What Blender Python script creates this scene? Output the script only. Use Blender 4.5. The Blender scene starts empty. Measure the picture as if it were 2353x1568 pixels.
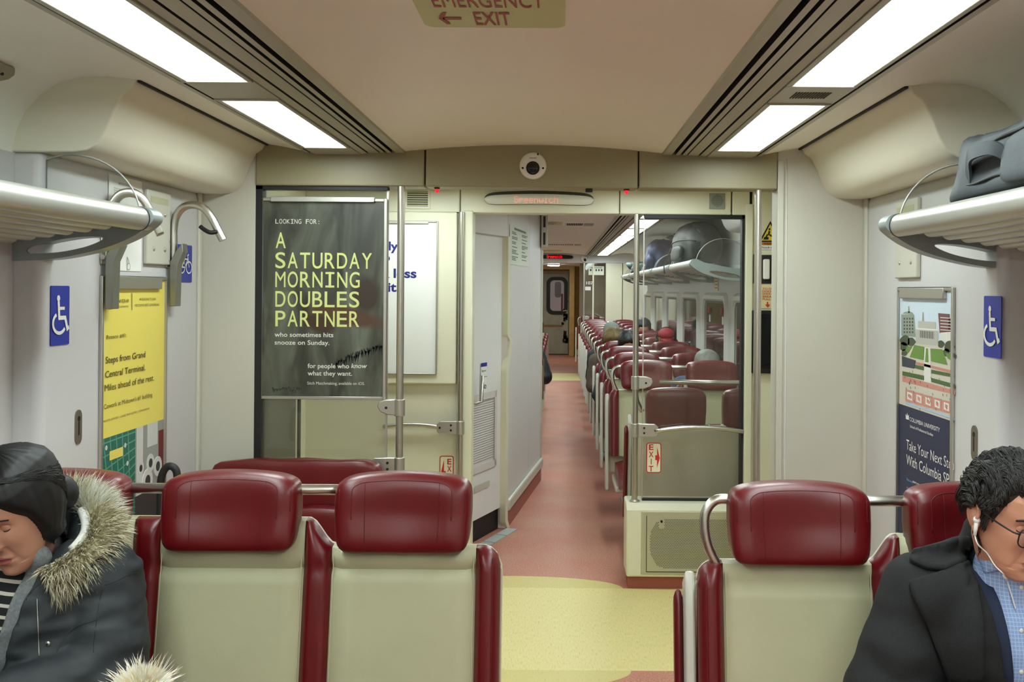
import bpy, bmesh, math, random
from mathutils import Vector, Matrix, noise
C = bpy.context.scene.collection
R = math.radians
random.seed(7)

# ---------------------------------------------------------------- camera, world, exposure
FPX, VPX, VPY, CAMZ, ROLL = 2300.0, 1283.0, 665.0, 1.66, 0.008
cam_data = bpy.data.cameras.new('camera')
cam_data.sensor_width = 36.0
cam_data.lens = 36.0 * FPX / 2353.0
cam_data.shift_x = -(VPX - 1176.5) / 2353.0
cam_data.shift_y = -(784.0 - VPY) / 2353.0
cam_data.clip_start = 0.02
cam = bpy.data.objects.new('camera', cam_data)
C.objects.link(cam)
cam.matrix_world = Matrix.Translation((0, 0, CAMZ)) @ Matrix.Rotation(R(90), 4, 'X') @ Matrix.Rotation(ROLL, 4, 'Z')
bpy.context.scene.camera = cam
world = bpy.data.worlds.new('night')
bpy.context.scene.world = world
world.use_nodes = True
world.node_tree.nodes['Background'].inputs[0].default_value = (0.02, 0.022, 0.028, 1)
world.node_tree.nodes['Background'].inputs[1].default_value = 1.0
VS = bpy.context.scene.view_settings
VS.view_transform = 'Standard'
VS.look = 'None'
VS.gamma = 1.0
VS.exposure = 0.0
LIGHT = 21.0                       # strength of every ceiling diffuser
LIGHT_COL = (0.88, 1.0, 0.98, 1)
cy = bpy.context.scene.cycles
cy.max_bounces = 10
cy.diffuse_bounces = 5
cy.glossy_bounces = 4
cy.transmission_bounces = 6
cy.transparent_max_bounces = 12
cy.sample_clamp_indirect = 6.0
cy.caustics_reflective = False
cy.caustics_refractive = False

# ---------------------------------------------------------------- where a point of the car lies
def ray(px, py):
    dx, dy = px - VPX, py - VPY
    return (dx + ROLL * dy) / FPX, (dy - ROLL * dx) / FPX
def onY(Y, px, py):
    a, b = ray(px, py)
    return Vector((a * Y, Y, CAMZ - b * Y))
def onX(X, px, py):
    a, b = ray(px, py)
    Y = X / a
    return Vector((X, Y, CAMZ - b * Y))
def onZ(Z, px, py):
    a, b = ray(px, py)
    Y = (CAMZ - Z) / b
    return Vector((a * Y, Y, Z))
def planeY(Y): return lambda px, py: onY(Y, px, py)
def planeX(X): return lambda px, py: onX(X, px, py)

# ---------------------------------------------------------------- materials
def srgb(r, g, b):
    def f(v):
        v /= 255.0
        return v / 12.92 if v <= 0.04045 else ((v + 0.055) / 1.055) ** 2.4
    return (f(r), f(g), f(b), 1.0)
MATS = {}
def mat(name, rgb, rough=0.5, metal=0.0, spec=0.5, bump=0.0, bscale=200.0, vary=0.0, vscale=6.0, coat=0.0, trans=0.0, emit=None, estr=0.0, stretch=None):
    if name in MATS: return MATS[name]
    m = bpy.data.materials.new(name)
    m.use_nodes = True
    nt = m.node_tree
    b = nt.nodes['Principled BSDF']
    col = srgb(*rgb)
    b.inputs['Base Color'].default_value = col
    b.inputs['Roughness'].default_value = rough
    b.inputs['Metallic'].default_value = metal
    b.inputs['Specular IOR Level'].default_value = spec
    b.inputs['Coat Weight'].default_value = coat
    b.inputs['Coat Roughness'].default_value = 0.25
    b.inputs['Transmission Weight'].default_value = trans
    if emit:
        b.inputs['Emission Color'].default_value = srgb(*emit)
        b.inputs['Emission Strength'].default_value = estr
    tc = None
    if bump or vary:
        tc = nt.nodes.new('ShaderNodeTexCoord')
        src = tc.outputs['Object']
        if stretch:
            mp = nt.nodes.new('ShaderNodeMapping')
            mp.inputs['Scale'].default_value = stretch
            nt.links.new(src, mp.inputs['Vector'])
            src = mp.outputs['Vector']
    if vary:
        n = nt.nodes.new('ShaderNodeTexNoise')
        n.inputs['Scale'].default_value = vscale
        n.inputs['Detail'].default_value = 6
        nt.links.new(src, n.inputs['Vector'])
        r = nt.nodes.new('ShaderNodeValToRGB')
        lo = tuple(c * (1 - vary) for c in col[:3]) + (1,)
        hi = tuple(min(1, c * (1 + vary)) for c in col[:3]) + (1,)
        r.color_ramp.elements[0].position = 0.3
        r.color_ramp.elements[1].position = 0.7
        r.color_ramp.elements[0].color = lo
        r.color_ramp.elements[1].color = hi
        nt.links.new(n.outputs['Fac'], r.inputs['Fac'])
        nt.links.new(r.outputs['Color'], b.inputs['Base Color'])
    if bump:
        n = nt.nodes.new('ShaderNodeTexNoise')
        n.inputs['Scale'].default_value = bscale
        n.inputs['Detail'].default_value = 3
        nt.links.new(src, n.inputs['Vector'])
        bp = nt.nodes.new('ShaderNodeBump')
        bp.inputs['Strength'].default_value = bump
        bp.inputs['Distance'].default_value = 0.002
        nt.links.new(n.outputs['Fac'], bp.inputs['Height'])
        nt.links.new(bp.outputs['Normal'], b.inputs['Normal'])
    MATS[name] = m
    return m
def emitter(name, rgb, strength):
    m = bpy.data.materials.new(name)
    m.use_nodes = True
    nt = m.node_tree
    nt.nodes.remove(nt.nodes['Principled BSDF'])
    e = nt.nodes.new('ShaderNodeEmission')
    e.inputs[0].default_value = rgb
    e.inputs[1].default_value = strength
    nt.links.new(e.outputs[0], nt.nodes['Material Output'].inputs['Surface'])
    return m
def clear_glass(name, tint, gloss=0.08, haze=0.0):
    m = bpy.data.materials.new(name)
    m.use_nodes = True
    nt = m.node_tree
    nt.nodes.remove(nt.nodes['Principled BSDF'])
    tr = nt.nodes.new('ShaderNodeBsdfTransparent'); tr.inputs[0].default_value = tint
    gl = nt.nodes.new('ShaderNodeBsdfGlossy'); gl.inputs['Roughness'].default_value = 0.03
    fr = nt.nodes.new('ShaderNodeFresnel'); fr.inputs['IOR'].default_value = 1.45
    mx = nt.nodes.new('ShaderNodeMixShader')
    mu = nt.nodes.new('ShaderNodeMath'); mu.operation = 'MULTIPLY'; mu.inputs[1].default_value = gloss / 0.04
    mu.use_clamp = True
    nt.links.new(fr.outputs[0], mu.inputs[0])
    nt.links.new(mu.outputs[0], mx.inputs[0])
    nt.links.new(tr.outputs[0], mx.inputs[1])
    nt.links.new(gl.outputs[0], mx.inputs[2])
    last = mx
    if haze:
        df = nt.nodes.new('ShaderNodeBsdfDiffuse'); df.inputs[0].default_value = (.6, .58, .5, 1)
        m2 = nt.nodes.new('ShaderNodeMixShader'); m2.inputs[0].default_value = haze
        nt.links.new(mx.outputs[0], m2.inputs[1]); nt.links.new(df.outputs[0], m2.inputs[2])
        last = m2
    nt.links.new(last.outputs[0], nt.nodes['Material Output'].inputs['Surface'])
    return m

BULKM = mat('bulkhead cream plastic', (222, 219, 198), .42, bump=.06, bscale=260)
CREAM = mat('cream plastic', (198, 196, 182), .42, bump=.06, bscale=260, vary=.02, vscale=3)
CREAM_Y = mat('yellowish cream plastic', (222, 219, 194), .38, bump=.04, bscale=260, vary=.03, vscale=3)
WALLP = mat('pale wall laminate', (204, 203, 202), .45, bump=.05, bscale=300, vary=.02, vscale=2)
GREYP = mat('pale grey laminate', (216, 211, 206), .45, bump=.05, bscale=300, vary=.02, vscale=2)
HEADER = mat('olive beige header paint', (146, 138, 106), .45, bump=.05, bscale=300)
CEILM = mat('ceiling laminate', (240, 236, 222), .42, bump=.05, bscale=300, vary=.015, vscale=2)
CEILO = mat('pale ceiling laminate', (240, 240, 228), .45, bump=.05, bscale=300, vary=.015, vscale=2)
TRACK = mat('track aluminium paint', (176, 174, 156), .42, .25)
TRACKD = mat('track groove', (70, 68, 58), .6)
BLACK = mat('black rubber', (22, 22, 22), .55)
GAP = mat('dark gap', (38, 34, 28), .8)
STEEL = mat('brushed steel', (200, 196, 186), .3, 1.0, bump=.08, bscale=60, stretch=(40, 40, 1))
STEELX = mat('brushed steel rail', (200, 196, 188), .3, 1.0, bump=.08, bscale=60, stretch=(1, 40, 40))
CAST = mat('satin cast metal', (190, 187, 178), .38, .85)
ALU = mat('satin aluminium', (196, 196, 188), .34, .7)
ALUD = mat('grey painted aluminium', (150, 160, 158), .4, .35)
RED = mat('red vinyl', (100, 11, 18), .33, spec=.5, bump=.12, bscale=500, vary=.06, vscale=14, coat=.12)
REDD = mat('dark red seam', (98, 11, 20), .5)
VINYL = mat('beige vinyl', (183, 182, 147), .5, bump=.15, bscale=600, vary=.03, vscale=9)
STITCH = mat('pale stitching', (214, 206, 172), .6)
SHELL = mat('off white shell plastic', (214, 206, 184), .4)
SHELLW = mat('pale grey shell plastic', (204, 203, 190), .4)
DARKM = mat('dark metal', (40, 38, 36), .5, .5)
WHITE = mat('white plastic', (232, 230, 224), .4)
PAPER = mat('white paper', (238, 238, 232), .6)
BLUE = mat('sign blue', (38, 52, 160), .45)
SIGNW = mat('sign white', (236, 236, 230), .5)
INK = mat('black ink', (28, 26, 24), .6)
NAVYINK = mat('navy ink', (28, 36, 122), .6)
REDINK = mat('red ink', (196, 40, 28), .6)
GLASS = clear_glass('partition glass', (.94, .95, .93, 1), .05, .022)
GLASSN = clear_glass('dusty partition glass', (.9, .91, .88, 1), .05, .05)
ACRYL = clear_glass('clear acrylic', (.93, .94, .93, 1), .05, .02)
WIN = mat('dark window glass', (9, 10, 13), .05, spec=.9)
HOLE = mat('dark perforation', (58, 54, 44), .8)

# ---------------------------------------------------------------- mesh building
ORIG = {}
class MB:
    def __init__(s): s.v = []; s.f = []; s.m = []; s.xf = None
    def add(s, vs, fs, mi=0):
        o = len(s.v)
        s.v += [Vector(p) for p in vs]
        for f in fs:
            s.f.append([i + o for i in f]); s.m.append(mi)
        return s
    def box(s, x0, x1, y0, y1, z0, z1, mi=0):
        return s.add([(x, y, z) for x in (x0, x1) for y in (y0, y1) for z in (z0, z1)],
                     [(0, 1, 3, 2), (4, 6, 7, 5), (0, 4, 5, 1), (2, 3, 7, 6), (0, 2, 6, 4), (1, 5, 7, 3)], mi)
    def prism(s, poly, a, b, axis='y', mi=0, cap=True):
        """poly: 2-D outline; extruded from a to b along axis (x: (y,z), y: (x,z), z: (x,y))."""
        def put(p, t): return {'x': (t, p[0], p[1]), 'y': (p[0], t, p[1]), 'z': (p[0], p[1], t)}[axis]
        n = len(poly)
        vs = [put(p, a) for p in poly] + [put(p, b) for p in poly]
        fs = [(i, (i + 1) % n, n + (i + 1) % n, n + i) for i in range(n)]
        if cap: fs += [tuple(range(n))[::-1], tuple(range(n, 2 * n))]
        return s.add(vs, fs, mi)
    def sheet(s, prof, a, b, mi=0, thick=0.0):
        """open profile of (x,z) points swept along y."""
        n = len(prof)
        vs = [(p[0], a, p[1]) for p in prof] + [(p[0], b, p[1]) for p in prof]
        return s.add(vs, [(i, i + 1, n + i + 1, n + i) for i in range(n - 1)], mi)
    def tube(s, path, r, n=12, mi=0, cap=True, closed=False):
        path = [Vector(p) for p in path]
        k = len(path)
        rs = r if isinstance(r, (list, tuple)) else [r] * k
        up = None; rings = []
        for i, p in enumerate(path):
            if closed: t = path[(i + 1) % k] - path[i - 1]
            else: t = path[min(i + 1, k - 1)] - path[max(i - 1, 0)]
            if t.length < 1e-9: t = Vector((0, 0, 1))
            t.normalize()
            if up is None:
                up = Vector((0, 0, 1)) if abs(t.z) < .9 else Vector((1, 0, 0))
            u = up - t * up.dot(t)
            if u.length < 1e-6: u = t.orthogonal()
            u.normalize(); w = t.cross(u); up = u
            rings.append([p + (u * math.cos(2 * math.pi * j / n) + w * math.sin(2 * math.pi * j / n)) * rs[i] for j in range(n)])
        vs = [q for rg in rings for q in rg]
        fs = []
        for i in range(k if closed else k - 1):
            a, b = i * n, ((i + 1) % k) * n
            fs += [(a + j, a + (j + 1) % n, b + (j + 1) % n, b + j) for j in range(n)]
        if cap and not closed: fs += [tuple(range(n))[::-1], tuple(range((k - 1) * n, k * n))]
        return s.add(vs, fs, mi)
    def lathe(s, prof, c, axis='z', n=24, mi=0):
        """prof: (radius, height) pairs around an axis through c."""
        vs = []
        for r, h in prof:
            for j in range(n):
                a = 2 * math.pi * j / n
                p = (r * math.cos(a), r * math.sin(a), h)
                p = {'z': p, 'y': (p[0], p[2], p[1]), 'x': (p[2], p[0], p[1])}[axis]
                vs.append(Vector(c) + Vector(p))
        fs = []
        for i in range(len(prof) - 1):
            fs += [(i * n + j, i * n + (j + 1) % n, (i + 1) * n + (j + 1) % n, (i + 1) * n + j) for j in range(n)]
        fs += [tuple(range(n))[::-1], tuple(range((len(prof) - 1) * n, len(prof) * n))]
        return s.add(vs, fs, mi)
    def ball(s, c, rx, ry=None, rz=None, nu=16, nv=10, mi=0):
        ry = ry or rx; rz = rz or rx
        c = Vector(c)
        vs = [c + Vector((0, 0, -rz))]
        for i in range(1, nv):
            t = math.pi * i / nv - math.pi / 2
            for j in range(nu):
                a = 2 * math.pi * j / nu
                vs.append(c + Vector((rx * math.cos(t) * math.cos(a), ry * math.cos(t) * math.sin(a), rz * math.sin(t))))
        vs.append(c + Vector((0, 0, rz)))
        fs = [(0, 1 + (j + 1) % nu, 1 + j) for j in range(nu)]
        for i in range(nv - 2):
            b = 1 + i * nu
            fs += [(b + j, b + (j + 1) % nu, b + nu + (j + 1) % nu, b + nu + j) for j in range(nu)]
        b = 1 + (nv - 2) * nu
        fs += [(b + j, b + (j + 1) % nu, len(vs) - 1) for j in range(nu)]
        return s.add(vs, fs, mi)
    def grid(s, pts, mi=0, wrap=False):
        """pts: rows of points -> quads."""
        nr, nc = len(pts), len(pts[0])
        fs = []
        for i in range(nr - 1):
            for j in range(nc if wrap else nc - 1):
                k = (j + 1) % nc
                fs.append((i * nc + j, i * nc + k, (i + 1) * nc + k, (i + 1) * nc + j))
        return s.add([p for row in pts for p in row], fs, mi)
    def build(s, name, mats, parent=None, smooth=False, bevel=0.0, seg=2, local=False, subsurf=0, angle=None, solid=0.0):
        if not isinstance(mats, (list, tuple)): mats = [mats]
        me = bpy.data.meshes.new(name)
        off = Vector((0, 0, 0)) if (local or parent is None) else ORIG.get(parent.name, Vector((0, 0, 0)))
        me.from_pydata([tuple(p - off) for p in s.v], [], s.f)
        for m in mats: me.materials.append(m)
        for p, i in zip(me.polygons, s.m): p.material_index = min(i, len(mats) - 1)
        bm = bmesh.new(); bm.from_mesh(me)
        bmesh.ops.remove_doubles(bm, verts=bm.verts, dist=1e-6)
        bmesh.ops.recalc_face_normals(bm, faces=bm.faces)
        bm.to_mesh(me); bm.free()
        if smooth or bevel:
            for p in me.polygons: p.use_smooth = True
            if angle or bevel: me.set_sharp_from_angle(angle=R(angle or 40))
        me.update()
        o = bpy.data.objects.new(name, me)
        C.objects.link(o)
        if parent is not None: o.parent = parent
        ORIG[o.name] = off
        if solid:
            md = o.modifiers.new('thickness', 'SOLIDIFY'); md.thickness = solid; md.offset = -1
        if bevel:
            md = o.modifiers.new('bevel', 'BEVEL'); md.width = bevel; md.segments = seg; md.limit_method = 'ANGLE'
            md.harden_normals = False
        if subsurf:
            md = o.modifiers.new('subsurf', 'SUBSURF'); md.levels = md.render_levels = subsurf
        return o
def thing(name, label, cat, loc=(0, 0, 0), group=None):
    o = bpy.data.objects.new(name, None)
    o.empty_display_size = .05
    C.objects.link(o)
    o.location = loc
    ORIG[o.name] = Vector(loc)
    return tag(o, label, cat, group)
def tag(o, label, cat, group=None):
    o['label'] = label; o['category'] = cat
    if group: o['group'] = group
    return o
def struct(o):
    o['kind'] = 'structure'
    return o
def dup(root, loc, label=None, group=None, rotz=None, skip=()):
    r = root.copy(); C.objects.link(r)
    r.location = loc
    if rotz is not None: r.rotation_euler = (0, 0, rotz)
    if label: r['label'] = label
    if group: r['group'] = group
    for ch in list(root.children):
        if ch.name.split('.')[0] in skip: continue
        c = ch.copy(); C.objects.link(c); c.parent = r
        for g in list(ch.children):
            d = g.copy(); C.objects.link(d); d.parent = c
    return r
def arc(cx, cy, r, a0, a1, n=8, ry=None):
    ry = ry or r
    return [(cx + r * math.cos(R(a0 + (a1 - a0) * i / n)), cy + ry * math.sin(R(a0 + (a1 - a0) * i / n))) for i in range(n + 1)]
def rrect(x0, x1, z0, z1, r, n=5):
    return (arc(x1 - r, z1 - r, r, 0, 90, n) + arc(x0 + r, z1 - r, r, 90, 180, n) +
            arc(x0 + r, z0 + r, r, 180, 270, n) + arc(x1 - r, z0 + r, r, 270, 360, n))
def bez(p0, p1, p2, p3, n=10):
    p0, p1, p2, p3 = map(Vector, (p0, p1, p2, p3))
    out = []
    for i in range(n + 1):
        t = i / n; u = 1 - t
        out.append(p0 * u ** 3 + p1 * 3 * u * u * t + p2 * 3 * u * t * t + p3 * t ** 3)
    return out
def spline(pts, n=8):
    pts = [Vector(p) for p in pts]
    out = []
    for i in range(len(pts) - 1):
        a = pts[max(i - 1, 0)]; b = pts[i]; c = pts[i + 1]; d = pts[min(i + 2, len(pts) - 1)]
        for k in range(n):
            t = k / n
            out.append(.5 * ((2 * b) + (c - a) * t + (2 * a - 5 * b + 4 * c - d) * t * t + (3 * b - a - 3 * c + d) * t ** 3))
    out.append(pts[-1])
    return out

# ---------------------------------------------------------------- lettering
_TXT = {}
def glyphs(body, bold=0.0):
    if 'M' in body or 'W' in body: bold = 0            # thickened, these letters fold over themselves
    key = (body, bold)
    if key not in _TXT:
        cu = bpy.data.curves.new('lettering', 'FONT')
        cu.body = body; cu.size = 1.0; cu.offset = bold; cu.resolution_u = 6 if len(body) < 12 else 3
        ob = bpy.data.objects.new('lettering', cu)
        C.objects.link(ob)
        dg = bpy.context.evaluated_depsgraph_get()
        me = bpy.data.meshes.new_from_object(ob.evaluated_get(dg))
        vs = [(v.co.x, v.co.y) for v in me.vertices]
        fs = [tuple(p.vertices) for p in me.polygons]
        bpy.data.objects.remove(ob); bpy.data.curves.remove(cu); bpy.data.meshes.remove(me)
        _TXT[key] = (vs, fs)
    return _TXT[key]
_cap = glyphs('H')
CAP = max(v[1] for v in _cap[0]) - min(v[1] for v in _cap[0])
def letters(mb, body, P0, Rv, Uv, cap, width=None, mi=0, bold=0.0, mono=None, italic=0.0):
    """lettering with its baseline starting at P0, along unit Rv, up unit Uv, capitals cap high."""
    P0 = Vector(P0)
    if mono:
        for i, ch in enumerate(body):
            if ch == ' ': continue
            vs, fs = glyphs(ch, 0 if ch == 'M' else bold)
            xs = [v[0] for v in vs]; w = max(xs) - min(xs); k = cap / CAP
            cell = mono
            sx = min(k, cell * .84 / w) if ch not in 'I' else k
            if ch in 'AMNWEFLTPRBSDOUGY': sx = cell * .82 / w
            x0 = i * cell + (cell - w * sx) / 2 - min(xs) * sx
            mb.add([P0 + Rv * (x0 + v[0] * sx) + Uv * (v[1] * k) for v in vs], fs, mi)
            if ch == 'I':
                for zz in (0, cap - cap * .13):
                    g = w * k / 2
                    for a, b in ((i * cell + cell * .14, (i + .5) * cell - g), ((i + .5) * cell + g, (i + 1) * cell - cell * .14)):
                        mb.add([P0 + Rv * a + Uv * zz, P0 + Rv * b + Uv * zz, P0 + Rv * b + Uv * (zz + cap * .13), P0 + Rv * a + Uv * (zz + cap * .13)], [(0, 1, 2, 3)], mi)
        return
    vs, fs = glyphs(body, bold)
    if not vs: return
    xs = [v[0] for v in vs]; k = cap / CAP
    w = max(xs) - min(xs)
    sx = width / w if width else k
    mb.add([P0 + Rv * ((v[0] - min(xs)) * sx + italic * v[1] * k) + Uv * (v[1] * k) for v in vs], fs, mi)
def letters_px(mb, body, plane, a, b, hpx, mi=0, bold=0.0, mono=False, italic=0.0, lift=None):
    """the same, its ends read off the photograph: baseline from pixel a to pixel b, capitals hpx high."""
    P0 = plane(*a); P1 = plane(*b)
    P1.z = P0.z
    Rv = P1 - P0; w = Rv.length; Rv.normalize()
    cap = abs(plane(a[0], a[1] - hpx).z - P0.z)
    if lift: P0 = P0 + Vector(lift)
    letters(mb, body, P0, Rv, Vector((0, 0, 1)), cap, w, mi, bold, (w / len(body)) if mono else None, italic)
def flat_px(mb, pts, plane, lift, mi=0):
    """a flat printed shape traced on a plane of the car."""
    vs = [plane(*p) + Vector(lift) for p in pts]
    return mb.add(vs, [tuple(range(len(vs)))], mi)

def printed(parent, mt, plane, lines, name='lettering', mono=False):
    """each printed line a part of its own."""
    for ln in lines:
        txt, xa, xb, y, h = ln[:5]
        m = MB(); letters_px(m, txt, plane, (xa, y), (xb, y), h, 0, ln[5] if len(ln) > 5 else 0, mono, ln[6] if len(ln) > 6 else 0)
        m.build(name, mt, parent)
# ================================================================ the car body
XC = -0.115                       # middle of the car
Y0, Y1, Y2, Y3, YE = -3.6, 4.46, 5.61, 17.6, 25.4
WL, WR = XC - 1.575, XC + 1.575   # side walls
SL, SR = 4.08, 0.0

def floor_material():
    m = bpy.data.materials.new('speckled vinyl floor')
    m.use_nodes = True
    nt = m.node_tree; N = nt.nodes; L = nt.links
    b = N['Principled BSDF']
    tc = N.new('ShaderNodeTexCoord'); sp = N.new('ShaderNodeSeparateXYZ')
    L.new(tc.outputs['Object'], sp.inputs[0])
    def math_(op, a, c=None, clamp=False):
        n = N.new('ShaderNodeMath'); n.operation = op; n.use_clamp = clamp
        for i, v in enumerate((a, c)):
            if v is None: continue
            if isinstance(v, (int, float)): n.inputs[i].default_value = v
            else: L.new(v, n.inputs[i])
        return n.outputs[0]
    X, Y = sp.outputs[0], sp.outputs[1]
    def band(a, c): return math_('MULTIPLY', math_('GREATER_THAN', Y, a), math_('LESS_THAN', Y, c))
    def ell(cx, cy, rx, ry):
        dx = math_('DIVIDE', math_('SUBTRACT', X, cx), rx); dy = math_('DIVIDE', math_('SUBTRACT', Y, cy), ry)
        return math_('LESS_THAN', math_('ADD', math_('MULTIPLY', dx, dx), math_('MULTIPLY', dy, dy)), 1.0)
    strip = math_('MAXIMUM', band(4.36, 5.56), band(18.2, 19.8))
    lens = math_('MAXIMUM', ell(-.25, 5.56, .62, .225), ell(-.25, 4.36, .58, .22))
    no = N.new('ShaderNodeTexNoise'); no.inputs['Scale'].default_value = 2.2; no.inputs['Detail'].default_value = 6
    L.new(tc.outputs['Object'], no.inputs['Vector'])
    sk = N.new('ShaderNodeTexNoise'); sk.inputs['Scale'].default_value = 120; sk.inputs['Detail'].default_value = 2
    L.new(tc.outputs['Object'], sk.inputs['Vector'])
    mp = N.new('ShaderNodeMapping'); mp.inputs['Scale'].default_value = (170, 26, 1)
    L.new(tc.outputs['Object'], mp.inputs['Vector'])
    sy = N.new('ShaderNodeTexNoise'); sy.inputs['Scale'].default_value = 1.0; sy.inputs['Detail'].default_value = 4
    L.new(mp.outputs['Vector'], sy.inputs['Vector'])
    def ramp(fac, stops):
        r = N.new('ShaderNodeValToRGB')
        while len(r.color_ramp.elements) < len(stops): r.color_ramp.elements.new(.5)
        for e, (p, c) in zip(r.color_ramp.elements, stops): e.position = p; e.color = c
        L.new(fac, r.inputs['Fac']); return r.outputs['Color']
    def mix(f, a, c):
        n = N.new('ShaderNodeMix'); n.data_type = 'RGBA'
        if isinstance(f, (int, float)): n.inputs[0].default_value = f
        else: L.new(f, n.inputs[0])
        for k, v in ((6, a), (7, c)):
            if isinstance(v, tuple): n.inputs[k].default_value = v
            else: L.new(v, n.inputs[k])
        return n.outputs[2]
    red = ramp(sk.outputs['Fac'], [(.3, srgb(150, 88, 74)), (.5, srgb(184, 114, 96)), (.7, srgb(216, 172, 150))])
    worn = ramp(no.outputs['Fac'], [(.35, srgb(186, 116, 98)), (.65, srgb(196, 152, 132))])
    red = mix(.45, red, worn)
    yel = ramp(sy.outputs['Fac'], [(.27, srgb(196, 180, 116)), (.40, srgb(222, 207, 142)), (.7, srgb(230, 216, 154))])
    yl2 = mix(.5, yel, srgb(196, 184, 112))
    c = mix(lens, red, yl2)
    c = mix(strip, c, yel)
    L.new(c, b.inputs['Base Color'])
    b.inputs['Roughness'].default_value = .42
    b.inputs['Specular IOR Level'].default_value = .4
    return m
mb = MB(); mb.box(WL - .08, WR + .08, Y0, YE + .1, -.06, 0)
struct(mb.build('floor', floor_material()))

# ---- ceiling: gently arched middle, outer bays that sweep down into the side walls
def U(side, u): return XC + side * u
OUT = [(1.015, 2.264), (1.10, 2.282), (1.19, 2.297), (1.28, 2.306), (1.36, 2.304), (1.43, 2.285), (1.49, 2.245), (1.535, 2.195), (1.562, 2.135), (1.575, 2.07)]
mb = MB()
for a, b in ((Y0, Y1 + .1), (Y2 + .05, Y3 + .05)):
    mb.sheet([(U(1, -.57 + 1.14 * i / 16), 2.268 + .032 * (1 - (-1 + i / 8) ** 2)) for i in range(17)], a, b, 0)
    for s in (-1, 1):
        mb.sheet([(U(s, u), z) for u, z in OUT], a, b, 1)
for a, b in ((Y1 + .1, Y2), (Y3 + .1, YE)):
    mb.sheet([(WL, 2.24), (WR, 2.24)], a, b, 1)
mb.box(WL - .08, WR + .08, Y0, YE, 2.36, 2.42, 0)
ceil = struct(mb.build('ceiling', [CEILM, CEILO], smooth=True, angle=30))

# ---- side walls
for s, X, nm in ((-1, WL, 'wall_left'), (1, WR, 'wall_right')):
    mb = MB()
    mb.box(min(X, X + s * .08), max(X, X + s * .08), Y0, YE, 0, 2.36)
    struct(mb.build(nm, WALLP))
mb = MB(); mb.box(WL, WR, Y0 - .06, Y0, 0, 2.36)
struct(mb.build('wall_rear', CREAM))

# ---- aluminium tracks that carry the lights (one either side of each saloon)
PROF = [(.570, 2.268, 0), (.574, 2.260, 0), (.612, 2.260, 0), (.612, 2.290, 1), (.630, 2.290, 1), (.630, 2.260, 1), (.648, 2.260, 0), (.648, 2.276, 1), (.660, 2.276, 1),
        (.660, 2.260, 1), (.679, 2.260, 0), (.680, 2.268, 1), (.684, 2.268, 1), (.685, 2.260, 1), (.729, 2.258, 0), (.731, 2.272, 1), (.737, 2.272, 1), (.739, 2.258, 1),
        (.765, 2.254, 0), (.768, 2.275, 0), (.974, 2.275, 0), (.974, 2.254, 0), (.982, 2.256, 0), (.984, 2.272, 1), (.992, 2.272, 1), (.994, 2.258, 1), (1.012, 2.258, 0), (1.016, 2.266, 0)]
k = 0
for a, b in ((Y0, Y1), (Y2 + .12, Y3)):
    for s in (-1, 1):
        k += 1
        mb = MB()
        for (u0, z0, _), (u1, z1, mi) in zip(PROF[:-1], PROF[1:]):
            mb.add([(U(s, u0), a, z0), (U(s, u1), a, z1), (U(s, u1), b, z1), (U(s, u0), b, z0)], [(0, 1, 2, 3)], mi)
        struct(mb.build('trim_%d' % k, [TRACK, BLACK]))

# ---- overhead bulkhead boxes beside the partition, and the thick door pocket panels below them
BULK = [(1.19, 2.300), (1.205, 2.272), (1.235, 2.250), (1.262, 2.20), (1.29, 2.13), (1.312, 2.096), (1.345, 2.078), (1.39, 2.072), (1.60, 2.072), (1.60, 2.34), (1.19, 2.34)]
for s, sd in ((-1, 'left'), (1, 'right')):
    for a, b, n in ((3.09, Y1, ''), (Y2 + .06, 7.15, '_saloon')):
        mb = MB(); mb.prism([(U(s, u), z) for u, z in BULK], a, b)
        mb.box(*sorted((U(s, 1.178), U(s, 1.192))), a, b, 2.288, 2.298, 1)
        struct(mb.build('ceiling_bulkhead_%s%s' % (sd, n), [BULKM if a < 4 else WALLP, GAP], bevel=.012, seg=3))
    mb = MB(); mb.box(*sorted((U(s, 1.485), U(s, 1.60))), 3.10, Y1 + .01, 0, 2.08)
    struct(mb.build('wall_pocket_%s' % sd, WALLP, bevel=.03, seg=4))
    mb = MB(); mb.box(*sorted((U(s, 1.47), U(s, 1.49))), Y1 - .035, Y1, 0, 2.075)
    struct(mb.build('trim_corner_%s' % sd, CREAM, bevel=.008))

# ---- first partition: panels either side of the opening, and the header across it
HB = 2.112
mb = MB()
mb.box(XC - 1.50, -1.352, Y1, Y1 + .11, 0, 2.36)
struct(mb.build('wall_partition_left', CREAM))
mb = MB()
mb.box(.972, XC + 1.50, Y1, Y1 + .11, 0, 2.36)
mb.box(.972, 1.000, Y1 - .012, Y1 + .01, 0, 2.24)
mb.box(1.012, 1.018, Y1 - .003, Y1 + .01, 0, 2.25, 1)
struct(mb.build('wall_partition_right', [CREAM, GREYP], bevel=.004))
for nm, xa, xb in (('left', -1.350, -.600), ('middle', -.594, .349), ('right', .355, .970)):
    mb = MB(); mb.box(xa, xb, Y1 - .012, Y1 + .12, HB, 2.36)
    struct(mb.build('wall_header_' + nm, HEADER, bevel=.006))
mb = MB(); mb.box(-1.35, .97, Y1, Y1 + .10, HB + .012, 2.36)
struct(mb.build('wall_header_core', GAP))

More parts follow.
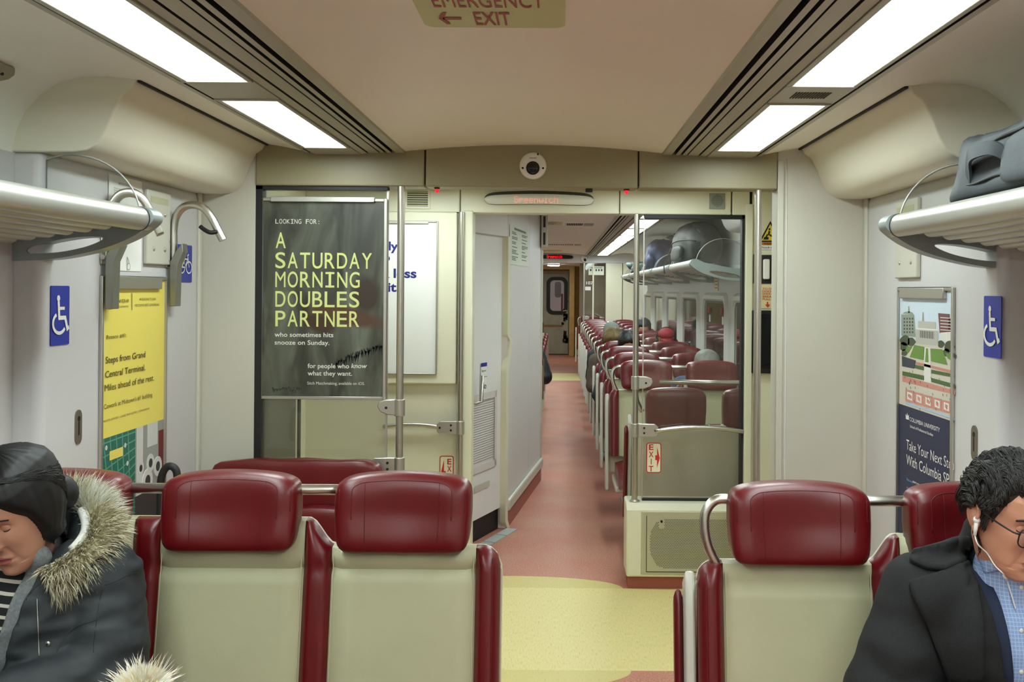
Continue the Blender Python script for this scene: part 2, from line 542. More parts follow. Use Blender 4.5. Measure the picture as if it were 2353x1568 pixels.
# ---- second partition across the far side of the vestibule
HB2 = 2.085
mb = MB()
for xa, xb in ((-1.42, -.556), (-.552, .338), (.342, .965), (.972, 1.07)):
    mb.box(xa, xb, Y2, Y2 + .14, HB2, 2.30)
struct(mb.build('wall_header_vestibule', CREAM_Y, bevel=.006))
mb = MB(); mb.box(-1.44, 1.30, Y2 + .02, Y2 + .12, HB2 + .015, 2.36)
struct(mb.build('wall_header_vestibule_core', GAP))
mb = MB()
mb.box(-1.43, -.555, Y2, Y2 + .1, 0, HB2 + .01)
mb.box(-.535, -.478, Y2 - .03, Y2 + .12, 0, HB2 + .01)
struct(mb.build('wall_vestibule_left', CREAM_Y, bevel=.008, seg=3))
mb = MB()
mb.box(1.045, 1.085, Y2 - .02, Y2 + .10, 0, HB2 + .06)
mb.box(1.085, 1.36, Y2 + .0, Y2 + .10, 0, 2.30)
struct(mb.build('wall_vestibule_right', CREAM_Y, bevel=.004))
for s, sd, X in ((-1, 'left', -1.42), (1, 'right', 1.30)):
    mb = MB()
    mb.box(min(X, X + s * .1), max(X, X + s * .1), Y1 + .1, Y2, 0, 2.30)
    struct(mb.build('wall_vestibule_side_' + sd, CREAM_Y))
# sliding side doors of the vestibule
for k, (X, s) in enumerate(((-1.42, -1), (1.30, 1))):
    mb = MB(); mb.box(*sorted((X, X - s * .025)), Y1 + .16, Y2 - .06, .03, 2.02)
    d = struct(mb.build('door_%d' % (k + 1), CREAM_Y, bevel=.006))
    mb = MB(); mb.box(*sorted((X - s * .02, X - s * .032)), Y1 + .26, Y2 - .30, .55, 1.86)
    mb.build('door_window', WIN, d)
    mb = MB(); mb.box(*sorted((X - s * .02, X - s * .034)), Y2 - .24, Y2 - .20, .03, 2.0)
    mb.build('rubber_edge', BLACK, d)

# ---- third partition, far down the car, and the end wall with its door
P3 = planeY(Y3)
mb = MB()
mb.box(WL, WR, Y3, Y3 + .12, 2.125, 2.36)
struct(mb.build('wall_header_far', WALLP, bevel=.01))
mb = MB()
mb.box(.60, .625, Y3, Y3 + .1, 0, 2.125); mb.box(.835, 1.12, Y3, Y3 + .1, 0, 2.125); mb.box(1.135, WR, Y3, Y3 + .1, 0, 2.125)
mb.box(.46, .835, Y3, Y3 + .1, 0, 1.0)
struct(mb.build('wall_far_right', CREAM_Y))
mb = MB(); mb.box(WL, -.62, Y3, Y3 + .1, 0, 2.125)
struct(mb.build('wall_far_left', CREAM_Y))
WOODY = mat('ochre painted end wall', (176, 152, 92), .45, vary=.12, vscale=9)
mb = MB(); mb.box(WL, WR, YE, YE + .08, 0, 2.36)
struct(mb.build('wall_end', WOODY))
mb = MB()
mb.box(-.52, .27, 24.7, YE, 2.15, 2.3); mb.box(.27, .40, 24.7, YE, 0, 2.3); mb.box(-.70, -.52, 24.7, YE, 0, 2.3)
struct(mb.build('trim_end_door', WOODY, bevel=.01))

# ---- baseboards and the little tiled threshold at the restroom door
mb = MB(); mb.box(-1.43, -.478, Y2 - .035, Y2, 0, .09)
struct(mb.build('baseboard_vestibule', mat('red cove base', (150, 78, 64), .5)))
# ================================================================ ceiling lights
DIFF = emitter('lit diffuser', LIGHT_COL, LIGHT)
def ceiling_light(s, a, b, label, group, cells=1):
    xa, xb = sorted((U(s, .785), U(s, .958)))
    o = thing('ceiling_light', label, 'light', ((xa + xb) / 2, (a + b) / 2, 2.25), group)
    fr = MB()
    fr.box(xa - .018, xa, a, b, 2.249, 2.272); fr.box(xb, xb + .014, a, b, 2.249, 2.272)
    fr.box(xa - .018, xb + .014, a, a + .014, 2.247, 2.272); fr.box(xa - .018, xb + .014, b - .014, b, 2.247, 2.272)
    fr.build('frame', TRACK, o, bevel=.002)
    n = cells
    for i in range(n):
        c, d = a + .014 + (b - a - .028) * i / n, a + .014 + (b - a - .028) * (i + 1) / n
        m = MB(); m.box(xa, xb, c, d - (.03 if i < n - 1 else 0), 2.256, 2.262)
        m.build('diffuser', DIFF, o)
        if i < n - 1:
            m = MB(); m.box(xa, xb, d - .03, d, 2.250, 2.27); m.build('crossbar', TRACK, o)
    return o
def light_plate(s, a, b, label, grille):
    xa, xb = sorted((U(s, .770), U(s, .972)))
    o = thing('speaker_plate' if grille else 'ceiling_plate', label, 'panel', ((xa + xb) / 2, (a + b) / 2, 2.25))
    m = MB(); m.box(xa, xb, a, b, 2.252, 2.270); m.build('plate', TRACK, o, bevel=.002)
    if grille:
        g = MB()
        for i in range(13):
            x = xa + .05 + i * (xb - xa - .1) / 12
            g.box(x - .002, x + .002, a + .085, b - .085, 2.250, 2.2522)
        g.build('grille', HOLE, o)
for s, sd, othr in ((-1, 'left', 'yellow poster'), (1, 'right', 'campus poster')):
    ceiling_light(s, -3.5, -1.55, 'long lit ceiling panel furthest back over the %s seats, behind the viewer' % sd, 'ceiling lights of the near saloon')
    ceiling_light(s, -1.5, .35, 'long lit ceiling panel just behind the viewer on the %s' % sd, 'ceiling lights of the near saloon')
    ceiling_light(s, .40, 2.89, 'long lit ceiling panel running out at the top of the photo on the %s' % sd, 'ceiling lights of the near saloon')
    ceiling_light(s, 3.155, 4.23, 'short lit ceiling panel by the partition header, on the side of the %s' % othr, 'ceiling lights of the near saloon')
    light_plate(s, 2.892, 3.153, 'grey plate %s between the two lit ceiling panels on the %s' % ('with a slotted speaker grille' if s > 0 else 'without slots', sd), s > 0)
    light_plate(s, 4.232, 4.459, 'narrow grey end plate between the lit panel and the header on the %s' % sd, False)
    ords = ['nearest', 'second', 'third', 'fourth', 'fifth', 'sixth', 'seventh', 'eighth', 'last']
    for i in range(9):
        a = 5.80 + 1.29 * i
        ceiling_light(s, a, a + 1.17, '%s lit panel past the vestibule on the %s ceiling track' % (ords[i], sd), 'ceiling lights of the far saloon')
for yv, nm in (((Y1 + Y2) / 2 + .06, 'above the first vestibule'), (18.6, 'above the far vestibule')):
    for sx in (-1, 1):
        xc = XC + sx * .62
        o = thing('ceiling_light', 'square lit ceiling panel %s, %s door side' % (nm, 'left' if sx < 0 else 'right'), 'light', (xc, yv, 2.23), 'vestibule ceiling lights')
        m = MB(); m.box(xc - .26, xc + .26, yv - .15, yv + .15, 2.222, 2.236); m.build('diffuser', DIFF, o)
        m = MB()
        m.box(xc - .28, xc + .28, yv - .17, yv - .15, 2.215, 2.24); m.box(xc - .28, xc + .28, yv + .15, yv + .17, 2.215, 2.24)
        m.box(xc - .28, xc - .26, yv - .15, yv + .15, 2.215, 2.24); m.box(xc + .26, xc + .28, yv - .15, yv + .15, 2.215, 2.24)
        m.build('frame', TRACK, o)

# ================================================================ restroom block beside the aisle
A, B, D = Vector((-.556, 6.36)), Vector((-.352, 6.93)), Vector((-.150, 8.68))
def wallrun(mb, p, q, z0, z1, t=.05, mi=0):
    d = (q - p).normalized(); n = Vector((-d.y, d.x)) * t
    pl = [p, q, q + n, p + n]
    mb.prism([(v.x, v.y) for v in pl], z0, z1, 'z', mi)
def along(p, q, t, out=0.0):
    d = (q - p).normalized(); n = Vector((d.y, -d.x))
    r = p + (q - p) * t + n * out
    return r
mb = MB()
wallrun(mb, Vector((-.50, Y2 + .05)), A, 0, 2.36)
wallrun(mb, A, B, 2.02, 2.36)
wallrun(mb, B, B + (D - B) * .60, .14, 2.36); wallrun(mb, B + (D - B) * .604, D, .14, 2.36)
wallrun(mb, B, D, 0, .14, .08)
wallrun(mb, D, D + Vector((-1.5, .02)), 0, 2.36)
wallrun(mb, Vector((-.50, Y2 + .1)) + Vector((-.02, 0)), B + Vector((-.05, 0)), 2.22, 2.36, .3)
struct(mb.build('wall_restroom', [GREYP, GAP], bevel=.004))
mb = MB()
d2 = (D - B).normalized(); n2 = Vector((d2.y, -d2.x))
mb.prism([(B + n2 * o + d2 * .02)[:] for o in (0,)] + [(B + n2 * .0)[:], (B + n2 * .03)[:], (D + n2 * .03)[:], (D)[:]], .12, .20, 'z')
struct(mb.build('trim_restroom_rail', CREAM, bevel=.02, seg=3))
mb = MB(); wallrun(mb, B + n2 * .012, D + n2 * .012, 0, .125, .012)
struct(mb.build('baseboard_restroom', MATS['red cove base']))
# the sliding door, set back behind its jamb
d1 = (B - A).normalized(); n1 = Vector((d1.y, -d1.x))
def on1(t, z, out=0.0):
    p = A + (B - A) * t + n1 * out
    return Vector((p.x, p.y, z))
mb = MB(); wallrun(mb, A - n1 * .03, B - n1 * .03 - d1 * .03, .15, 2.02, .03)
door = struct(mb.build('door_3', mat('pale door laminate', (232, 231, 228), .45)))
mb = MB(); wallrun(mb, A - n1 * .05, B - n1 * .05 - d1 * .02, 0, .15, .02)
mb.build('kick_plate', DARKM, door)
mb = MB()
hp = on1(.10, 1.0, -.03)
mb.tube([on1(.06, .93, -.03), on1(.06, .93, .03), on1(.16, .93, .035), on1(.17, 1.10, .035)], .014, 8)
mb.build('door_handle', CAST, door, smooth=True)
mb = MB()
for i in range(26):
    z = .52 + i * .0155
    mb.add([on1(.14, z, -.028), on1(.74, z, -.028), on1(.74, z + .009, -.020), on1(.14, z + .009, -.020)], [(0, 1, 2, 3)])
for (a, b, z0, z1) in ((.08, .14, .46, .96), (.74, .80, .46, .96), (.08, .80, .455, .50), (.08, .80, .925, .97)):
    q = [on1(a, z0, -.02), on1(b, z0, -.02), on1(b, z1, -.02), on1(a, z1, -.02)]
    mb.add(q, [(0, 1, 2, 3)])
mb.build('louvre', GREYP, door)
mb = MB(); mb.add([on1(.22, .335, -.022), on1(.62, .335, -.022), on1(.62, .375, -.022), on1(.22, .375, -.022)], [(0, 1, 2, 3)])
mb.build('number_plate', CREAM, door)
stk = MB()
stk.add([on1(.36, .96, -.024), on1(.52, .96, -.024), on1(.52, 1.17, -.024), on1(.36, 1.17, -.024)], [(0, 1, 2, 3)], 0)
stk.add([on1(.36, 1.145, -.022), on1(.52, 1.145, -.022), on1(.52, 1.17, -.022), on1(.36, 1.17, -.022)], [(0, 1, 2, 3)], 1)
letters(stk, 'Restroom', on1(.38, 1.11, -.022), Vector((d1.x, d1.y, 0)), Vector((0, 0, 1)), .016, .07, 2)
stk.add([on1(.36, 1.075, -.022), on1(.52, 1.075, -.022), on1(.52, 1.078, -.022), on1(.36, 1.078, -.022)], [(0, 1, 2, 3)], 2)
for t in (.39, .42):                                     # two little figures and a wheelchair
    stk.add([on1(t, 1.0, -.022), on1(t + .022, 1.0, -.022), on1(t + .022, 1.035, -.022), on1(t, 1.035, -.022)], [(0, 1, 2, 3)], 2)
    stk.add([on1(t + .004, 1.038, -.022), on1(t + .018, 1.038, -.022), on1(t + .018, 1.048, -.022), on1(t + .004, 1.048, -.022)], [(0, 1, 2, 3)], 2)
ring = [on1(.475 + .022 * math.cos(a * .5), 1.01 + .013 * math.sin(a * .5), -.022) for a in range(13)]
stk.tube(ring, .002, 4, 2)
stk.build('door_sticker', [PAPER, BLUE, INK], door)
# jamb with its S-shaped finger recess
def jz(z):
    if z < 1.10: return 0.0
    if z < 1.17: return .03 * (z - 1.10) / .07
    if z < 1.30: return .03 + .03 * (z - 1.17) / .13
    if z < 1.34: return .06 - .045 * (z - 1.30) / .04
    return .015
mb = MB()
zs = [0.0, .03, .06, .3, .8, 1.08, 1.10, 1.12, 1.14, 1.17, 1.20, 1.25, 1.30, 1.32, 1.34, 1.36, 1.6, 2.02]
rows = []
for z in zs:
    o = jz(z) + (.04 * (1 - z / .06) if z < .06 else 0)
    e = B + d1 * 0 + n1 * .0
    p0 = B - d1 * .035 + d1 * o - n1 * .03; p1 = B - d1 * .035 + d1 * o + n1 * .012; p2 = B + d1 * (.004 + o) + n1 * .014; p3 = B + d1 * (.004 + o) - n1 * .02
    rows.append([Vector((p.x, p.y, z)) for p in (p0, p1, p2, p3)])
mb.grid(rows, wrap=True)
struct(mb.build('trim_restroom_jamb', CREAM_Y, smooth=True, angle=50))
mb = MB(); mb.box(-.175, -.135, 8.66, 8.72, 0, 2.0)
struct(mb.build('trim_restroom_corner', CREAM, bevel=.01))
# tiled threshold
mb = MB()
for i in range(3):
    p = A + (B - A) * (i / 3 + .01) ; q = A + (B - A) * ((i + 1) / 3 - .01)
    mb.prism([(p + n1 * .01)[:], (q + n1 * .01)[:], (q + n1 * .09)[:], (p + n1 * .09)[:]], 0, .006, 'z')
struct(mb.build('trim_threshold', mat('pale grey tile', (176, 186, 182), .4)))
# the notice with columns of small print on the restroom wall
def on2(t, z, out=.004):
    p = B + (D - B) * t + n2 * out
    return Vector((p.x, p.y, z))
o = thing('notice', 'pale notice with two columns of tiny print on the restroom wall', 'notice', on2(.2, 2.0))
mb = MB(); mb.add([on2(.03, 1.834), on2(.565, 1.834), on2(.565, 2.115), on2(.03, 2.115)], [(0, 1, 2, 3)])
mb.build('sheet', mat('pale green paper', (214, 220, 200), .6), o)
mb = MB()
R2 = Vector((d2.x, d2.y, 0)); UZ = Vector((0, 0, 1))
rng = random.Random(3)
mb.add([on2(.14, 2.085, .006), on2(.46, 2.085, .006), on2(.46, 2.100, .006), on2(.14, 2.100, .006)], [(0, 1, 2, 3)])
for cx in (.06, .32):
    z = 2.062
    while z > 1.855:
        w = rng.uniform(.08, .18)
        mb.add([on2(cx + .02, z, .006), on2(cx + .02 + w, z, .006), on2(cx + .02 + w, z + .006, .006), on2(cx + .02, z + .006, .006)], [(0, 1, 2, 3)])
        z -= rng.choice((.011, .011, .011, .024))
mb.build('print', mat('grey print', (110, 112, 108), .7), o)
# small slotted box at the end of the restroom block
o = thing('equipment_box', 'narrow cream box with two dark slots at the corner of the restroom block', 'box', (-.12, 8.63, 2.0))
mb = MB(); mb.box(-.150, -.096, 8.58, 8.66, 2.02, 2.305); mb.build('housing', CREAM, o, bevel=.004)
mb = MB(); mb.box(-.134, -.114, 8.578, 8.581, 2.04, 2.145); mb.box(-.134, -.114, 8.578, 8.581, 2.19, 2.285); mb.build('slots', HOLE, o)

# ================================================================ glass screens, poles, rails
def pole(x, y, z0, z1, label, group='steel poles of the vestibule'):
    o = thing('grab_pole', label, 'pole', (x, y, z0), group)
    m = MB(); m.tube([(x, y, z0), (x, y, z1)], .0165, 20); m.build('shaft', STEEL, o, smooth=True, angle=60)
    m = MB(); m.lathe([(.03, z0), (.03, z0 + .006), (.02, z0 + .014)], (x, y, 0)); m.build('foot_flange', CAST, o, smooth=True, angle=30)
    return o
def clamp(o, x, y, z, s, shape='wing'):
    """cast bracket that grips the glass next to a pole; s points to the glass."""
    m = MB()
    m.tube([(x, y, z - .038), (x, y, z + .038)], .024, 20)
    if shape == 'wing':
        pts = [(x, z - .034), (x + s * .05, z - .032), (x + s * .085, z - .018), (x + s * .098, z + .006), (x + s * .09, z + .026), (x + s * .06, z + .036), (x, z + .038)]
    else:
        pts = [(x, z - .038), (x + s * .12, z - .034), (x + s * .13, z - .02), (x + s * .13, z + .02), (x + s * .11, z + .036), (x, z + .038)]
    m.prism(pts, y - .014, y + .006, 'y')
    c = m.build('clamp', CAST, o, bevel=.004, seg=3)
    m = MB()
    for dx, dz in (((.058, 0),) if shape == 'wing' else ((.05, .014), (.05, -.014), (.112, 0))):
        m.lathe([(.006, y - .018), (.006, y - .014)], (x + s * dx, 0, z + dz), 'y', 10)
    m.build('screw', DARKM, c)
def bowed_rail(o, xa, xb, y, z, rise, r=.0125):
    m = MB(); m.tube([(xa + (xb - xa) * t / 14, y, z + rise * 4 * (t / 14) * (1 - t / 14)) for t in range(15)], r, 14)
    m.build('rail', STEELX, o, smooth=True)
yg = Y1 + .03
# near screen on the left: carries the dark poster
o = thing('glass_screen', 'glass screen left of the near opening, behind the dark poster', 'screen', (-1.05, yg, .3))
m = MB(); m.box(-1.325, -.768, yg, yg + .010, .30, 2.102); m.build('pane', GLASSN, o)
m = MB(); m.box(-1.352, -1.322, yg - .028, yg + .03, .30, HB); m.box(-1.352, -.765, yg - .028, yg + .03, 2.096, HB); m.build('gasket', BLACK, o)
m = MB(); m.box(-.772, -.764, yg - .002, yg + .012, .30, 2.096); m.build('edge_strip', CAST, o)
p = pole(-.703, Y1 - .0, .0, HB, 'steel pole standing right beside the dark poster')
clamp(p, -.703, Y1 - .0, 1.127, -1)
clamp(p, -.703, Y1 - .0, .868, -1, 'block')
bowed_rail(p, -.83, -1.33, Y1 - .002, .862, .022)
p = pole(.892, Y1 + .02, .0, HB, 'tall steel pole on the right in front of the door warning sign')
# far screen on the right: see-through, on top of the heater cabinet
yh = Y2 + .04
o = thing('glass_screen', 'tall glass screen standing on the heater cabinet with an EXIT sticker', 'screen', (.75, yh, .48))
m = MB(); m.box(.482, 1.035, yh, yh + .010, .47, 2.07); m.build('pane', GLASS, o)
m = MB(); m.box(1.03, 1.048, yh - .03, yh + .03, .47, 2.086); m.box(.482, 1.048, yh - .03, yh + .03, 2.064, 2.088); m.box(.482, 1.048, yh - .012, yh + .02, .46, .484); m.build('gasket', BLACK, o)
m = MB(); m.box(.478, .484, yh - .002, yh + .012, .48, 2.07); m.build('edge_strip', CAST, o)
m = MB()
m.prism([(.478 + x, 1.70 - 1.07 + z) for x, z in rrect(.026, .110, -.002, .168, .014)], yh - .0035, yh - .0025, 'y', 0)
m.prism([(.478 + x, .63 + z) for x, z in rrect(.031, .105, .003, .163, .010)], yh - .0045, yh - .0035, 'y', 1)
for i, ch in enumerate('EXIT'):
    letters(m, ch, (.478 + .040 + (.011 if ch == 'I' else 0), yh - .005, .63 + .128 - i * .0405), Vector((1, 0, 0)), UZ, .030, .026 if ch != 'I' else .005, 0, .02)
ax = .478 + .078
m.add([(ax - .002, yh - .005, .70), (ax + .008, yh - .005, .70), (ax + .008, yh - .005, .655), (ax + .024, yh - .005, .712), (ax + .008, yh - .005, .775), (ax + .008, yh - .005, .728), (ax - .002, yh - .005, .728)],
      [(0, 1, 2, 3, 4, 5, 6)], 0)
m.build('exit_sticker', [REDINK, mat('photoluminescent cream', (232, 226, 196), .5)], o)['label'] = 'cream sticker with red EXIT lettering and arrow'
p = pole(.437, Y2 + .01, .47, HB2, 'steel pole rising from the corner of the heater cabinet')
clamp(p, .437, Y2 + .01, 1.138, 1)
clamp(p, .437, Y2 + .01, .872, 1, 'block')
bowed_rail(p, .55, 1.05, Y2 - .0, .868, .024)
p = pole(-.541, Y2 - .035, .0, HB2, 'steel pole at the corner of the restroom, next to the white poster')
clamp(p, -.541, Y2 - .035, .885, -1, 'block')
bowed_rail(p, -.65, -.97, Y2 - .035, .885, .014)

# ================================================================ heater cabinet under the right-hand glass
o = thing('heater_cabinet', 'low cream heater cabinet with perforated metal grille beside the aisle', 'cabinet', (.73, Y2, 0))
cf = Y2 - .075
m = MB()
m.box(.388, 1.085, cf, Y2 + .16, .07, .44)
m.add([(.388, cf, .44), (1.085, cf, .44), (1.085, cf + .045, .472), (.388, cf + .045, .472), (1.085, Y2 + .16, .472), (.388, Y2 + .16, .472), (.388, Y2 + .16, .44), (1.085, Y2 + .16, .44)],
      [(0, 1, 2, 3), (3, 2, 4, 5), (0, 3, 5, 6), (1, 7, 4, 2)])
m.build('body', CREAM_Y, o, bevel=.012, seg=3)
m = MB(); m.box(.40, 1.085, cf + .03, Y2 + .14, 0, .07); m.build('plinth', MATS['red cove base'], o)
m = MB()
m.box(.468, 1.085, cf - .004, cf + .002, .085, .435)
m.build('front_panel', mat('beige sheet metal', (186, 182, 156), .4, .3), o, bevel=.003)
m = MB()
gx0, gx1, gz0, gz1 = .515, 1.06, .125, .395
m.box(.500, 1.075, cf - .007, cf - .003, .105, .41, 0)
m.box(.497, .500, cf - .0075, cf - .003, .103, .412, 1); m.box(.497, 1.075, cf - .0075, cf - .003, .101, .104, 1)
rr = (gz1 - gz0) / 2
zc = (gz0 + gz1) / 2
dx, dz = .0088, .0076
r_i = 0
z = gz0
while z <= gz1:
    x = gx0 + (dx / 2 if r_i % 2 else 0)
    while x <= gx1:
        inside = True
        lx = gx0 + .075
        if x < lx and ((x - lx) / .075) ** 2 + ((z - zc) / rr) ** 2 > 1: inside = False
        if abs(x - .580) < .016 and z > gz1 - .05: inside = False
        if x > 1.02 and z > gz1 - .06: inside = False
        if inside:
            h = .0029
            m.add([(x + h * math.cos(a), cf - .0075, z + h * math.sin(a)) for a in (0, 1.047, 2.094, 3.142, 4.189, 5.236)], [(0, 1, 2, 3, 4, 5)], 2)
        x += dx
    z += dz; r_i += 1
g = m.build('grille', [MATS['beige sheet metal'], GAP, HOLE], o)
m = MB(); m.lathe([(.007, cf - .012), (.007, cf - .007)], (.580, 0, .382), 'y', 14); m.build('lock', DARKM, g)
# ================================================================ seats
def back_y(z): return -(1.0 - z) * .17
def pad_grid(x0, x1, z0, ztop, bulge, y_of, ycap=.05, nx=14, nz=26, seam=None, edge=.03, sk=1.0):
    """upholstered panel: front skin with soft edges, closed at the back."""
    rows = []
    for j in range(nz + 1):
        t = j / nz
        row = []
        for i in range(nx + 1):
            u = i / nx
            x = x0 + (x1 - x0) * u
            zt = ztop(x)
            z = z0 + (zt - z0) * t
            ex = min(u, 1 - u) * (x1 - x0); ez = min((zt - z), (z - z0) + .2)
            f = 1 - max(0, 1 - ex / edge) ** 2 * .8
            g = 1 - max(0, 1 - max(ez, 0) / .035) ** 2
            b = bulge * f * (.35 + .65 * g)
            if seam:
                dzs = abs(z - seam)
                b -= .010 * sk * math.exp(-(dzs / .010) ** 2)
                if z > seam: b -= .012 * sk * (1 - min(1, (z - seam) / .05)) ; b += .006 * sk
            row.append((x, y_of(z) - b, z))
        rows.append(row)
    m = MB()
    m.grid(rows)
    top = [(p[0], y_of(p[2]) + ycap, p[2] - .006) for p in rows[-1]]
    m.grid([rows[-1], [(p[0], y_of(p[2]) + ycap * .4, p[2] + .004) for p in rows[-1]], top])
    lft = [r[0] for r in rows]; rgt = [r[-1] for r in rows]
    m.grid([lft, [(p[0], y_of(p[2]) + ycap, p[2] - (.006 if k == nz else 0)) for k, p in enumerate(lft)]])
    m.grid([rgt, [(p[0], y_of(p[2]) + ycap, p[2] - (.006 if k == nz else 0)) for k, p in enumerate(rgt)]])
    return m
HR_W, HR_Z0, HR_Z1 = .178, .955, 1.166
def headrest_mesh(xc, z0=HR_Z0, z1=HR_Z1, wf=1.0):
    m = MB()
    n = 18
    W, T = HR_W * wf, .062
    zc, hz = (z0 + z1) / 2, (z1 - z0) / 2
    bm = bmesh.new()
    bmesh.ops.create_cube(bm, size=2)
    bmesh.ops.subdivide_edges(bm, edges=bm.edges, cuts=n, use_grid_fill=True)
    vs = []; idx = {}
    for v in bm.verts:
        a, b, c = v.co
        # a plump cushion: the corners roll in
        rr = (((abs(a) ** 7.0 + abs(c) ** 7.0) ** (3.4 / 7.0)) + abs(b) ** 3.4) ** (1 / 3.4)
        a, b, c = a / rr, b / rr, c / rr
        x = a * W * 1.02; z = c * hz; y = b * T
        top = max(0, c)
        z -= .016 * top * (a * a)                       # arched top edge
        x *= 1 - .045 * max(0, -c)                      # narrower at the foot
        if b < 0: y += -.018 * (abs(a) ** 3) + .016 * max(0, 1 - (a / .72) ** 2) * (1 - c * c) # wings forward, hollow in the middle
        y += .020 * c * (1 if b < 0 else .3)            # leans back at the top
        if b < 0: y += -.010 * max(0, c)
        idx[v.index] = len(vs); vs.append((xc + x, y - .010, zc + z))
    bm.verts.index_update()
    fs = [[idx[v.index] for v in f.verts] for f in bm.faces]
    m.add(vs, fs, 0)
    bm.free()
    from mathutils.bvhtree import BVHTree
    tree = BVHTree.FromPolygons(vs, fs)
    # piped seams round the head pad
    def front(a, c):
        x = xc + a * W * (1 - .045 * max(0, -c)); zz = zc + c * hz - .016 * max(0, c) * a * a
        h = tree.ray_cast(Vector((x, -1, zz)), Vector((0, 1, 0)))[0]
        return (x, (h.y if h else .0) - .0004, zz)
    pa = [front(-.74 - .10 * max(0, -.4 - t), t) for t in [-.1 + .75 * i / 8 for i in range(9)]]
    arcp = [front(-.74 + .2 * (1 - math.cos(R(90 * i / 6))) , .65 + .19 * math.sin(R(90 * i / 6))) for i in range(1, 7)]
    arcq = [front(-.54 + 1.08 * i / 10, .84) for i in range(1, 10)]
    arcr = [front(.74 - .2 * (1 - math.cos(R(90 * (6 - i) / 6))), .65 + .19 * math.sin(R(90 * (6 - i) / 6))) for i in range(7)]
    pb = [front(.74, .65 - .75 * i / 8) for i in range(1, 9)]
    m.tube(pa + arcp + arcq + arcr + pb, .0013, 5, 1)
    for a in (-.55, .55): m.tube([front(a, .82 - 1.7 * i / 12) for i in range(13)], .0010, 4, 1)
    for a in (-.93, .93): m.tube([front(a, .72 - .62 * i / 8) for i in range(9)], .0013, 4, 1)
    return m
def end_drop(d, r=.052):
    return 0 if d >= r else r - math.sqrt(max(0, r * r - (r - max(0, d)) ** 2))
def bench(label, group, n, hi, bol, handle=None, name=None, loc=(0, 0, 0), HRZ=(.955, 1.166)):
    """row of n seats facing -y; hi: top of each beige back; seat centres 0.46 apart; bol: bolsters at the two ends."""
    o = thing(name or {2: 'two_seat_bench', 3: 'three_seat_bench'}[n], label, 'bench', (0, 0, 0), group)
    P = .46
    xs = [(i - (n - 1) / 2) * P for i in range(n)]
    edges = [xs[0] - P / 2] + [x + P / 2 for x in xs]
    bw = .037
    def hz(i): return hi[i]
    Z0 = .50
    for i, x in enumerate(xs):
        a = x - P / 2 + bw; b = x + P / 2 - bw
        m = pad_grid(a, b, Z0, lambda q, i=i: hz(i), .026, back_y, seam=.905)
        p = m.build('back_panel', VINYL, o, smooth=True, angle=50, local=True)
        for q in (a + .006, b - .006):
            st = MB()
            st.tube([(q, back_y(z) - .0125, z) for z in [Z0 + .1 + (hz(i) - Z0 - .12) * t / 20 for t in range(21)]], .0012, 4)
            st.build('stitching', STITCH, p, local=True)
    for k, e in enumerate(edges):
        hl = hz(k - 1) if k > 0 else None; hr = hz(k) if k < n else None
        a, b = e - bw, e + bw
        if k == 0: a, b = e - .028, e + bw
        if k == n: a, b = e - bw, e + .028
        def zt(q, a=a, b=b, hl=hl, hr=hr, k=k):
            t = (q - a) / (b - a)
            if hl is None: return hr - end_drop(q - a)
            if hr is None: return hl - end_drop(b - q)
            s = t * t * (3 - 2 * t)
            return hl + (hr - hl) * s
        m = pad_grid(a, b, Z0, zt, .032 if k in (0, n) else .024, back_y, nx=8, seam=.905 if 0 < k < n else None, edge=.025, sk=.35)
        if k in (0, n):
            q = e + (.010 if k == n else -.010)
            zz = [Z0 + .05 + (zt(q) - .012 - Z0 - .05) * t / 16 for t in range(17)]
            m.tube([(q, back_y(z) - .0305, z) for z in zz[:-1]] + [(q, back_y(zz[-1]) - .022, zz[-1] + .006)], .0013, 5, 1)
        m.build('bolster', [RED, REDD], o, smooth=True, angle=60, local=True)
    for i, x in enumerate(xs):
        h = headrest_mesh(x, HRZ[0], HRZ[1]).build('headrest', [RED, REDD], o, smooth=True, local=True)
    m = MB(); m.tube([(xs[0] - .10, .012, 1.112), (xs[-1] + .10, .012, 1.112)], .0145, 14)
    m.build('grab_rail', STEELX, o, smooth=True, local=True)
    if handle:
        hx = edges[0 if handle < 0 else -1]; sgn = handle
        c0 = xs[0 if handle < 0 else -1] + sgn * .15
        m = MB(); m.tube(spline([(c0, .012, 1.112), (c0 + sgn * .055, .012, 1.112), (c0 + sgn * .082, .010, 1.085), (c0 + sgn * .088, .006, 1.045), (c0 + sgn * .078, .002, .99), (c0 + sgn * .050, 0, .935)], 6), .0135, 12)
        m.build('grab_handle', STEEL, o, smooth=True, local=True)
    # shell behind the cushions
    m = MB()
    e0, e1 = edges[0] - .031, edges[-1] + .031
    prof = []
    rows = []
    for q in [e0 + (e1 - e0) * t / 96 for t in range(97)]:
        kk = min(n - 1, max(0, int((q - edges[0]) / P)))
        zt = hz(kk)
        for j in range(1, n):
            if abs(q - edges[j]) < bw:
                t = (q - edges[j] + bw) / (2 * bw); t = t * t * (3 - 2 * t); zt = hz(j - 1) + (hz(j) - hz(j - 1)) * t
        zt -= .006
        d = min(q - e0, e1 - q)
        zt -= end_drop(d - .004)
        rows.append([(q, back_y(Z0) + .045, Z0 - .12), (q, back_y(zt) + .02, zt - .004), (q, back_y(zt) + .045, zt + .006), (q, back_y(zt) + .075, zt - .02), (q, back_y(.7) + .085, .7), (q, back_y(Z0) + .09, Z0 - .12)])
    m.grid(rows)
    m.add([r for r in rows[0]], [tuple(range(6))]); m.add([r for r in rows[-1]], [tuple(range(6))])
    m.build('back_shell', SHELL, o, smooth=True, angle=50, local=True)
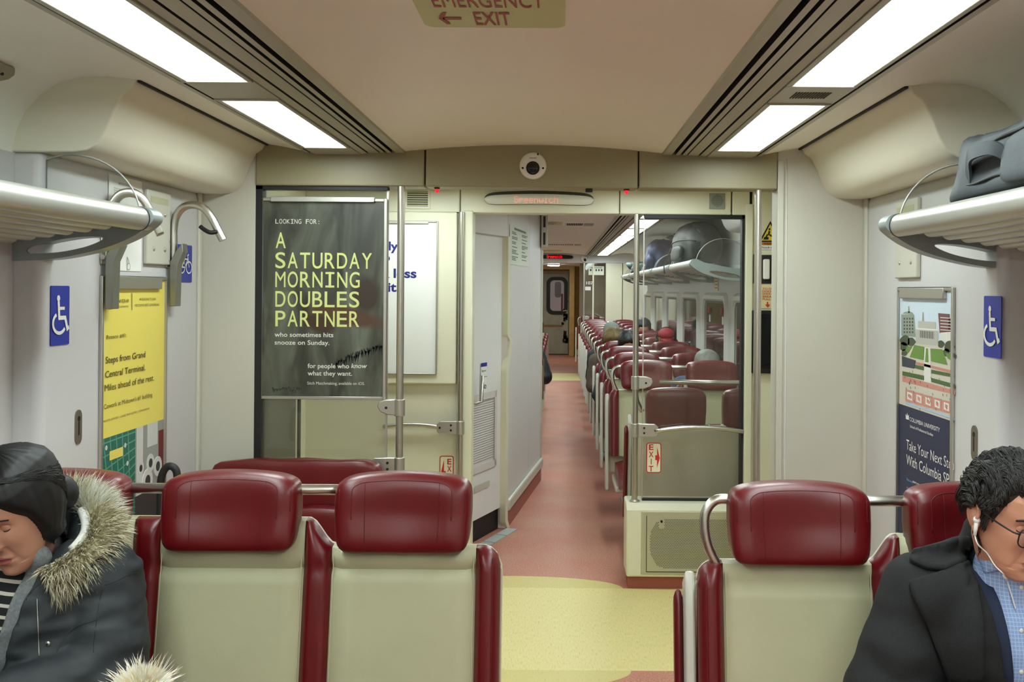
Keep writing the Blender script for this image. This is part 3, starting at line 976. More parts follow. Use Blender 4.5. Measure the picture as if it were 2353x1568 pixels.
    for i, x in enumerate(xs):
        m = MB()
        w = P / 2 - .008
        rows = []
        for t in range(13):
            v = t / 12
            y = -.10 - .46 * v
            zz = .475 + .012 * math.sin(v * 3) - (.10 * max(0, v - .86) ** 2 / .02 if v > .86 else 0)
            rows.append([(x - w + 2 * w * u / 10, y, zz - .02 * (abs(u - 5) / 5) ** 4) for u in range(11)])
        m.grid(rows)
        m.grid([rows[-1], [(p[0], p[1] + .01, .37) for p in rows[-1]], [(p[0], -.10, .37) for p in rows[-1]]])
        for c in (0, -1):
            m.grid([[r[c] for r in rows], [(r[c][0], r[c][1], .37) for r in rows]])
        m.build('seat_cushion', RED, o, smooth=True, angle=50, local=True)
    m = MB(); m.box(e0 + .02, e1 - .02, -.53, -.07, .33, .372); m.build('seat_pan', SHELLW, o, bevel=.01, local=True)
    for sx in ((-1, 1) if n > 2 else (1, -1)):
        m = MB(); xx = (edges[0] + .16) if sx < 0 else (edges[-1] - .16)
        m.box(xx - .03, xx + .03, -.42, -.12, .0, .335); m.box(xx - .05, xx + .05, -.50, -.06, 0, .03)
        m.build('leg', ALUD, o, bevel=.006, local=True)
    if handle:
        xx = edges[0] - .045 if handle < 0 else edges[-1] + .045
        m = MB()
        fr = [(back_y(z) + .02, z) for z in (.26, .4, .6, .8, .88)] + [(back_y(.92) + .035, .925)] + [(back_y(z) + .10, z) for z in (.88, .7, .5, .26)]
        m.prism(fr, xx - .012, xx + .014, 'x')
        m.build('side_panel', SHELLW, o, bevel=.008, local=True)
        m = MB()
        fr = [(back_y(z) + .075, z) for z in (.30, .5, .7, .82)] + [(back_y(.87) + .085, .865)] + [(back_y(z) + .115, z) for z in (.82, .6, .30)]
        m.prism(fr, xx + handle * .012, xx + handle * .036, 'x')
        m.build('side_pad', RED, o, bevel=.010, local=True)
    o.location = loc
    return o
nearL = bench('red and beige three-seat bench on the left, carrying the person in the parka', 'passenger benches of the near saloon', 3, (1.03, 1.03, .962), None, None, loc=(-.868, 2.70, 0))
nearR = bench('red and beige two-seat bench on the right, carrying the person in glasses', 'passenger benches of the near saloon', 2, (.952, 1.02), None, -1, loc=(.855, 2.61, 0))
ORD = ['first', 'second', 'third', 'fourth', 'fifth', 'sixth', 'seventh', 'eighth', 'ninth', 'tenth', 'eleventh', 'twelfth', 'thirteenth']
GR = 'benches right of the aisle in the far saloon'
rowsR = [7.08 + .87 * i for i in range(12)]
for i, y in enumerate(rowsR):
    if i == 0:
        lab = 'nearest bench facing us beyond the right glass screen'
    elif i == len(rowsR) - 1:
        lab = 'two-seat bench right of the aisle standing against the far partition'
    else:
        lab = '%s bench facing us beyond the right glass, counted from that glass' % ORD[i]
    dup(nearR, (.855, y, 0), lab, GR, skip=('side_pad',))
turned = bench('bench turned away from us behind the right glass screen, dark red backs', GR, 2, (.86, .86), None, 1, loc=(.935, 5.96, 0), HRZ=(.80, 1.082))
turned.rotation_euler.z = math.pi
GL = 'benches left of the aisle in the far saloon'
for i in range(8):
    y = 9.75 + .87 * i
    lab = ('%s three-seat bench past the restroom block, left of the aisle' % ORD[i]) if i else 'three-seat bench directly behind the restroom block, left of the aisle'
    dup(nearL, (-.868, y, 0), lab, GL)
# a pair of benches behind the far partition
dup(nearR, (.855, 18.9 + .6, 0), 'two-seat bench beyond the far partition glass', GR, skip=('side_pad',))
# ================================================================ luggage racks
def rack(s, ya, yb, label, group, end_near=True):
    W0 = U(s, 1.575)
    def u(x): return W0 - s * x                 # x: distance out from the side wall
    o = thing('luggage_rack', label, 'rack', (W0, (ya + yb) / 2, 1.8), group)
    m = MB()
    ell = [(u(.395) + .030 * math.cos(a * math.pi / 10), 1.868 + .036 * math.sin(a * math.pi / 10)) for a in range(20)]
    m.prism(ell, ya + .04, yb - .035, 'y'); m.build('front_rail', ALU, o, smooth=True, angle=40)
    m = MB(); m.prism([(u(.395) + .0312 * math.cos(a * math.pi / 10), 1.868 + .0372 * math.sin(a * math.pi / 10)) for a in range(20)], yb - .080, yb - .074, 'y'); m.build('rail_gasket', BLACK, o)
    m = MB()
    for k in range(6):
        c = .335 - k * .056
        pr = [(u(c + .024 * math.cos(a * math.pi / 8)), 1.852 - .014 * k * .6 + .016 * math.sin(a * math.pi / 8) - .01) for a in range(16)]
        m.prism(pr, ya + .17, yb - .19, 'y')
    m.build('slats', ALU, o, smooth=True, angle=40)
    outer = [(.0, 1.735), (.06, 1.737), (.15, 1.745), (.28, 1.775), (.365, 1.809), (.418, 1.845), (.436, 1.868), (.428, 1.893), (.40, 1.906), (.37, 1.900), (.34, 1.882), (.26, 1.866), (.12, 1.84), (.0, 1.83)]
    inner = [(.055, 1.757), (.14, 1.762), (.22, 1.778), (.270, 1.797), (.282, 1.808), (.26, 1.812), (.19, 1.808), (.10, 1.792), (.055, 1.777), (.045, 1.765)]
    outer = [tuple(p)[:2] for p in spline([(a, b, 0) for a, b in outer], 4)]
    inn = spline([(a, b, 0) for a, b in inner + inner[:1]], 4)[:-1]
    inner = [tuple(p)[:2] for p in inn]
    c = (.165, 1.783)
    def hit(d):
        best = None
        n = len(outer)
        for i in range(n):
            p, q = outer[i], outer[(i + 1) % n]
            ex, ey = q[0] - p[0], q[1] - p[1]
            det = d[0] * -ey + d[1] * ex
            if abs(det) < 1e-12: continue
            wx, wy = p[0] - c[0], p[1] - c[1]
            t = (wx * -ey + wy * ex) / det; k = (d[0] * wy - d[1] * wx) / det
            if t > 0 and -1e-6 <= k <= 1 + 1e-6: best = t if best is None else max(best, t)
        return (c[0] + d[0] * best, c[1] + d[1] * best)
    angs = sorted(set([round(math.atan2(p[1] - c[1], p[0] - c[0]), 5) for p in outer] + [round(math.atan2(p[1] - c[1], p[0] - c[0]), 5) for p in inner]))
    def hit_in(a):
        d = (math.cos(a), math.sin(a)); n = len(inner); best = .01
        for i in range(n):
            p, q = inner[i], inner[(i + 1) % n]
            ex, ey = q[0] - p[0], q[1] - p[1]
            det = d[0] * -ey + d[1] * ex
            if abs(det) < 1e-12: continue
            wx, wy = p[0] - c[0], p[1] - c[1]
            t = (wx * -ey + wy * ex) / det; k = (d[0] * wy - d[1] * wx) / det
            if t > 0 and -1e-6 <= k <= 1 + 1e-6: best = max(best, t)
        return (c[0] + d[0] * best, c[1] + d[1] * best)
    I = [hit_in(a) for a in angs]; O = [hit((math.cos(a), math.sin(a))) for a in angs]
    for e in ((yb,) if not end_near else (yb, ya)):
        sg = -1 if e == yb else 1
        t0, t1 = (e, e - .075) if e == yb else (e, e + .075)
        m = MB()
        n = len(angs)
        vs = [(u(p[0]), t, p[1]) for t in (t0, t1) for p in I] + [(u(p[0]), t, p[1]) for t in (t0, t1) for p in O]
        fs = []
        for i in range(n):
            j = (i + 1) % n
            fs += [(i, j, 2 * n + j, 2 * n + i), (n + i, 3 * n + i, 3 * n + j, n + j), (i, n + i, n + j, j), (2 * n + i, 2 * n + j, 3 * n + j, 3 * n + i)]
        m.add(vs, fs)
        top = [(.375, 1.848), (.30, 1.836), (.20, 1.822), (.10, 1.806), (.0, 1.79)]
        ye = e + sg * .21
        for (a, b), (c_, d_) in zip(top[:-1], top[1:]):
            m.add([(u(a), t1, b), (u(c_), t1, d_), (u(c_), ye, d_ + .03), (u(a), ye, b + .012), (u(a), t1, b + .012), (u(c_), t1, d_ + .012), (u(c_), ye, d_ + .042), (u(a), ye, b + .024)], [(0, 1, 2, 3), (4, 7, 6, 5), (0, 3, 7, 4), (3, 2, 6, 7)])
        m.build('end_bracket', ALUD, o, smooth=True, angle=40)
        m = MB()
        yy = e - sg * -.045
        m.prism([(u(.17 + .215 * math.cos(a * math.pi / 24)), 1.862 + .205 * math.sin(a * math.pi / 24)) for a in range(25)], yy - .004, yy + .004, 'y', 0)
        m.build('end_stop', ACRYL, o)
        rim = MB(); rim.tube([(u(.17 + .215 * math.cos(a * math.pi / 24)), yy, 1.862 + .205 * math.sin(a * math.pi / 24)) for a in range(25)], .0028, 6)
        rim.build('end_stop_edge', mat('frosted acrylic edge', (200, 202, 196), .35), o, smooth=True)
    return o
rack(-1, -.8, 3.17, 'silver luggage rack on the left wall, empty, above the woman', 'luggage racks of the near saloon')
rack(1, -.8, 3.21, 'silver luggage rack on the right wall carrying the black bag', 'luggage racks of the near saloon')
RK = ['nearest', 'second', 'third', 'fourth', 'farthest']
for i in range(5):
    rack(1, 7.8 + 1.73 * i, 7.8 + 1.73 * i + 1.68, '%s luggage rack over the windows of the far saloon' % RK[i], 'luggage racks of the far saloon', True)

# ---- bags on the racks
def soft_box(cx, cy_, cz, hx, hy, hz, e=4.0, n=10, sag=0.0, seed=1, amp=.012):
    m = MB(); bm = bmesh.new(); bmesh.ops.create_cube(bm, size=2)
    bmesh.ops.subdivide_edges(bm, edges=bm.edges, cuts=n, use_grid_fill=True)
    vs = []
    bm.verts.index_update()
    for v in bm.verts:
        a, b, c = v.co
        L = (abs(a) ** e + abs(b) ** e + abs(c) ** e) ** (1 / e)
        p = Vector((a / L * hx, b / L * hy, c / L * hz))
        q = noise.noise(Vector((p.x * 9 + seed, p.y * 9, p.z * 9)))
        p *= 1 + amp / max(.05, min(hx, hy, hz)) * q
        p.z -= sag * (p.x / hx) ** 2 * (1 if c > 0 else 0)
        vs.append(p + Vector((cx, cy_, cz)))
    m.add(vs, [[v.index for v in f.verts] for f in bm.faces])
    bm.free()
    return m
CLOTHL = mat('slate nylon', (52, 58, 62), .55, bump=.3, bscale=500, vary=.10, vscale=26)
CLOTHB = mat('black nylon', (24, 26, 28), .6, bump=.3, bscale=400, vary=.12, vscale=30)
CLOTHN = mat('navy nylon', (36, 46, 84), .6, bump=.3, bscale=300, vary=.2, vscale=20)
CLOTHG = mat('grey green nylon', (70, 82, 80), .7, bump=.3, bscale=300, vary=.2, vscale=20)
o = thing('laptop_bag', 'black padded laptop bag lying on the right luggage rack', 'bag', (1.25, 2.46, 1.9))
def bagp(p):
    """slumped: the far end slopes back as it rises, the top sags a little in the middle."""
    t = max(0, min(1, (p.y - 2.2) / .6)); h = (p.z - 1.905) / .18
    return Vector((p.x + .010 * h, p.y - .150 * h * t ** 2, p.z + .012 * h * math.sin(p.y * 9) - .010 * h * math.sin((p.x - 1.1) * 9)))
def bags(y, h, out=0.0): return bagp(Vector((1.086 - out, y, 1.905 + .18 * h)))
m = soft_box(1.255, 2.50, 1.995, .170, .40, .090, 9, 14, 0, 3, .006)
for v in m.v: v[:] = bagp(v)[:]
m.build('body', CLOTHL, o, smooth=True)
for h, r_ in ((.26, .0035), (.80, .0045)):
    m = MB(); m.tube([bags(2.15 + .60 * t / 18, h + .02 * math.sin(t * .7), -.002) for t in range(19)], r_, 6); m.build('zip', BLACK, o, smooth=True)
m = MB()
path = spline([bags(2.70, .30, -.004), bags(2.69, .52, .012), bags(2.64, .64, .030), bags(2.56, .66, .034), bags(2.48, .62, .028), bags(2.44, .50, .012), bags(2.43, .32, -.004)], 5)
rows = []
for i, p in enumerate(path):
    t = (path[min(i + 1, len(path) - 1)] - path[max(i - 1, 0)]).normalized(); n = t.cross(Vector((1, 0, 0))).normalized()
    rows.append([p + n * .017 + Vector((.004, 0, 0)), p + n * .017 - Vector((.004, 0, 0)), p - n * .017 - Vector((.004, 0, 0)), p - n * .017 + Vector((.004, 0, 0))])
m.grid(rows, wrap=True); m.build('carry_handle', CLOTHL, o, smooth=True, angle=60)
m = soft_box(1.082, 2.28, 1.978, .016, .18, .056, 5, 8, 0, 5, .003)
for v in m.v: v[:] = bagp(v)[:]
m.build('front_pocket', CLOTHL, o, smooth=True)
o = thing('duffel_bag', 'big dark duffel bag with pale zip filling the nearest rack of the far saloon', 'bag', (1.24, 8.9, 1.9))
m = soft_box(1.235, 9.0, 2.05, .185, .68, .215, 2.6, 14, 0, 8, .012)
for v in m.v:
    if v.z < 1.905: v.z = 1.905
m.build('body', CLOTHB, o, smooth=True)
def duf(y, th): 
    k = max(0, 1 - abs((y - 9.0) / .685) ** 2.6) ** (1 / 2.6); return Vector((1.235 - .192 * k * math.cos(th), y, 2.05 + .222 * k * math.sin(th)))
m = MB(); m.tube([duf(8.36 + 1.28 * t / 24, R(58)) for t in range(25)], .010, 6); m.build('piping', CLOTHG, o, smooth=True)
m = MB(); m.tube([duf(8.36 + 1.28 * t / 24, R(12)) for t in range(25)], .006, 6); m.build('zip', BLACK, o, smooth=True)
m = soft_box(1.06, 8.95, 1.985, .03, .34, .065, 4, 8, 0, 9, .004); m.build('side_pocket', CLOTHB, o, smooth=True)
m = MB(); m.tube(spline([(1.07, 9.5, 2.06), (1.035, 9.55, 1.96), (1.012, 9.6, 1.90), (1.02, 9.62, 1.82)], 5), .007, 6); m.build('strap', BLACK, o, smooth=True)
o = thing('backpack', 'navy blue backpack upright on a rack of the far saloon', 'bag', (1.2, 11.7, 1.9))
soft_box(1.20, 11.7, 2.06, .17, .26, .18, 3.2, 10, 0, 12, .03).build('body', CLOTHN, o, smooth=True)
soft_box(1.06, 11.62, 2.02, .05, .17, .11, 3.2, 8, 0, 14, .02).build('pocket', CLOTHN, o, smooth=True)
o = thing('folded_jacket', 'grey green jacket heaped on a rack of the far saloon', 'jacket', (1.18, 13.6, 1.9))
soft_box(1.18, 13.7, 1.96, .19, .5, .085, 2.6, 10, 0, 22, .05).build('heap', CLOTHG, o, smooth=True)
m = MB(); m.tube([(1.0, 13.5, 1.95), (.985, 13.4, 1.9), (1.0, 13.3, 1.92)], .02, 6); m.build('sleeve', CLOTHG, o, smooth=True)

# ================================================================ signs and equipment on the headers
o = thing('dome_camera', 'white round security camera in the middle of the near header', 'camera', (-.117, Y1 - .012, 2.207))
m = MB(); m.lathe([(.060, Y1 - .012), (.0595, Y1 - .020), (.056, Y1 - .027), (.046, Y1 - .034), (.034, Y1 - .036)], (-.117, 0, 2.207), 'y', 40); m.build('housing', WHITE, o, smooth=True, angle=50)
m = MB(); m.lathe([(.030, Y1 - .033), (.030, Y1 - .039), (.026, Y1 - .040)], (-.117, 0, 2.195), 'y', 28); m.build('lens_ring', DARKM, o, smooth=True, angle=40)
m = MB(); m.ball((-.117, Y1 - .036, 2.195), .0265, .018, .0265, 24, 16); m.build('lens_dome', mat('dark dome', (12, 12, 12), .08), o, smooth=True)
m = MB()
for dx in (-.045, .045): m.lathe([(.005, Y1 - .0345), (.004, Y1 - .0355)], (-.117 + dx, 0, 2.195), 'y', 12)
m.lathe([(.0045, Y1 - .031), (.004, Y1 - .032)], (-.117 + .022, 0, 2.257), 'y', 12)
m.box(-.117 - .016, -.117 + .016, Y1 - .0375, Y1 - .0355, 2.2385, 2.2405)
m.build('screw', DARKM, o)
LEDR = mat('red indicator lamp', (190, 20, 30), .25, emit=(255, 30, 50), estr=1.2)
for x, lab in ((-.548, 'small red indicator lamp under the header, beside the left vent'), (.302, 'small red indicator lamp under the header, right of the destination sign')):
    o = thing('indicator_lamp', lab, 'lamp', (x, Y1 + .03, HB), 'red indicator lamps')
    m = MB(); m.lathe([(.013, HB), (.013, HB - .005), (.009, HB - .007)], (x, Y1 + .03, 0), 'z', 14); m.build('base', DARKM, o)
    m = MB(); m.ball((x, Y1 + .03, HB - .011), .009, .009, .013, 12, 8); m.build('bulb', LEDR, o, smooth=True)
o = thing('sensor_box', 'tiny black sensor under the header near the destination sign', 'sensor', (.132, Y1 + .03, 2.085))
m = MB(); m.box(.118, .150, Y1 + .02, Y1 + .05, HB - .015, HB + .0005); m.build('housing', BLACK, o, bevel=.002)
o = thing('destination_sign', 'silver lens-shaped destination sign reading Greenwich over the aisle', 'sign', (-.112, Y2 - .01, 2.17))
def lens(x0, x1, z0, z1, bow, n=20, r=.02):
    top = [(x0 + (x1 - x0) * t / n, z1 - bow * (2 * t / n - 1) ** 2) for t in range(n + 1)]
    bot = [(x1 - (x1 - x0) * t / n, z0 + bow * .35 * (2 * t / n - 1) ** 2) for t in range(n + 1)]
    return top + [(x1 + r, (z0 + z1) / 2 - bow * .3)] + bot + [(x0 - r, (z0 + z1) / 2 - bow * .3)]
def pill(xc, hw, zc, hh, bow, s): 
    e = max(0, 1 - abs(s) ** 14) ** .5
    return zc + hh * e - bow * s * s, zc - hh * e - bow * .45 * s * s
SS = [math.sin(R(90) * (-1 + t / 24)) for t in range(49)]
tp = [(-.112 + .307 * q_, pill(-.112, .307, 2.172, .038, .014, q_)) for q_ in SS]
m = MB(); m.prism([(x, z[0]) for x, z in tp] + [(x, z[1]) for x, z in tp[::-1][1:-1]], Y2 - .012, Y2 + .005); m.build('bezel', mat('smoked sign bezel', (52, 50, 44), .3), o, smooth=True, angle=40)
SIGNG = mat('silvered sign window', (232, 236, 228), .25, spec=.7, coat=.3)
m = MB()
rows = []
for j in range(11):
    v = j / 10; row = []
    for x, (zt, zb) in tp[1:-1]:
        zw = zb + (zt - zb) * .76
        row.append((x, Y2 - .0125 - .022 * math.sin(math.pi * (.06 + .88 * v)), zb + .001 + (zw - zb - .001) * v))
    rows.append(row)
m.grid(rows); m.build('window', SIGNG, o, smooth=True)
LEDT = mat('faint red LEDs', (255, 190, 180), .5, emit=(255, 150, 135), estr=.55)
m = MB()
def dots(mb, text, x0, z0, w, h, y, mi=0, bow=0.0):
    """dot-matrix lettering, 5 x 7 dots a letter."""
    F = {'G': '01110 10001 10000 10111 10001 10001 01110', 'r': '00000 00000 10110 11001 10000 10000 10000', 'e': '00000 00000 01110 10001 11111 10000 01110', 'n': '00000 00000 10110 11001 10001 10001 10001',
         'w': '00000 00000 10001 10001 10101 10101 01010', 'i': '00100 00000 01100 00100 00100 00100 01110', 'c': '00000 00000 01110 10000 10000 10001 01110', 'h': '10000 10000 10110 11001 10001 10001 10001'}
    pit = w / (len(text) * 6 - 1); pz = h / 6
    for i, ch in enumerate(text):
        for r_, row in enumerate(F[ch].split()):
            for c_, bit in enumerate(row):
                if bit == '1':
                    x = x0 + (i * 6 + c_) * pit; z = z0 + (6 - r_) * pz; d = min(pit, pz) * .44
                    mb.add([(x - d, y, z - d), (x + d, y, z - d), (x + d, y, z + d), (x - d, y, z + d)], [(0, 1, 2, 3)], mi)
dots(m, 'Greenwich', -.248, 2.142, .245, .034, Y2 - .0365)
m.build('led_text', LEDT, o)
o = thing('loudspeaker', 'square grey loudspeaker grille on the vestibule header', 'speaker', (.886, Y2, 2.16))
m = MB(); m.box(.842, .930, Y2 - .006, Y2 + .004, 2.116, 2.204); m.build('plate', mat('grey cast plate', (150, 156, 146), .45, .4), o, bevel=.003)
m = MB()
for i in range(-6, 7):
    for j in range(-6, 7):
        if i * i + j * j < 40: m.lathe([(.0018, Y2 - .0068), (.0018, Y2 - .0062)], (.886 + i * .0055, 0, 2.163 + j * .0055), 'y', 6)
m.build('grille', HOLE, o)
o = thing('air_vent', 'small louvred air vent on the header left of the destination sign', 'vent', (-.792, Y2, 2.16))
m = MB()
m.box(-.862, -.722, Y2 - .008, Y2 + .004, 2.105, 2.215, 0); m.box(-.850, -.734, Y2 - .009, Y2 - .0075, 2.118, 2.203, 1)
m.build('frame', [CREAM_Y, GAP], o)
m = MB()
for i in range(7): m.box(-.850, -.734, Y2 - .014, Y2 - .008, 2.119 + i * .0124, 2.1265 + i * .0124)
m.build('louvres', VINYL, o)
m = MB(); m.box(-.96, -.48, Y2 - .003, Y2 + .002, 2.082, 2.088); struct(m.build('trim_header_seam', GAP))

# ---- placard on the left cove, cut by the edge of the photo
o = thing('cove_placard', 'olive rounded placard with a screw on the left ceiling cove', 'sign', (U(-1, 1.47), 2.6, 2.26))
def cove(y, t, off=.0): return Vector((U(-1, 1.428 + .068 * t - .004 - off), y, 2.283 - .049 * t - .003 - off))
ol = rrect(2.20, 2.87, 0, 1, .03, 5)
ol = [(y, max(0, min(1, .5 + (t - .5) * (1 - .75 * max(0, (y - 2.80) / .07) ** 2)))) for y, t in ol]
m = MB(); n = len(ol); m.add([cove(*q_) for q_ in ol] + [cove(q_[0], q_[1], -.003) for q_ in ol], [tuple(range(n))] + [(i, (i + 1) % n, n + (i + 1) % n, n + i) for i in range(n)]); m.build('plate', mat('olive placard', (150, 148, 118), .5), o)
m = MB(); m.ball(cove(2.82, .5, .001), .005, .005, .005, 10, 6); m.build('screw', DARKM, o, smooth=True)

# ---- ceiling exit signs and vents
PHOTO = mat('photoluminescent panel', (196, 204, 146), .5)
EXRED = mat('exit red', (150, 24, 20), .5)
def ceiling_sign(xc, yf, w, d, z, label, arrow):
    o = thing('exit_sign', label, 'sign', (xc, yf, z), 'ceiling exit signs')
    m = MB(); m.prism([(xc + a, yf - d + b) for a, b in rrect(-w / 2, w / 2, 0, d, .03)], z - .004, z, 'z'); m.build('panel', PHOTO, o)
    m = MB(); Rv, Uv = Vector((1, 0, 0)), Vector((0, -1, 0))
    cap = d * .33
    letters(m, 'EMERGENCY', (xc - w * .375, yf - d * .54, z - .0055), Rv, Uv, cap, w * .735, 0, 0)
    letters(m, 'EXIT', (xc - w * (.13 if arrow < 0 else .36), yf - d * .09, z - .0055), Rv, Uv, cap, w * .25, 0, .012)
    ac = xc - w * .30 if arrow < 0 else xc + w * .22
    yy = yf - d * .09 - cap / 2
    a = w * .08
    for q in ([(-a, 0), (-.45 * a, cap * .46), (-.10 * a, cap * .46), (-.5 * a, 0)], [(-a, 0), (-.5 * a, 0), (-.10 * a, -cap * .46), (-.45 * a, -cap * .46)], [(-.6 * a, cap * .09), (a, cap * .09), (a, -cap * .09), (-.6 * a, -cap * .09)]):
        m.add([(ac + (p if arrow < 0 else -p), yy + r_, z - .0055) for p, r_ in q], [(0, 1, 2, 3)])
    m.build('lettering', EXRED, o)
ceiling_sign(-.158, 2.432, .338, .33, 2.2985, 'EMERGENCY EXIT sign with left arrow on the ceiling at the top edge of the photo', -1)
ceiling_sign(-.150, 9.86, .36, .42, 2.2985, 'EMERGENCY EXIT ceiling sign with right arrow past the restroom block', 1)
ceiling_sign(-.115, 16.9, .36, .60, 2.2985, 'EMERGENCY EXIT ceiling sign with left arrow far down the car', -1)
for y, xa, xb, lab in ((9.55, .045, .36, 'louvred ceiling vent beside the nearer right-arrow exit sign'), (13.9, -.17, .34, 'long louvred ceiling vent far down the car')):
    o = thing('ceiling_vent', lab, 'vent', ((xa + xb) / 2, y, 2.28), 'ceiling vents of the far saloon')
    m = MB(); m.box(xa, xb, y - .2, y + .2, 2.280, 2.30); m.build('frame', CEILM, o, bevel=.006)
    m = MB(); n = 9 if xb - xa < .4 else 14
    for i in range(n):
        x = xa + .03 + i * (xb - xa - .16) / n; m.box(x, x + .013, y - .15, y + .15, 2.2785, 2.281)
    m.build('slots', GAP, o)
    m = MB(); m.box(xb - .12, xb - .03, y - .15, y + .15, 2.276, 2.281); m.build('cover', mat('grey cast plate', (150, 156, 146)), o)

# ================================================================ posters
def frame_y(o, Y, x0, x1, z0, z1, w=.012, m_=None):
    m = MB()
    m.box(x0 - w, x0, Y - .012, Y + .004, z0 - w, z1 + w); m.box(x1, x1 + w, Y - .012, Y + .004, z0 - w, z1 + w)
    m.box(x0, x1, Y - .010, Y + .004, z1, z1 + w); m.box(x0, x1, Y - .010, Y + .004, z0 - w, z0)
    return m.build('frame', m_ or CAST, o, bevel=.002)
def fabric_print():
    m = bpy.data.materials.new('printed grey fabric picture'); m.use_nodes = True
    nt = m.node_tree; N = nt.nodes; L = nt.links; b = N['Principled BSDF']
    tc = N.new('ShaderNodeTexCoord')
    mp = N.new('ShaderNodeMapping'); mp.inputs['Rotation'].default_value = (0, R(28), 0); mp.inputs['Scale'].default_value = (5.5, 1, 1.7)
    L.new(tc.outputs['Object'], mp.inputs['Vector'])
    n1 = N.new('ShaderNodeTexNoise'); n1.inputs['Scale'].default_value = 1.6; n1.inputs['Detail'].default_value = 3; n1.inputs['Distortion'].default_value = .9
    L.new(mp.outputs['Vector'], n1.inputs['Vector'])
    r = N.new('ShaderNodeValToRGB')
    st = [(.28, srgb(36, 37, 30)), (.45, srgb(70, 72, 62)), (.6, srgb(92, 96, 84)), (.78, srgb(118, 124, 110))]
    while len(r.color_ramp.elements) < 4: r.color_ramp.elements.new(.5)
    for e, (p, c) in zip(r.color_ramp.elements, st): e.position = p; e.color = c
    L.new(n1.outputs['Fac'], r.inputs['Fac'])
    last = r.outputs['Color']
    for cx, cz, rot, sx, sz, colr in ((.10, .435, 12, .22, .055, srgb(84, 60, 42)), (.19, .53, -10, .085, .11, srgb(58, 46, 36)), (-.02, .40, 20, .10, .05, srgb(66, 48, 34))):
        mq = N.new('ShaderNodeMapping'); mq.vector_type = 'TEXTURE'
        mq.inputs['Location'].default_value = (cx, 0, cz); mq.inputs['Rotation'].default_value = (0, R(rot), 0); mq.inputs['Scale'].default_value = (sx, 1, sz)
        L.new(tc.outputs['Object'], mq.inputs['Vector'])
        gr = N.new('ShaderNodeTexGradient'); gr.gradient_type = 'SPHERICAL'; L.new(mq.outputs['Vector'], gr.inputs['Vector'])
        cr = N.new('ShaderNodeValToRGB'); cr.color_ramp.elements[0].position = .05; cr.color_ramp.elements[1].position = .45; L.new(gr.outputs['Fac'], cr.inputs['Fac'])
        mx = N.new('ShaderNodeMix'); mx.data_type = 'RGBA'; L.new(cr.outputs['Color'], mx.inputs[0]); L.new(last, mx.inputs[6]); mx.inputs[7].default_value = colr
        last = mx.outputs[2]
    L.new(last, b.inputs['Base Color'])
    b.inputs['Roughness'].default_value = .35
    return m
YP = Y1 + .018
Pp = planeY(YP)
o = thing('poster', 'large grey fabric poster reading A SATURDAY MORNING DOUBLES PARTNER', 'poster', (-1.05, YP, 1.1))
c0, c1 = Pp(606, 462), Pp(880, 912)
m = MB(); m.box(c0.x, c1.x, YP - .003, YP + .003, c1.z, c0.z); m.build('sheet', fabric_print(), o)
frame_y(o, YP, c0.x, c1.x, c1.z, c0.z, .014)
m = MB(); a = Pp(624, 452); b_ = Pp(862, 466)
m.prism(rrect(a.x, b_.x, b_.z, a.z, .006), YP - .020, YP - .008, 'y'); m.build('top_clip', ALU, o, bevel=.002)
PL = lambda px, py: onY(YP - .0034, px, py)
def blob_px(mb, pts, plane, lift, mi): flat_px(mb, [tuple(p)[:2] for p in spline([(x, y, 0) for x, y in pts + pts[:1]], 5)[:-1]], plane, lift, mi)
m = MB()
FR = mat('printed dark fringe', (44, 46, 40), .5)
rng = random.Random(5)
for i in range(60):
    t = i / 59; x = 770 + 106 * t; y = 830 - 40 * t + rng.uniform(-5, 5)
    flat_px(m, [(x, y), (x + 4, y + 1), (x + rng.uniform(-4, 4), y + rng.uniform(10, 24))], PL, (0, -.0004, 0))
for i in range(26):
    x = 625 + i * 2.6; y = 893 + rng.uniform(-4, 4)
    flat_px(m, [(x, y), (x + 3, y), (x + rng.uniform(-3, 3), y + rng.uniform(5, 12))], PL, (0, -.0004, 0))
m.build('fringe', FR, o)
LIME = mat('printed lime lettering', (214, 222, 140), .5); OFFW = mat('printed off white lettering', (226, 228, 216), .5)
PT = lambda px, py: onY(YP - .0040, px, py)
printed(o, LIME, PT, [(t, xa, xb, y, 35.5, .006) for t, xa, xb, y in (('A', 631, 659, 570), ('SATURDAY', 630, 857, 616), ('MORNING', 630, 829, 660), ('DOUBLES', 630, 828, 705), ('PARTNER', 630, 828, 750))], 'headline', True)
printed(o, OFFW, PT, [('LOOKING FOR:', 632, 737, 514, 10.5, 0)], 'small_lettering', True)
printed(o, OFFW, PT, [('who sometimes hits', 631, 766, 774, 10, .012), ('snooze on Sunday.', 631, 757, 792, 10, .012), ('for people who', 707, 802, 846, 10, .012), ('know', 807, 842, 846, 10, .012, .2),
                      ('what they want.', 707, 809, 863, 10, .012), ('Sitch Matchmaking, available on iOS.', 706, 838, 884, 6.5, .008)], 'small_lettering')

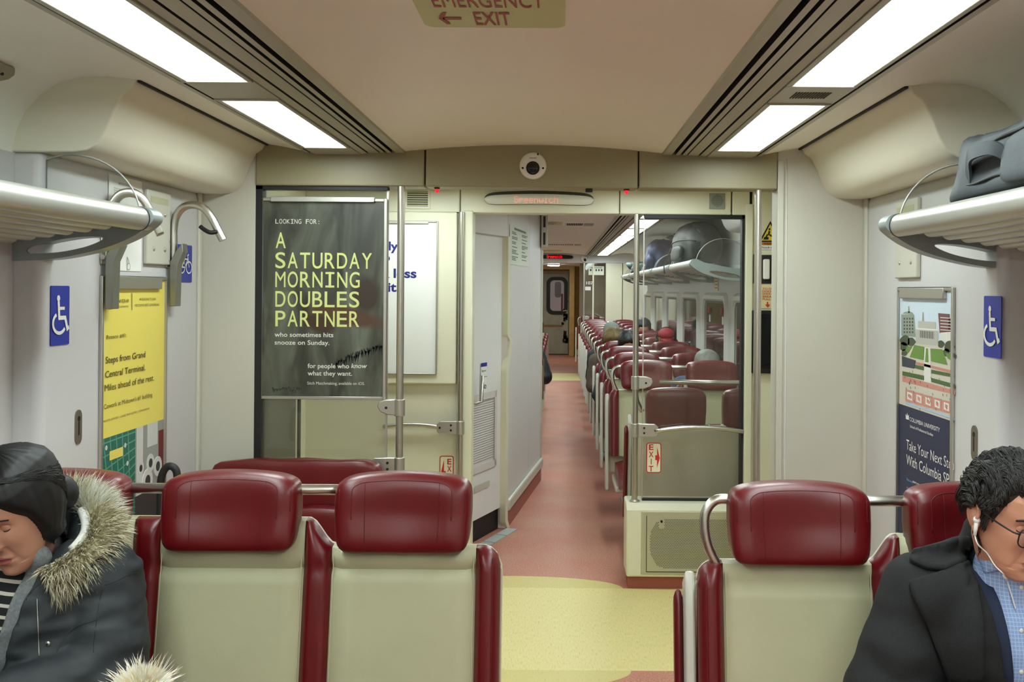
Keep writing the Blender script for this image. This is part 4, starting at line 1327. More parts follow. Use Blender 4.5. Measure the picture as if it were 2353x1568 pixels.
# white poster on the raised board across the vestibule
YB = Y2 - .035
o = thing('poster', 'white poster with navy words on the raised cream board across the vestibule', 'poster', (-.9, YB, 1.2))
Pb = planeY(YB)
m = MB(); a = Pb(850, 486); b_ = Pb(1048, 884)
m.prism(rrect(a.x - .20, b_.x, b_.z, a.z, .012), YB, Y2 + .01, 'y'); m.build('board', CREAM_Y, o, bevel=.008, seg=3)
a = Pb(850, 510); b_ = Pb(1001, 858)
m = MB(); m.box(a.x - .15, b_.x, YB - .004, YB + .002, b_.z, a.z); m.build('sheet', PAPER, o)
frame_y(o, YB - .002, a.x - .15, b_.x, b_.z, a.z, .008)
m = MB(); c = Pb(985, 515); m.box(a.x - .1, c.x, YB - .014, YB - .004, c.z, a.z + .006); m.build('top_clip', CAST, o, bevel=.002)
PW = lambda px, py: onY(YB - .0045, px, py)
printed(o, NAVYINK, PW, [('ly', 893, 915, 575, 19, .03), ('p', 882, 896, 600, 17, .03), ('k less', 876, 957, 638, 20, .03), ('it', 891, 911, 670, 20, .03)])

# ---- printed things on the long left wall
XWL, XWR = -1.600, 1.370
LW = lambda px, py: onX(XWL + .004, px, py)
LI = lambda px, py: onX(XWL + .0055, px, py)
def wall_frame(o, X, s, y0, y1, z0, z1, w=.012):
    m = MB(); xa, xb = sorted((X, X - s * .012))
    m.box(xa, xb, y0 - w, y0, z0 - w, z1 + w); m.box(xa, xb, y1, y1 + w, z0 - w, z1 + w)
    m.box(xa, xb, y0, y1, z1, z1 + w); m.box(xa, xb, y0, y1, z0 - w, z0)
    return m.build('frame', CAST, o, bevel=.002)
o = thing('poster', 'yellow poster reading Steps from Grand Central Terminal on the left wall', 'poster', (XWL, 3.78, .7))
py0, py1, pz0, pz1 = 3.50, 4.06, .72, 1.683
YEL = mat('printed yellow', (238, 221, 104), .45); GRN = mat('printed map green', (40, 110, 92), .45); LGR = mat('printed map line', (96, 160, 138), .5); GRY = mat('printed grey room', (150, 152, 146), .45)
DGR = mat('printed dark grey', (58, 58, 58), .45); PALE = mat('printed pale grey', (206, 208, 204), .45); MAR = mat('printed maroon', (110, 30, 36), .45)
def wp(y, z, l=0): return (XWL + .003 + l, y, z)
m = MB()
def wr(y0, y1, z0, z1, mi, l=0): m.add([wp(y0, z0, l), wp(y1, z0, l), wp(y1, z1, l), wp(y0, z1, l)], [(0, 1, 2, 3)], mi)
wr(py0, py1, 1.12, pz1, 0); wr(py0, 3.79, pz0, 1.12, 1); wr(3.79, py1, pz0, 1.12, 3)
for i in range(7):
    t = i * .05
    m.add([wp(py0, .80 + t, .0004), wp(py0, .805 + t, .0004), wp(3.79, .93 + t * .6, .0004), wp(3.79, .925 + t * .6, .0004)], [(0, 1, 2, 3)], 2)
    if i < 5: m.add([wp(3.52 + t, 1.12, .0007), wp(3.527 + t, 1.12, .0007), wp(3.60 + t * .8, pz0, .0007), wp(3.593 + t * .8, pz0, .0007)], [(0, 1, 2, 3)], 2)
wr(3.57, 3.68, 1.035, 1.068, 0, .0012)
for yy, zz in ((3.545, 1.085), (3.70, 1.07), (3.72, 1.0)): m.lathe([(.009, XWL + .0036), (.009, XWL + .0040)], (0, yy, zz), 'x', 12, 5)
wr(3.80, 3.86, .86, 1.12, 5, .0003); wr(3.90, 4.0, 1.03, 1.12, 5, .0003); wr(4.01, py1, .92, 1.08, 6, .0003); wr(3.79, py1, pz0, .86, 4, .0003)
for i, (yy, zz, rr_) in enumerate(((3.84, .96, .035), (3.93, .965, .045), (4.0, .94, .05), (3.90, .90, .06))): m.lathe([(rr_ * .8, XWL + .0030), (rr_ * .8, XWL + .0040 + i * .0008)], (0, yy, zz), 'x', 16, 5); m.lathe([(rr_ * .4, XWL + .0030), (rr_ * .4, XWL + .0044 + i * .0008)], (0, yy, zz), 'x', 16, 4)
m.build('sheet', [YEL, GRN, LGR, GRY, DGR, PALE, MAR], o)
wall_frame(o, XWL, -1, py0, py1, pz0, pz1)
m = MB(); m.box(XWL, XWL + .018, py0 + .05, py1 - .06, pz1 - .035, pz1 + .012); m.build('top_clip', CAST, o, bevel=.002)
OLIVE = mat('printed olive ink', (62, 56, 22), .5)
printed(o, OLIVE, LI, (('TOWER49', 262, 296, 697, 8.5, .015), ('BY INDUSTRIOUS', 262, 295, 708, 4.5, 0), ('49 REASONS TO JOIN', 320, 358, 691, 5.5, 0), ("MIDTOWN'S BEST COWORKING", 310, 366, 705, 5.5, .006), ('Reason #41:', 245, 291, 780, 9, 0),
                              ('Steps from Grand', 243, 334, 836, 15, .004), ('Central Terminal.', 242, 334, 869, 15, .004), ('Miles ahead of the rest.', 241, 354, 900, 15, .004), ("Cowork at Midtown's #1 building.", 239, 351, 941, 10.5, .004),
                              ('PRIVATE OFFICES  |  LARGE TEAM SUITES  |  COWORKING', 237, 343, 972, 4.5, 0)))
m = MB()
flat_px(m, [(303, 674), (304, 674), (304, 713), (303, 713)], LI, (0, 0, 0))
for q in ([(251, 686), (257, 684), (258, 690), (251, 691)], [(250, 693), (259, 692), (260, 704), (257, 710), (250, 711), (252, 702)]): flat_px(m, q, LI, (0, 0, 0))
m.build('emblem', OLIVE, o)
# blue access signs
def access_sign(X, s, corners, label, fig):
    lift = -s * .003
    pl = lambda px, py: onX(X, px, py) + Vector((lift, 0, 0))
    P = [pl(*c) for c in corners]
    ys = sorted((P[0].y, P[1].y)); zt = (P[0].z + P[1].z) / 2; zb = (P[2].z + P[3].z) / 2
    o = thing('access_sign', label, 'sign', (X, sum(ys) / 2, (zt + zb) / 2), 'blue access signs')
    m = MB(); m.prism(rrect(ys[0], ys[1], zb, zt, .006), *sorted((X, X + lift)), 'x'); m.build('plate', BLUE, o)
    w = ys[1] - ys[0]; h = zt - zb
    # as read by someone facing the wall; e runs to that reader's right
    def at(e, f): return Vector((X + lift * 1.5, (ys[0] + e * w) if s < 0 else (ys[1] - e * w), zb + f * h))
    m = MB(); fig(m, at); m.build('symbol', SIGNW, o)
def strip(m, pts, nrm, wd, lift):
    """a flat printed line of even width along pts."""
    rows = []
    closed = (pts[0] - pts[-1]).length < 1e-6
    k = len(pts)
    for i, p in enumerate(pts):
        a = pts[i - 1] if i else (pts[-2] if closed else p); c = pts[i + 1] if i < k - 1 else (pts[1] if closed else p)
        d0 = (p - a).normalized() if (p - a).length > 1e-9 else None; d1_ = (c - p).normalized() if (c - p).length > 1e-9 else None
        d0 = d0 or d1_; d1_ = d1_ or d0
        n0 = nrm.cross(d0); n1_ = nrm.cross(d1_); mi = (n0 + n1_)
        mi = mi.normalized() if mi.length > .2 else n0
        mi = mi / max(.5, mi.dot(n0))
        rows.append([p + mi * wd / 2 + lift, p - mi * wd / 2 + lift])
    m.grid(rows)
def strokes(m, at, segs, wd):
    for i, seg in enumerate(segs):
        s_ = at(0, 0).x; sg = 1 if s_ < 0 else -1
        strip(m, [at(*q_) for q_ in seg], Vector((1, 0, 0)), wd, Vector((sg * .00015 * (len(m.f) % 7 + i + 1), 0, 0)))
def disc(m, at, c, r, n=14):
    C0 = at(*c); m.add([C0 + Vector((0, r * math.cos(2 * math.pi * i / n), r * math.sin(2 * math.pi * i / n))) for i in range(n)], [tuple(range(n))])
def chair_fig(m, at):
    disc(m, at, (.38, .79), .010)
    strokes(m, at, [[(.38, .74), (.42, .46), (.74, .46), (.86, .27), (.95, .30)]], .013)
    strokes(m, at, [[(.40, .62), (.70, .62)]], .010)
    c = (.42, .37); rx, rz = .34, .165
    strokes(m, at, [[(c[0] + rx * math.cos(R(a)), c[1] + rz * math.sin(R(a))) for a in range(118, 330, 14)]], .011)
access_sign(XWL, -1, [(115, 657), (158, 657), (155, 791), (108, 797)], 'blue wheelchair sign on the left wall beside the yellow poster', chair_fig)
access_sign(XWR, 1, [(2263, 680), (2303, 681), (2307, 826), (2268, 820)], 'blue wheelchair sign on the right wall beside the campus poster', chair_fig)
def bike_fig(m, at):
    for c in ((.27, .40), (.75, .40)):
        pts = [(c[0] + .20 * math.cos(R(a)), c[1] + .155 * math.sin(R(a))) for a in range(0, 361, 20)]
        strokes(m, at, [pts], .006)
    strokes(m, at, [[(.27, .40), (.42, .62), (.66, .62), (.48, .40), (.27, .40)], [(.48, .40), (.38, .70)], [(.75, .40), (.64, .72), (.72, .75)], [(.30, .70), (.45, .70)], [(.42, .62), (.48, .40)]], .006)
access_sign(XWL, -1, [(407, 563), (440, 563), (440, 649), (407, 649)], 'blue bicycle sign on the left wall behind the second hook', bike_fig)
# bicycle instructions sheet and screwed cover plates
o = thing('instruction_sheet', 'white bicycle stowing instruction sheet above the yellow poster', 'notice', (XWL, 3.7, 1.9))
a = LW(250, 500); b_ = LW(326, 500)
m = MB(); m.add([(XWL + .003, a.y, 1.715), (XWL + .003, b_.y, 1.715), (XWL + .003, b_.y, 2.058), (XWL + .003, a.y, 2.058)], [(0, 1, 2, 3)]); m.build('sheet', PAPER, o)
m = MB(); letters_px(m, 'BICYCLE LOADING', LI, (273, 424), (300, 424), 5, 0, .01)
for k in range(4): letters_px(m, 'Place the front wheel on the hook', LI, (262, 433 + k * 5), (318 - 8 * k, 433 + k * 5), 3, 0)
def px_ring(c, rx, ry): return [(c[0] + rx * math.cos(i * .5236), c[1] + ry * math.sin(i * .5236)) for i in range(13)]
def px_line(mb, pts, plane, w):
    P = [plane(*q_) for q_ in pts]
    d = (plane(pts[0][0] + 1, pts[0][1]) - plane(*pts[0])); u_ = plane(pts[0][0], pts[0][1] - 1) - plane(*pts[0])
    strip(mb, P, d.cross(u_).normalized(), w * 2 * u_.length, Vector((0, 0, 0)))
px_line(m, px_ring((266, 590), 4, 8), LI, .8); px_line(m, px_ring((267, 614), 4, 8), LI, .8); px_line(m, [(266, 590), (272, 600), (267, 614), (263, 600), (266, 590)], LI, .8)
px_line(m, px_ring((296, 613), 3.5, 8), LI, .6); px_line(m, [(292, 590), (293, 622)], LI, .8); px_line(m, [(293, 592), (297, 604)], LI, .8)
m.build('print', INK, o)
def cover_plate(X, s, px0, px1, z0, z1, label):
    ya, yb = sorted((onX(X, px0, 550).y, onX(X, px1, 550).y))
    o = thing('cover_plate', label, 'panel', (X, (ya + yb) / 2, z0), 'screwed cover plates')
    m = MB(); m.box(*sorted((X, X - s * .018)), ya, yb, z0, z1); m.build('plate', CREAM, o, bevel=.005, seg=3)
    m = MB()
    for yy in (ya + .06, yb - .06):
        for zz in (z0 + .06, z1 - .09): m.ball((X - s * .0185, yy, zz), .004, .009, .009, 10, 6)
    m.build('screw', CAST, o, smooth=True)
    m = MB(); m.box(*sorted((X - s * .017, X - s * .019)), ya + .03, yb - .03, z1 - .05, z1 - .025); m.build('label_strip', VINYL, o)
cover_plate(XWL, -1, 328, 382, 1.745, 2.035, 'cream cover plate with four screws between the two bicycle hooks')
cover_plate(XWR, 1, 2066, 2117, 1.715, 2.02, 'cream cover plate with screws above the campus poster')
for X, s, px, y0, y1, lab in ((XWL, -1, 179, 942, 1021, 'narrow metal lock slot on the left wall below the wheelchair sign'), (XWR, 1, 2240.5, 978, 1059, 'narrow metal lock slot on the right wall beside the campus poster')):
    a = onX(X, px, y0); b_ = onX(X, px, y1)
    o = thing('lock_slot', lab, 'lock', (X, a.y, b_.z), 'lock slots')
    m = MB(); m.prism(rrect(a.y - .022, a.y + .022, b_.z, a.z, .0215), *sorted((X, X - s * .004)), 'x'); m.build('plate', mat('bronze metal', (128, 118, 104), .4, .6), o)
    m = MB(); m.box(*sorted((X - s * .004, X - s * .0045)), a.y - .004, a.y + .004, b_.z + .03, a.z - .04); m.lathe([(.009, X - s * .0048), (.009, X - s * .0040)], (0, a.y, a.z - .03), 'x', 12)
    m.build('slot', DARKM, o)
# bicycle hooks
def hook(y, label, turn=0.0):
    o = thing('bicycle_hook', label, 'hook', (XWL, y, 1.7), 'bicycle hooks')
    m = MB(); m.box(XWL, XWL + .008, y - .03, y + .03, 1.735, 1.865); m.build('wall_plate', CAST, o, bevel=.003)
    m = MB()
    m.tube(spline([(-1.578, y, 1.74), (-1.578, y, 1.82), (-1.578, y, 1.90), (-1.565, y, 1.952), (-1.535, y, 1.985), (-1.492, y, 1.994), (-1.452, y, 1.978), (-1.422, y, 1.94), (-1.398, y, 1.895), (-1.374, y, 1.850)], 6), .0165, 16)
    for v in m.v: v.y += (v.x + 1.578) * math.sin(turn); v.x = -1.578 + (v.x + 1.578) * math.cos(turn)
    m.build('hook', STEEL, o, smooth=True, angle=60)
    m = MB(); m.tube(spline([(-1.462, y - .02, 1.905), (-1.445, y - .022, 1.892), (-1.42, y - .022, 1.880), (-1.395, y - .01, 1.884)], 4), .009, 8); 
    for v in m.v: v.y += (v.x + 1.578) * math.sin(turn); v.x = -1.578 + (v.x + 1.578) * math.cos(turn)
    m.build('retainer', DARKM, o, smooth=True)
    m = MB()
    pr = [(-1.560, 1.80), (-1.532, 1.835), (-1.528, 1.80), (-1.552, 1.745), (-1.556, 1.578), (-1.582, 1.578), (-1.582, 1.76)]
    m.prism(pr, y - .028, y + .028, 'y'); m.build('tyre_guard', mat('galvanised steel', (150, 150, 142), .45, .8), o, bevel=.003)
    m = MB()
    for zz in (1.76, 1.84): m.lathe([(.009, y - .036), (.007, y - .030)], (-1.588, 0, zz), 'y', 10)
    m.build('bolt', CAST, o)
hook(3.52, 'steel bicycle hook above the yellow poster, partly behind the luggage rack', R(58))
hook(4.10, 'steel bicycle hook in full view right of the yellow poster')

# ---- campus poster on the right wall
o = thing('poster', 'tall campus photo poster reading Take Your Next Step on the right wall', 'poster', (XWR, 3.73, .7))
qy0, qy1, qz0, qz1 = 3.462, 4.005, .70, 1.665
m = MB()
def q(l): 
    return lambda x, y: onX(XWR - .003 - l, x / 2.851 + 1950, y / 2.851 + 600)
def rw(y0, y1, z0, z1, mi, l=0): m.add([(XWR - .003 - l, y0, z0), (XWR - .003 - l, y1, z0), (XWR - .003 - l, y1, z1), (XWR - .003 - l, y0, z1)], [(0, 1, 2, 3)], mi)
PC = [mat('p ' + n, c, .5) for n, c in (('sky', (206, 222, 236)), ('plaza', (206, 200, 186)), ('lawn', (104, 142, 62)), ('navy', (34, 40, 72)), ('stone', (186, 186, 176)), ('verdigris', (146, 156, 146)), ('brick', (112, 72, 70)), ('tree', (66, 78, 54)),
                                        ('shade', (52, 58, 72)), ('pink', (204, 138, 126)), ('hedge', (72, 100, 52)), ('dark', (74, 76, 72)), ('pale', (226, 226, 218)), ('strip', (170, 196, 226)))]
rw(qy0, qy1, 1.36, qz1, 0); rw(qy0, qy1, 1.21, 1.47, 1, .0002); rw(qy0, qy1, qz0, 1.2135, 3, .0004)
def fp(l, mi, *pts): flat_px(m, [tuple(p) for p in pts], q(l * .0001), (0, 0, 0), mi)
fp(6, 5, (345, 350), (430, 352), (440, 500), (345, 490)); fp(7, 5, (352, 345), (366, 334), (390, 330), (415, 336), (428, 352)); fp(7, 5, (391, 296), (398, 296), (401, 340), (389, 340))
for i in range(5):
    for j in range(4): fp(9, 11, (360 + j * 18, 372 + i * 22), (370 + j * 18, 373 + i * 22), (370 + j * 18, 385 + i * 22), (360 + j * 18, 384 + i * 22))
fp(6, 4, (440, 440), (588, 452), (585, 556), (440, 542)); fp(7, 4, (455, 392), (572, 400), (572, 455), (455, 445)); fp(7, 5, (484, 336), (491, 336), (494, 395), (481, 394)); fp(8, 12, (440, 438), (588, 448), (588, 458), (440, 448))
fp(8, 11, (464, 456), (560, 464), (560, 512), (464, 502))
for i in range(9): fp(9, 4, (466 + i * 11, 456 + i * .9), (471 + i * 11, 457 + i * .9), (471 + i * 11, 504 + i * .9), (466 + i * 11, 503 + i * .9))
fp(6, 6, (586, 342), (662, 348), (662, 470), (596, 474)); fp(6, 6, (655, 372), (686, 374), (688, 470), (655, 470))
for i in range(5): fp(8, 12, (600, 368 + i * 20), (684, 374 + i * 20), (684, 379 + i * 20), (600, 373 + i * 20))
fp(8, 12, (600, 470), (690, 462), (692, 540), (605, 520))
for x, y, r_ in ((370, 520, 32), (410, 530, 26), (360, 560, 26), (660, 560, 34), (640, 600, 24), (605, 545, 22), (365, 600, 20), (680, 620, 20)):
    blob_px(m, [(x + r_ * math.cos(a) * (1 + .2 * math.sin(3 * a + x)), y + r_ * 1.1 * math.sin(a)) for a in (0, .8, 1.6, 2.4, 3.2, 4.0, 4.8, 5.6)], q(.001), (0, 0, 0), 7)
fp(11, 2, (430, 550), (495, 563), (490, 650), (400, 630)); fp(11, 2, (536, 574), (615, 580), (648, 682), (540, 658)); fp(11, 2, (630, 600), (676, 612), (684, 660), (650, 640)); fp(11, 2, (380, 560), (416, 560), (392, 600), (372, 590))
fp(12, 12, (498, 566), (532, 570), (541, 800), (490, 790)); fp(13, 2, (507, 572), (521, 574), (524, 665), (500, 662))
fp(12, 8, (348, 622), (440, 652), (430, 706), (350, 690))
fp(12, 10, (352, 722), (494, 752), (494, 782), (352, 750)); fp(12, 10, (541, 712), (690, 742), (692, 764), (541, 736)); fp(12, 10, (541, 766), (696, 808), (697, 836), (541, 792)); fp(12, 10, (432, 680), (494, 692), (494, 718), (432, 702))
fp(12, 9, (352, 752), (697, 850), (697, 876), (352, 790)); fp(12, 9, (440, 660), (692, 722), (692, 740), (440, 676))
for i in range(5):
    cx = 400 + i * 60; cy_ = 886 + i * 17
    for k, (rx, ry) in enumerate(((28, 40), (17, 26), (8, 14))):
        fp(13 + k, 9 if k % 2 == 0 else 12, (cx - rx, cy_ - ry - 4), (cx + rx, cy_ - ry + 8), (cx + rx, cy_ + ry + 6), (cx - rx, cy_ + ry - 8))
rng = random.Random(11)
for i in range(46):
    x = rng.uniform(365, 690); y = 760 + rng.uniform(-60, 210) + (x - 365) * .25
    fp(17, 11, (x, y), (x + 3, y + .5), (x + 6, y + 16), (x + 3, y + 15))
fp(18, 13, (372, 922), (690, 1028), (698, 1042), (372, 934))
m.build('sheet', PC, o)
wall_frame(o, XWR, 1, qy0, qy1, qz0, qz1)
m = MB(); m.box(XWR - .018, XWR, qy0 + .06, qy1 - .03, qz1 - .030, qz1 + .012); m.build('top_clip', CAST, o, bevel=.004)
QT = q(.0025)
PWH = mat('printed white', (232, 232, 230), .5)
printed(o, PWH, QT, [('COLUMBIA UNIVERSITY', 399, 598, 1048, 26, 0), ('School of Professional Studies', 402, 553, 1090, 17, .004), ('Take Your Next Step', 378, 692, 1232, 64, -.004), ('With Columbia SPS', 378, 678, 1330, 64, -.004), ('part-time programs', 420, 545, 1450, 16, .01)])
printed(o, mat('printed light blue', (96, 146, 206), .5), QT, [('Discover', 380, 418, 1436, 16, .01), ('professional', 380, 440, 1488, 16, .01)], 'blue_lettering')
m = MB()
flat_px(m, [(375, 1036), (373, 1002), (380, 1016), (384, 994), (389, 1018), (396, 1006), (394, 1042)], QT, (0, 0, 0))
m.build('crown_emblem', PWH, o)
# ================================================================ smaller signs of the vestibule
PV = lambda px, py: onY(Y2 - .004, px, py)
PVT = lambda px, py: onY(Y2 - .006, px, py)
WY = mat('warning yellow', (226, 200, 40), .5)
o = thing('warning_sign', 'yellow warning triangle sign behind the tall right pole', 'sign', (1.18, Y2, 1.95))
m = MB()
flat_px(m, [(1770, 508), (1796, 556), (1744, 556)], PV, (0, 0, 0), 1); flat_px(m, [(1770, 515), (1790, 553), (1750, 553)], PVT, (0, 0, 0), 0)
PV3 = lambda px, py: onY(Y2 - .0065, px, py)
for pts in ([(1756, 545), (1766, 545), (1766, 551), (1754, 551)], [(1766, 530), (1770, 532), (1768, 542), (1764, 540)], [(1762, 538), (1766, 539), (1761, 548), (1758, 546)], [(1770, 538), (1777, 544), (1775, 546), (1768, 542)]): flat_px(m, pts, PV3, (0, 0, 0), 1)
flat_px(m, [(1766, 525), (1769, 524), (1771, 527), (1769, 530), (1766, 529)], PV3, (0, 0, 0), 1)
m.build('triangle', [WY, INK], o)
m = MB()
flat_px(m, [(1746, 557), (1794, 557), (1794, 564), (1746, 564)], PV, (0, 0, 0), 0); flat_px(m, [(1746, 564), (1794, 564), (1794, 574), (1746, 574)], PV, (0, 0, 0), 1)
letters_px(m, 'WARNING', PV3, (1754, 563), (1790, 563), 5, 2, .01); letters_px(m, 'Watch the gap', PV3, (1748, 571), (1792, 571), 5, 2, .004)
m.build('text_panel', [mat('warning orange', (214, 120, 30), .5), PAPER, INK], o)
o = thing('door_control', 'grey recessed door control with a pale handle behind the right pole', 'control', (1.18, Y2, 1.7))
m = MB(); flat_px(m, [(1748, 586), (1792, 586), (1792, 652), (1748, 652)], PV, (0, 0, 0)); m.build('recess', GAP, o)
m = MB(); a = PVT(1753, 596); b_ = PVT(1767, 642); m.prism(rrect(a.x, b_.x, b_.z, a.z, .008), Y2 - .03, Y2 - .004, 'y'); m.build('handle', WHITE, o, bevel=.005)
m = MB(); a = PV(1729.5, 585); b_ = PV(1734, 652); m.box(a.x, b_.x, Y2 - .03, Y2 - .02, b_.z, a.z); m.build('side_bar', BLACK, o)
o = thing('emergency_notice', 'cream notice in red capitals on how to open the door in an emergency', 'notice', (1.18, Y2, 1.5))
m = MB()
flat_px(m, [(1747, 655), (1796, 655), (1796, 709), (1747, 709)], PV, (0, 0, 0), 0)
for i, t in enumerate(('TO OPEN', 'DOOR IN', 'EMERGENCY', 'BREAK GLASS', 'PULL HANDLE')): letters_px(m, t, PV3, (1752, 666 + i * 6), (1752 + 5 * len(t), 666 + i * 6), 4.4, 1, .01)
flat_px(m, [(1762, 694), (1765, 694), (1765, 700), (1769, 700), (1763.5, 707), (1758, 700), (1762, 700)], PV3, (0, 0, 0), 1)
m.build('sheet', [mat('pale ochre sticker', (222, 208, 160), .5), REDINK], o)
o = thing('equipment_cabinet', 'dark glazed equipment cabinet low behind the right pole', 'cabinet', (1.18, Y2, 1.2))
m = MB(); a = PV(1726, 713); b_ = PV(1792, 858); m.box(a.x, b_.x, Y2 - .028, Y2 - .021, b_.z, a.z); m.build('frame', DARKM, o, bevel=.004)
m = MB(); a = PV(1732, 722); b_ = PV(1788, 846); m.box(a.x, b_.x, Y2 - .0295, Y2 - .028, b_.z, a.z); m.build('pane', WIN, o)
# EXIT sticker pointing left, on the cream panel
o = thing('exit_sticker', 'cream sticker with red EXIT lettering and left arrow beside the restroom pole', 'sticker', (-.62, Y2, .66))
m = MB(); a = PV(1010, 1048); b_ = PV(1042, 1120)
m.prism(rrect(a.x, b_.x, b_.z, a.z, .012), Y2 - .002, Y2, 'y', 1); m.prism(rrect(a.x + .005, b_.x - .005, b_.z + .005, a.z - .005, .009), Y2 - .003, Y2 - .002, 'y', 0)
for i, ch in enumerate('EXIT'): letters(m, ch, (b_.x - .036 + (.009 if ch == 'I' else 0), Y2 - .004, a.z - .047 - i * .0405), Vector((1, 0, 0)), UZ, .030, .024 if ch != 'I' else .005, 1, .02)
ax = b_.x - .044
m.add([(ax, Y2 - .004, b_.z + .06), (ax - .010, Y2 - .004, b_.z + .06), (ax - .010, Y2 - .004, b_.z + .03), (ax - .026, Y2 - .004, b_.z + .085), (ax - .010, Y2 - .004, b_.z + .155), (ax - .010, Y2 - .004, b_.z + .09), (ax, Y2 - .004, b_.z + .09)], [(0, 1, 2, 3, 4, 5, 6)], 1)
m.build('sheet', [MATS['photoluminescent cream'], REDINK], o)
# stickers seen over the dark poster
for pts, mt, lab in (([(640, 452), (647, 437), (690, 452), (687, 458), (642, 458)], mat('tan sticker', (206, 176, 140), .6), 'tan sticker seen through the glass over the dark poster'),
                     ([(685, 445), (689, 432), (711, 433), (701, 451)], PALE, 'small pale sticker beside the tan one over the dark poster')):
    c = PV(*pts[0]); o = thing('safety_sticker', lab, 'sticker', c)
    m = MB(); flat_px(m, pts, lambda x, y: onY(Y2 - .002, x, y), (0, 0, 0)); m.build('sheet', mt, o)
    m = MB()
    for k in (1, 2, 3):
        A_ = Vector(pts[0]).lerp(Vector(pts[-2] if len(pts) == 5 else pts[3]), .2) ; 
        p = [Vector(pts[0]).lerp(Vector(pts[1]), k / 4), Vector(pts[-1 if len(pts) == 4 else 3]).lerp(Vector(pts[2]), k / 4)]
        px_line(m, [p[0].lerp(p[1], .12)[:], p[0].lerp(p[1], .8)[:]], lambda x, y: onY(Y2 - .003, x, y), .8)
    m.build('print', MATS['grey print'], o)

# ================================================================ windows of the far saloon
WFR = mat('pale window moulding', (214, 214, 208), .4)
k = 0
for s in (1, -1):
    for ya, yb in ((6.98, 8.22), (8.66, 9.90), (10.38, 11.62), (12.08, 13.32), (13.80, 15.0), (15.5, 16.7), (-.9, .5), (1.2, 2.6)):
        k += 1
        X = U(s, 1.575)
        o = MB()
        xa = X - s * .03
        ol = rrect(ya - .07, yb + .07, .78, 1.64, .10, 6); il = rrect(ya, yb, .85, 1.56, .09, 6)
        n = len(ol)
        vs = [(X, *p) for p in ol] + [(xa, p[0], p[1]) for p in rrect(ya - .05, yb + .05, .80, 1.615, .10, 6)] + [(xa, p[0], p[1]) for p in rrect(ya - .02, yb + .02, .83, 1.58, .09, 6)] + [(X - s * .006, *p) for p in il]
        o.add(vs, [(r_ * n + i, r_ * n + (i + 1) % n, (r_ + 1) * n + (i + 1) % n, (r_ + 1) * n + i) for r_ in range(3) for i in range(n)])
        f = struct(o.build('window_%d' % k, WFR, smooth=True, angle=40))
        m = MB(); m.prism([(p[0], p[1]) for p in rrect(ya - .01, yb + .01, .84, 1.57, .09, 6)], *sorted((X - s * .004, X - s * .010)), 'x'); m.build('pane', WIN, f)
        m = MB(); w = 0.016
        gl = rrect(ya + w, yb - w, .85 + w, 1.56 - w, .08, 6); go = rrect(ya - .004, yb + .004, .846, 1.564, .09, 6)
        m.add([(X - s * .0105, *p) for p in go] + [(X - s * .0105, *p) for p in gl], [(i, (i + 1) % n, n + (i + 1) % n, n + i) for i in range(n)]); m.build('rubber_seal', BLACK, f)
for y, lab in ((8.80, 'red emergency pull tag at the near top corner of the window behind the duffel rack'), (9.55, 'red emergency pull tag at the far top corner of the window behind the duffel rack')):
    o = thing('emergency_pull', lab, 'handle', (1.43, y, 1.45), 'emergency window pulls')
    m = MB(); m.prism(rrect(y - .04, y + .04, 1.36, 1.43, .01), 1.446, 1.449, 'x'); m.build('label_plate', PAPER, o)
    m = MB(); m.tube([(1.44, y - .03, 1.50), (1.435, y - .02, 1.455), (1.435, y + .02, 1.455), (1.44, y + .03, 1.50)], .008, 8); m.build('handle', REDINK, o, smooth=True)
o = thing('wall_notice', 'small yellowish notice on the wall above the far saloon windows', 'notice', (1.455, 9.2, 1.7))
m = MB(); m.box(1.453, 1.457, 9.12, 9.34, 1.66, 1.80); m.build('sheet', mat('pale ochre sticker', (222, 208, 160)), o)
m = MB()
for i in range(4): m.box(1.4522, 1.4532, 9.14, 9.30 - .02 * (i % 2), 1.68 + i * .03, 1.688 + i * .03)
m.build('print', REDINK, o)
for i, (ya, yb) in enumerate(((10.3, 11.25), (11.45, 12.0), (9.55, 10.0), (12.3, 12.8))):
    ords = ('largest', 'middle', 'nearest', 'farthest')[i]
    o = thing('cove_panel', '%s dark blue advertising card on the ceiling cove of the far saloon' % ords, 'poster', (1.33, (ya + yb) / 2, 2.2), 'advertising cards on the far cove')
    pr = [(U(1, 1.40), 2.292), (U(1, 1.465), 2.258), (U(1, 1.515), 2.212)]
    m = MB(); m.sheet([(p[0], p[1]) for p in pr], ya, yb); m.build('sheet', mat('navy panel', (34, 38, 66), .35), o, solid=.004)  # thin dark blue sheet laid along the cove

# ================================================================ far end of the car
o = thing('destination_sign', 'black destination sign with red Greenwich letters far down the aisle', 'sign', (-.05, Y3, 2.22))
m = MB(); m.prism(lens(-.33, .24, 2.195, 2.270, .018), Y3 - .03, Y3); m.build('housing', BLACK, o, bevel=.004)
m = MB(); dots(m, 'Greenwich', -.205, 2.208, .27, .050, Y3 - .032); m.build('led_text', mat('bright red LEDs', (255, 20, 30), .5, emit=(255, 14, 28), estr=3.0), o)
o = thing('dome_camera', 'small white security camera on the far header', 'camera', (.455, Y3, 2.19))
m = MB(); m.lathe([(.062, Y3), (.060, Y3 - .02), (.045, Y3 - .035)], (.455, 0, 2.195), 'y', 24); m.build('housing', WHITE, o, smooth=True, angle=50)
m = MB(); m.ball((.465, Y3 - .034, 2.18), .027, .02, .027); m.build('lens_dome', MATS['dark dome'], o, smooth=True)
p = pole(.452, Y3 - .02, 0, 2.125, 'slender steel pole at the far partition, left of its glass')
clamp(p, .452, Y3 - .02, 1.16, 1)
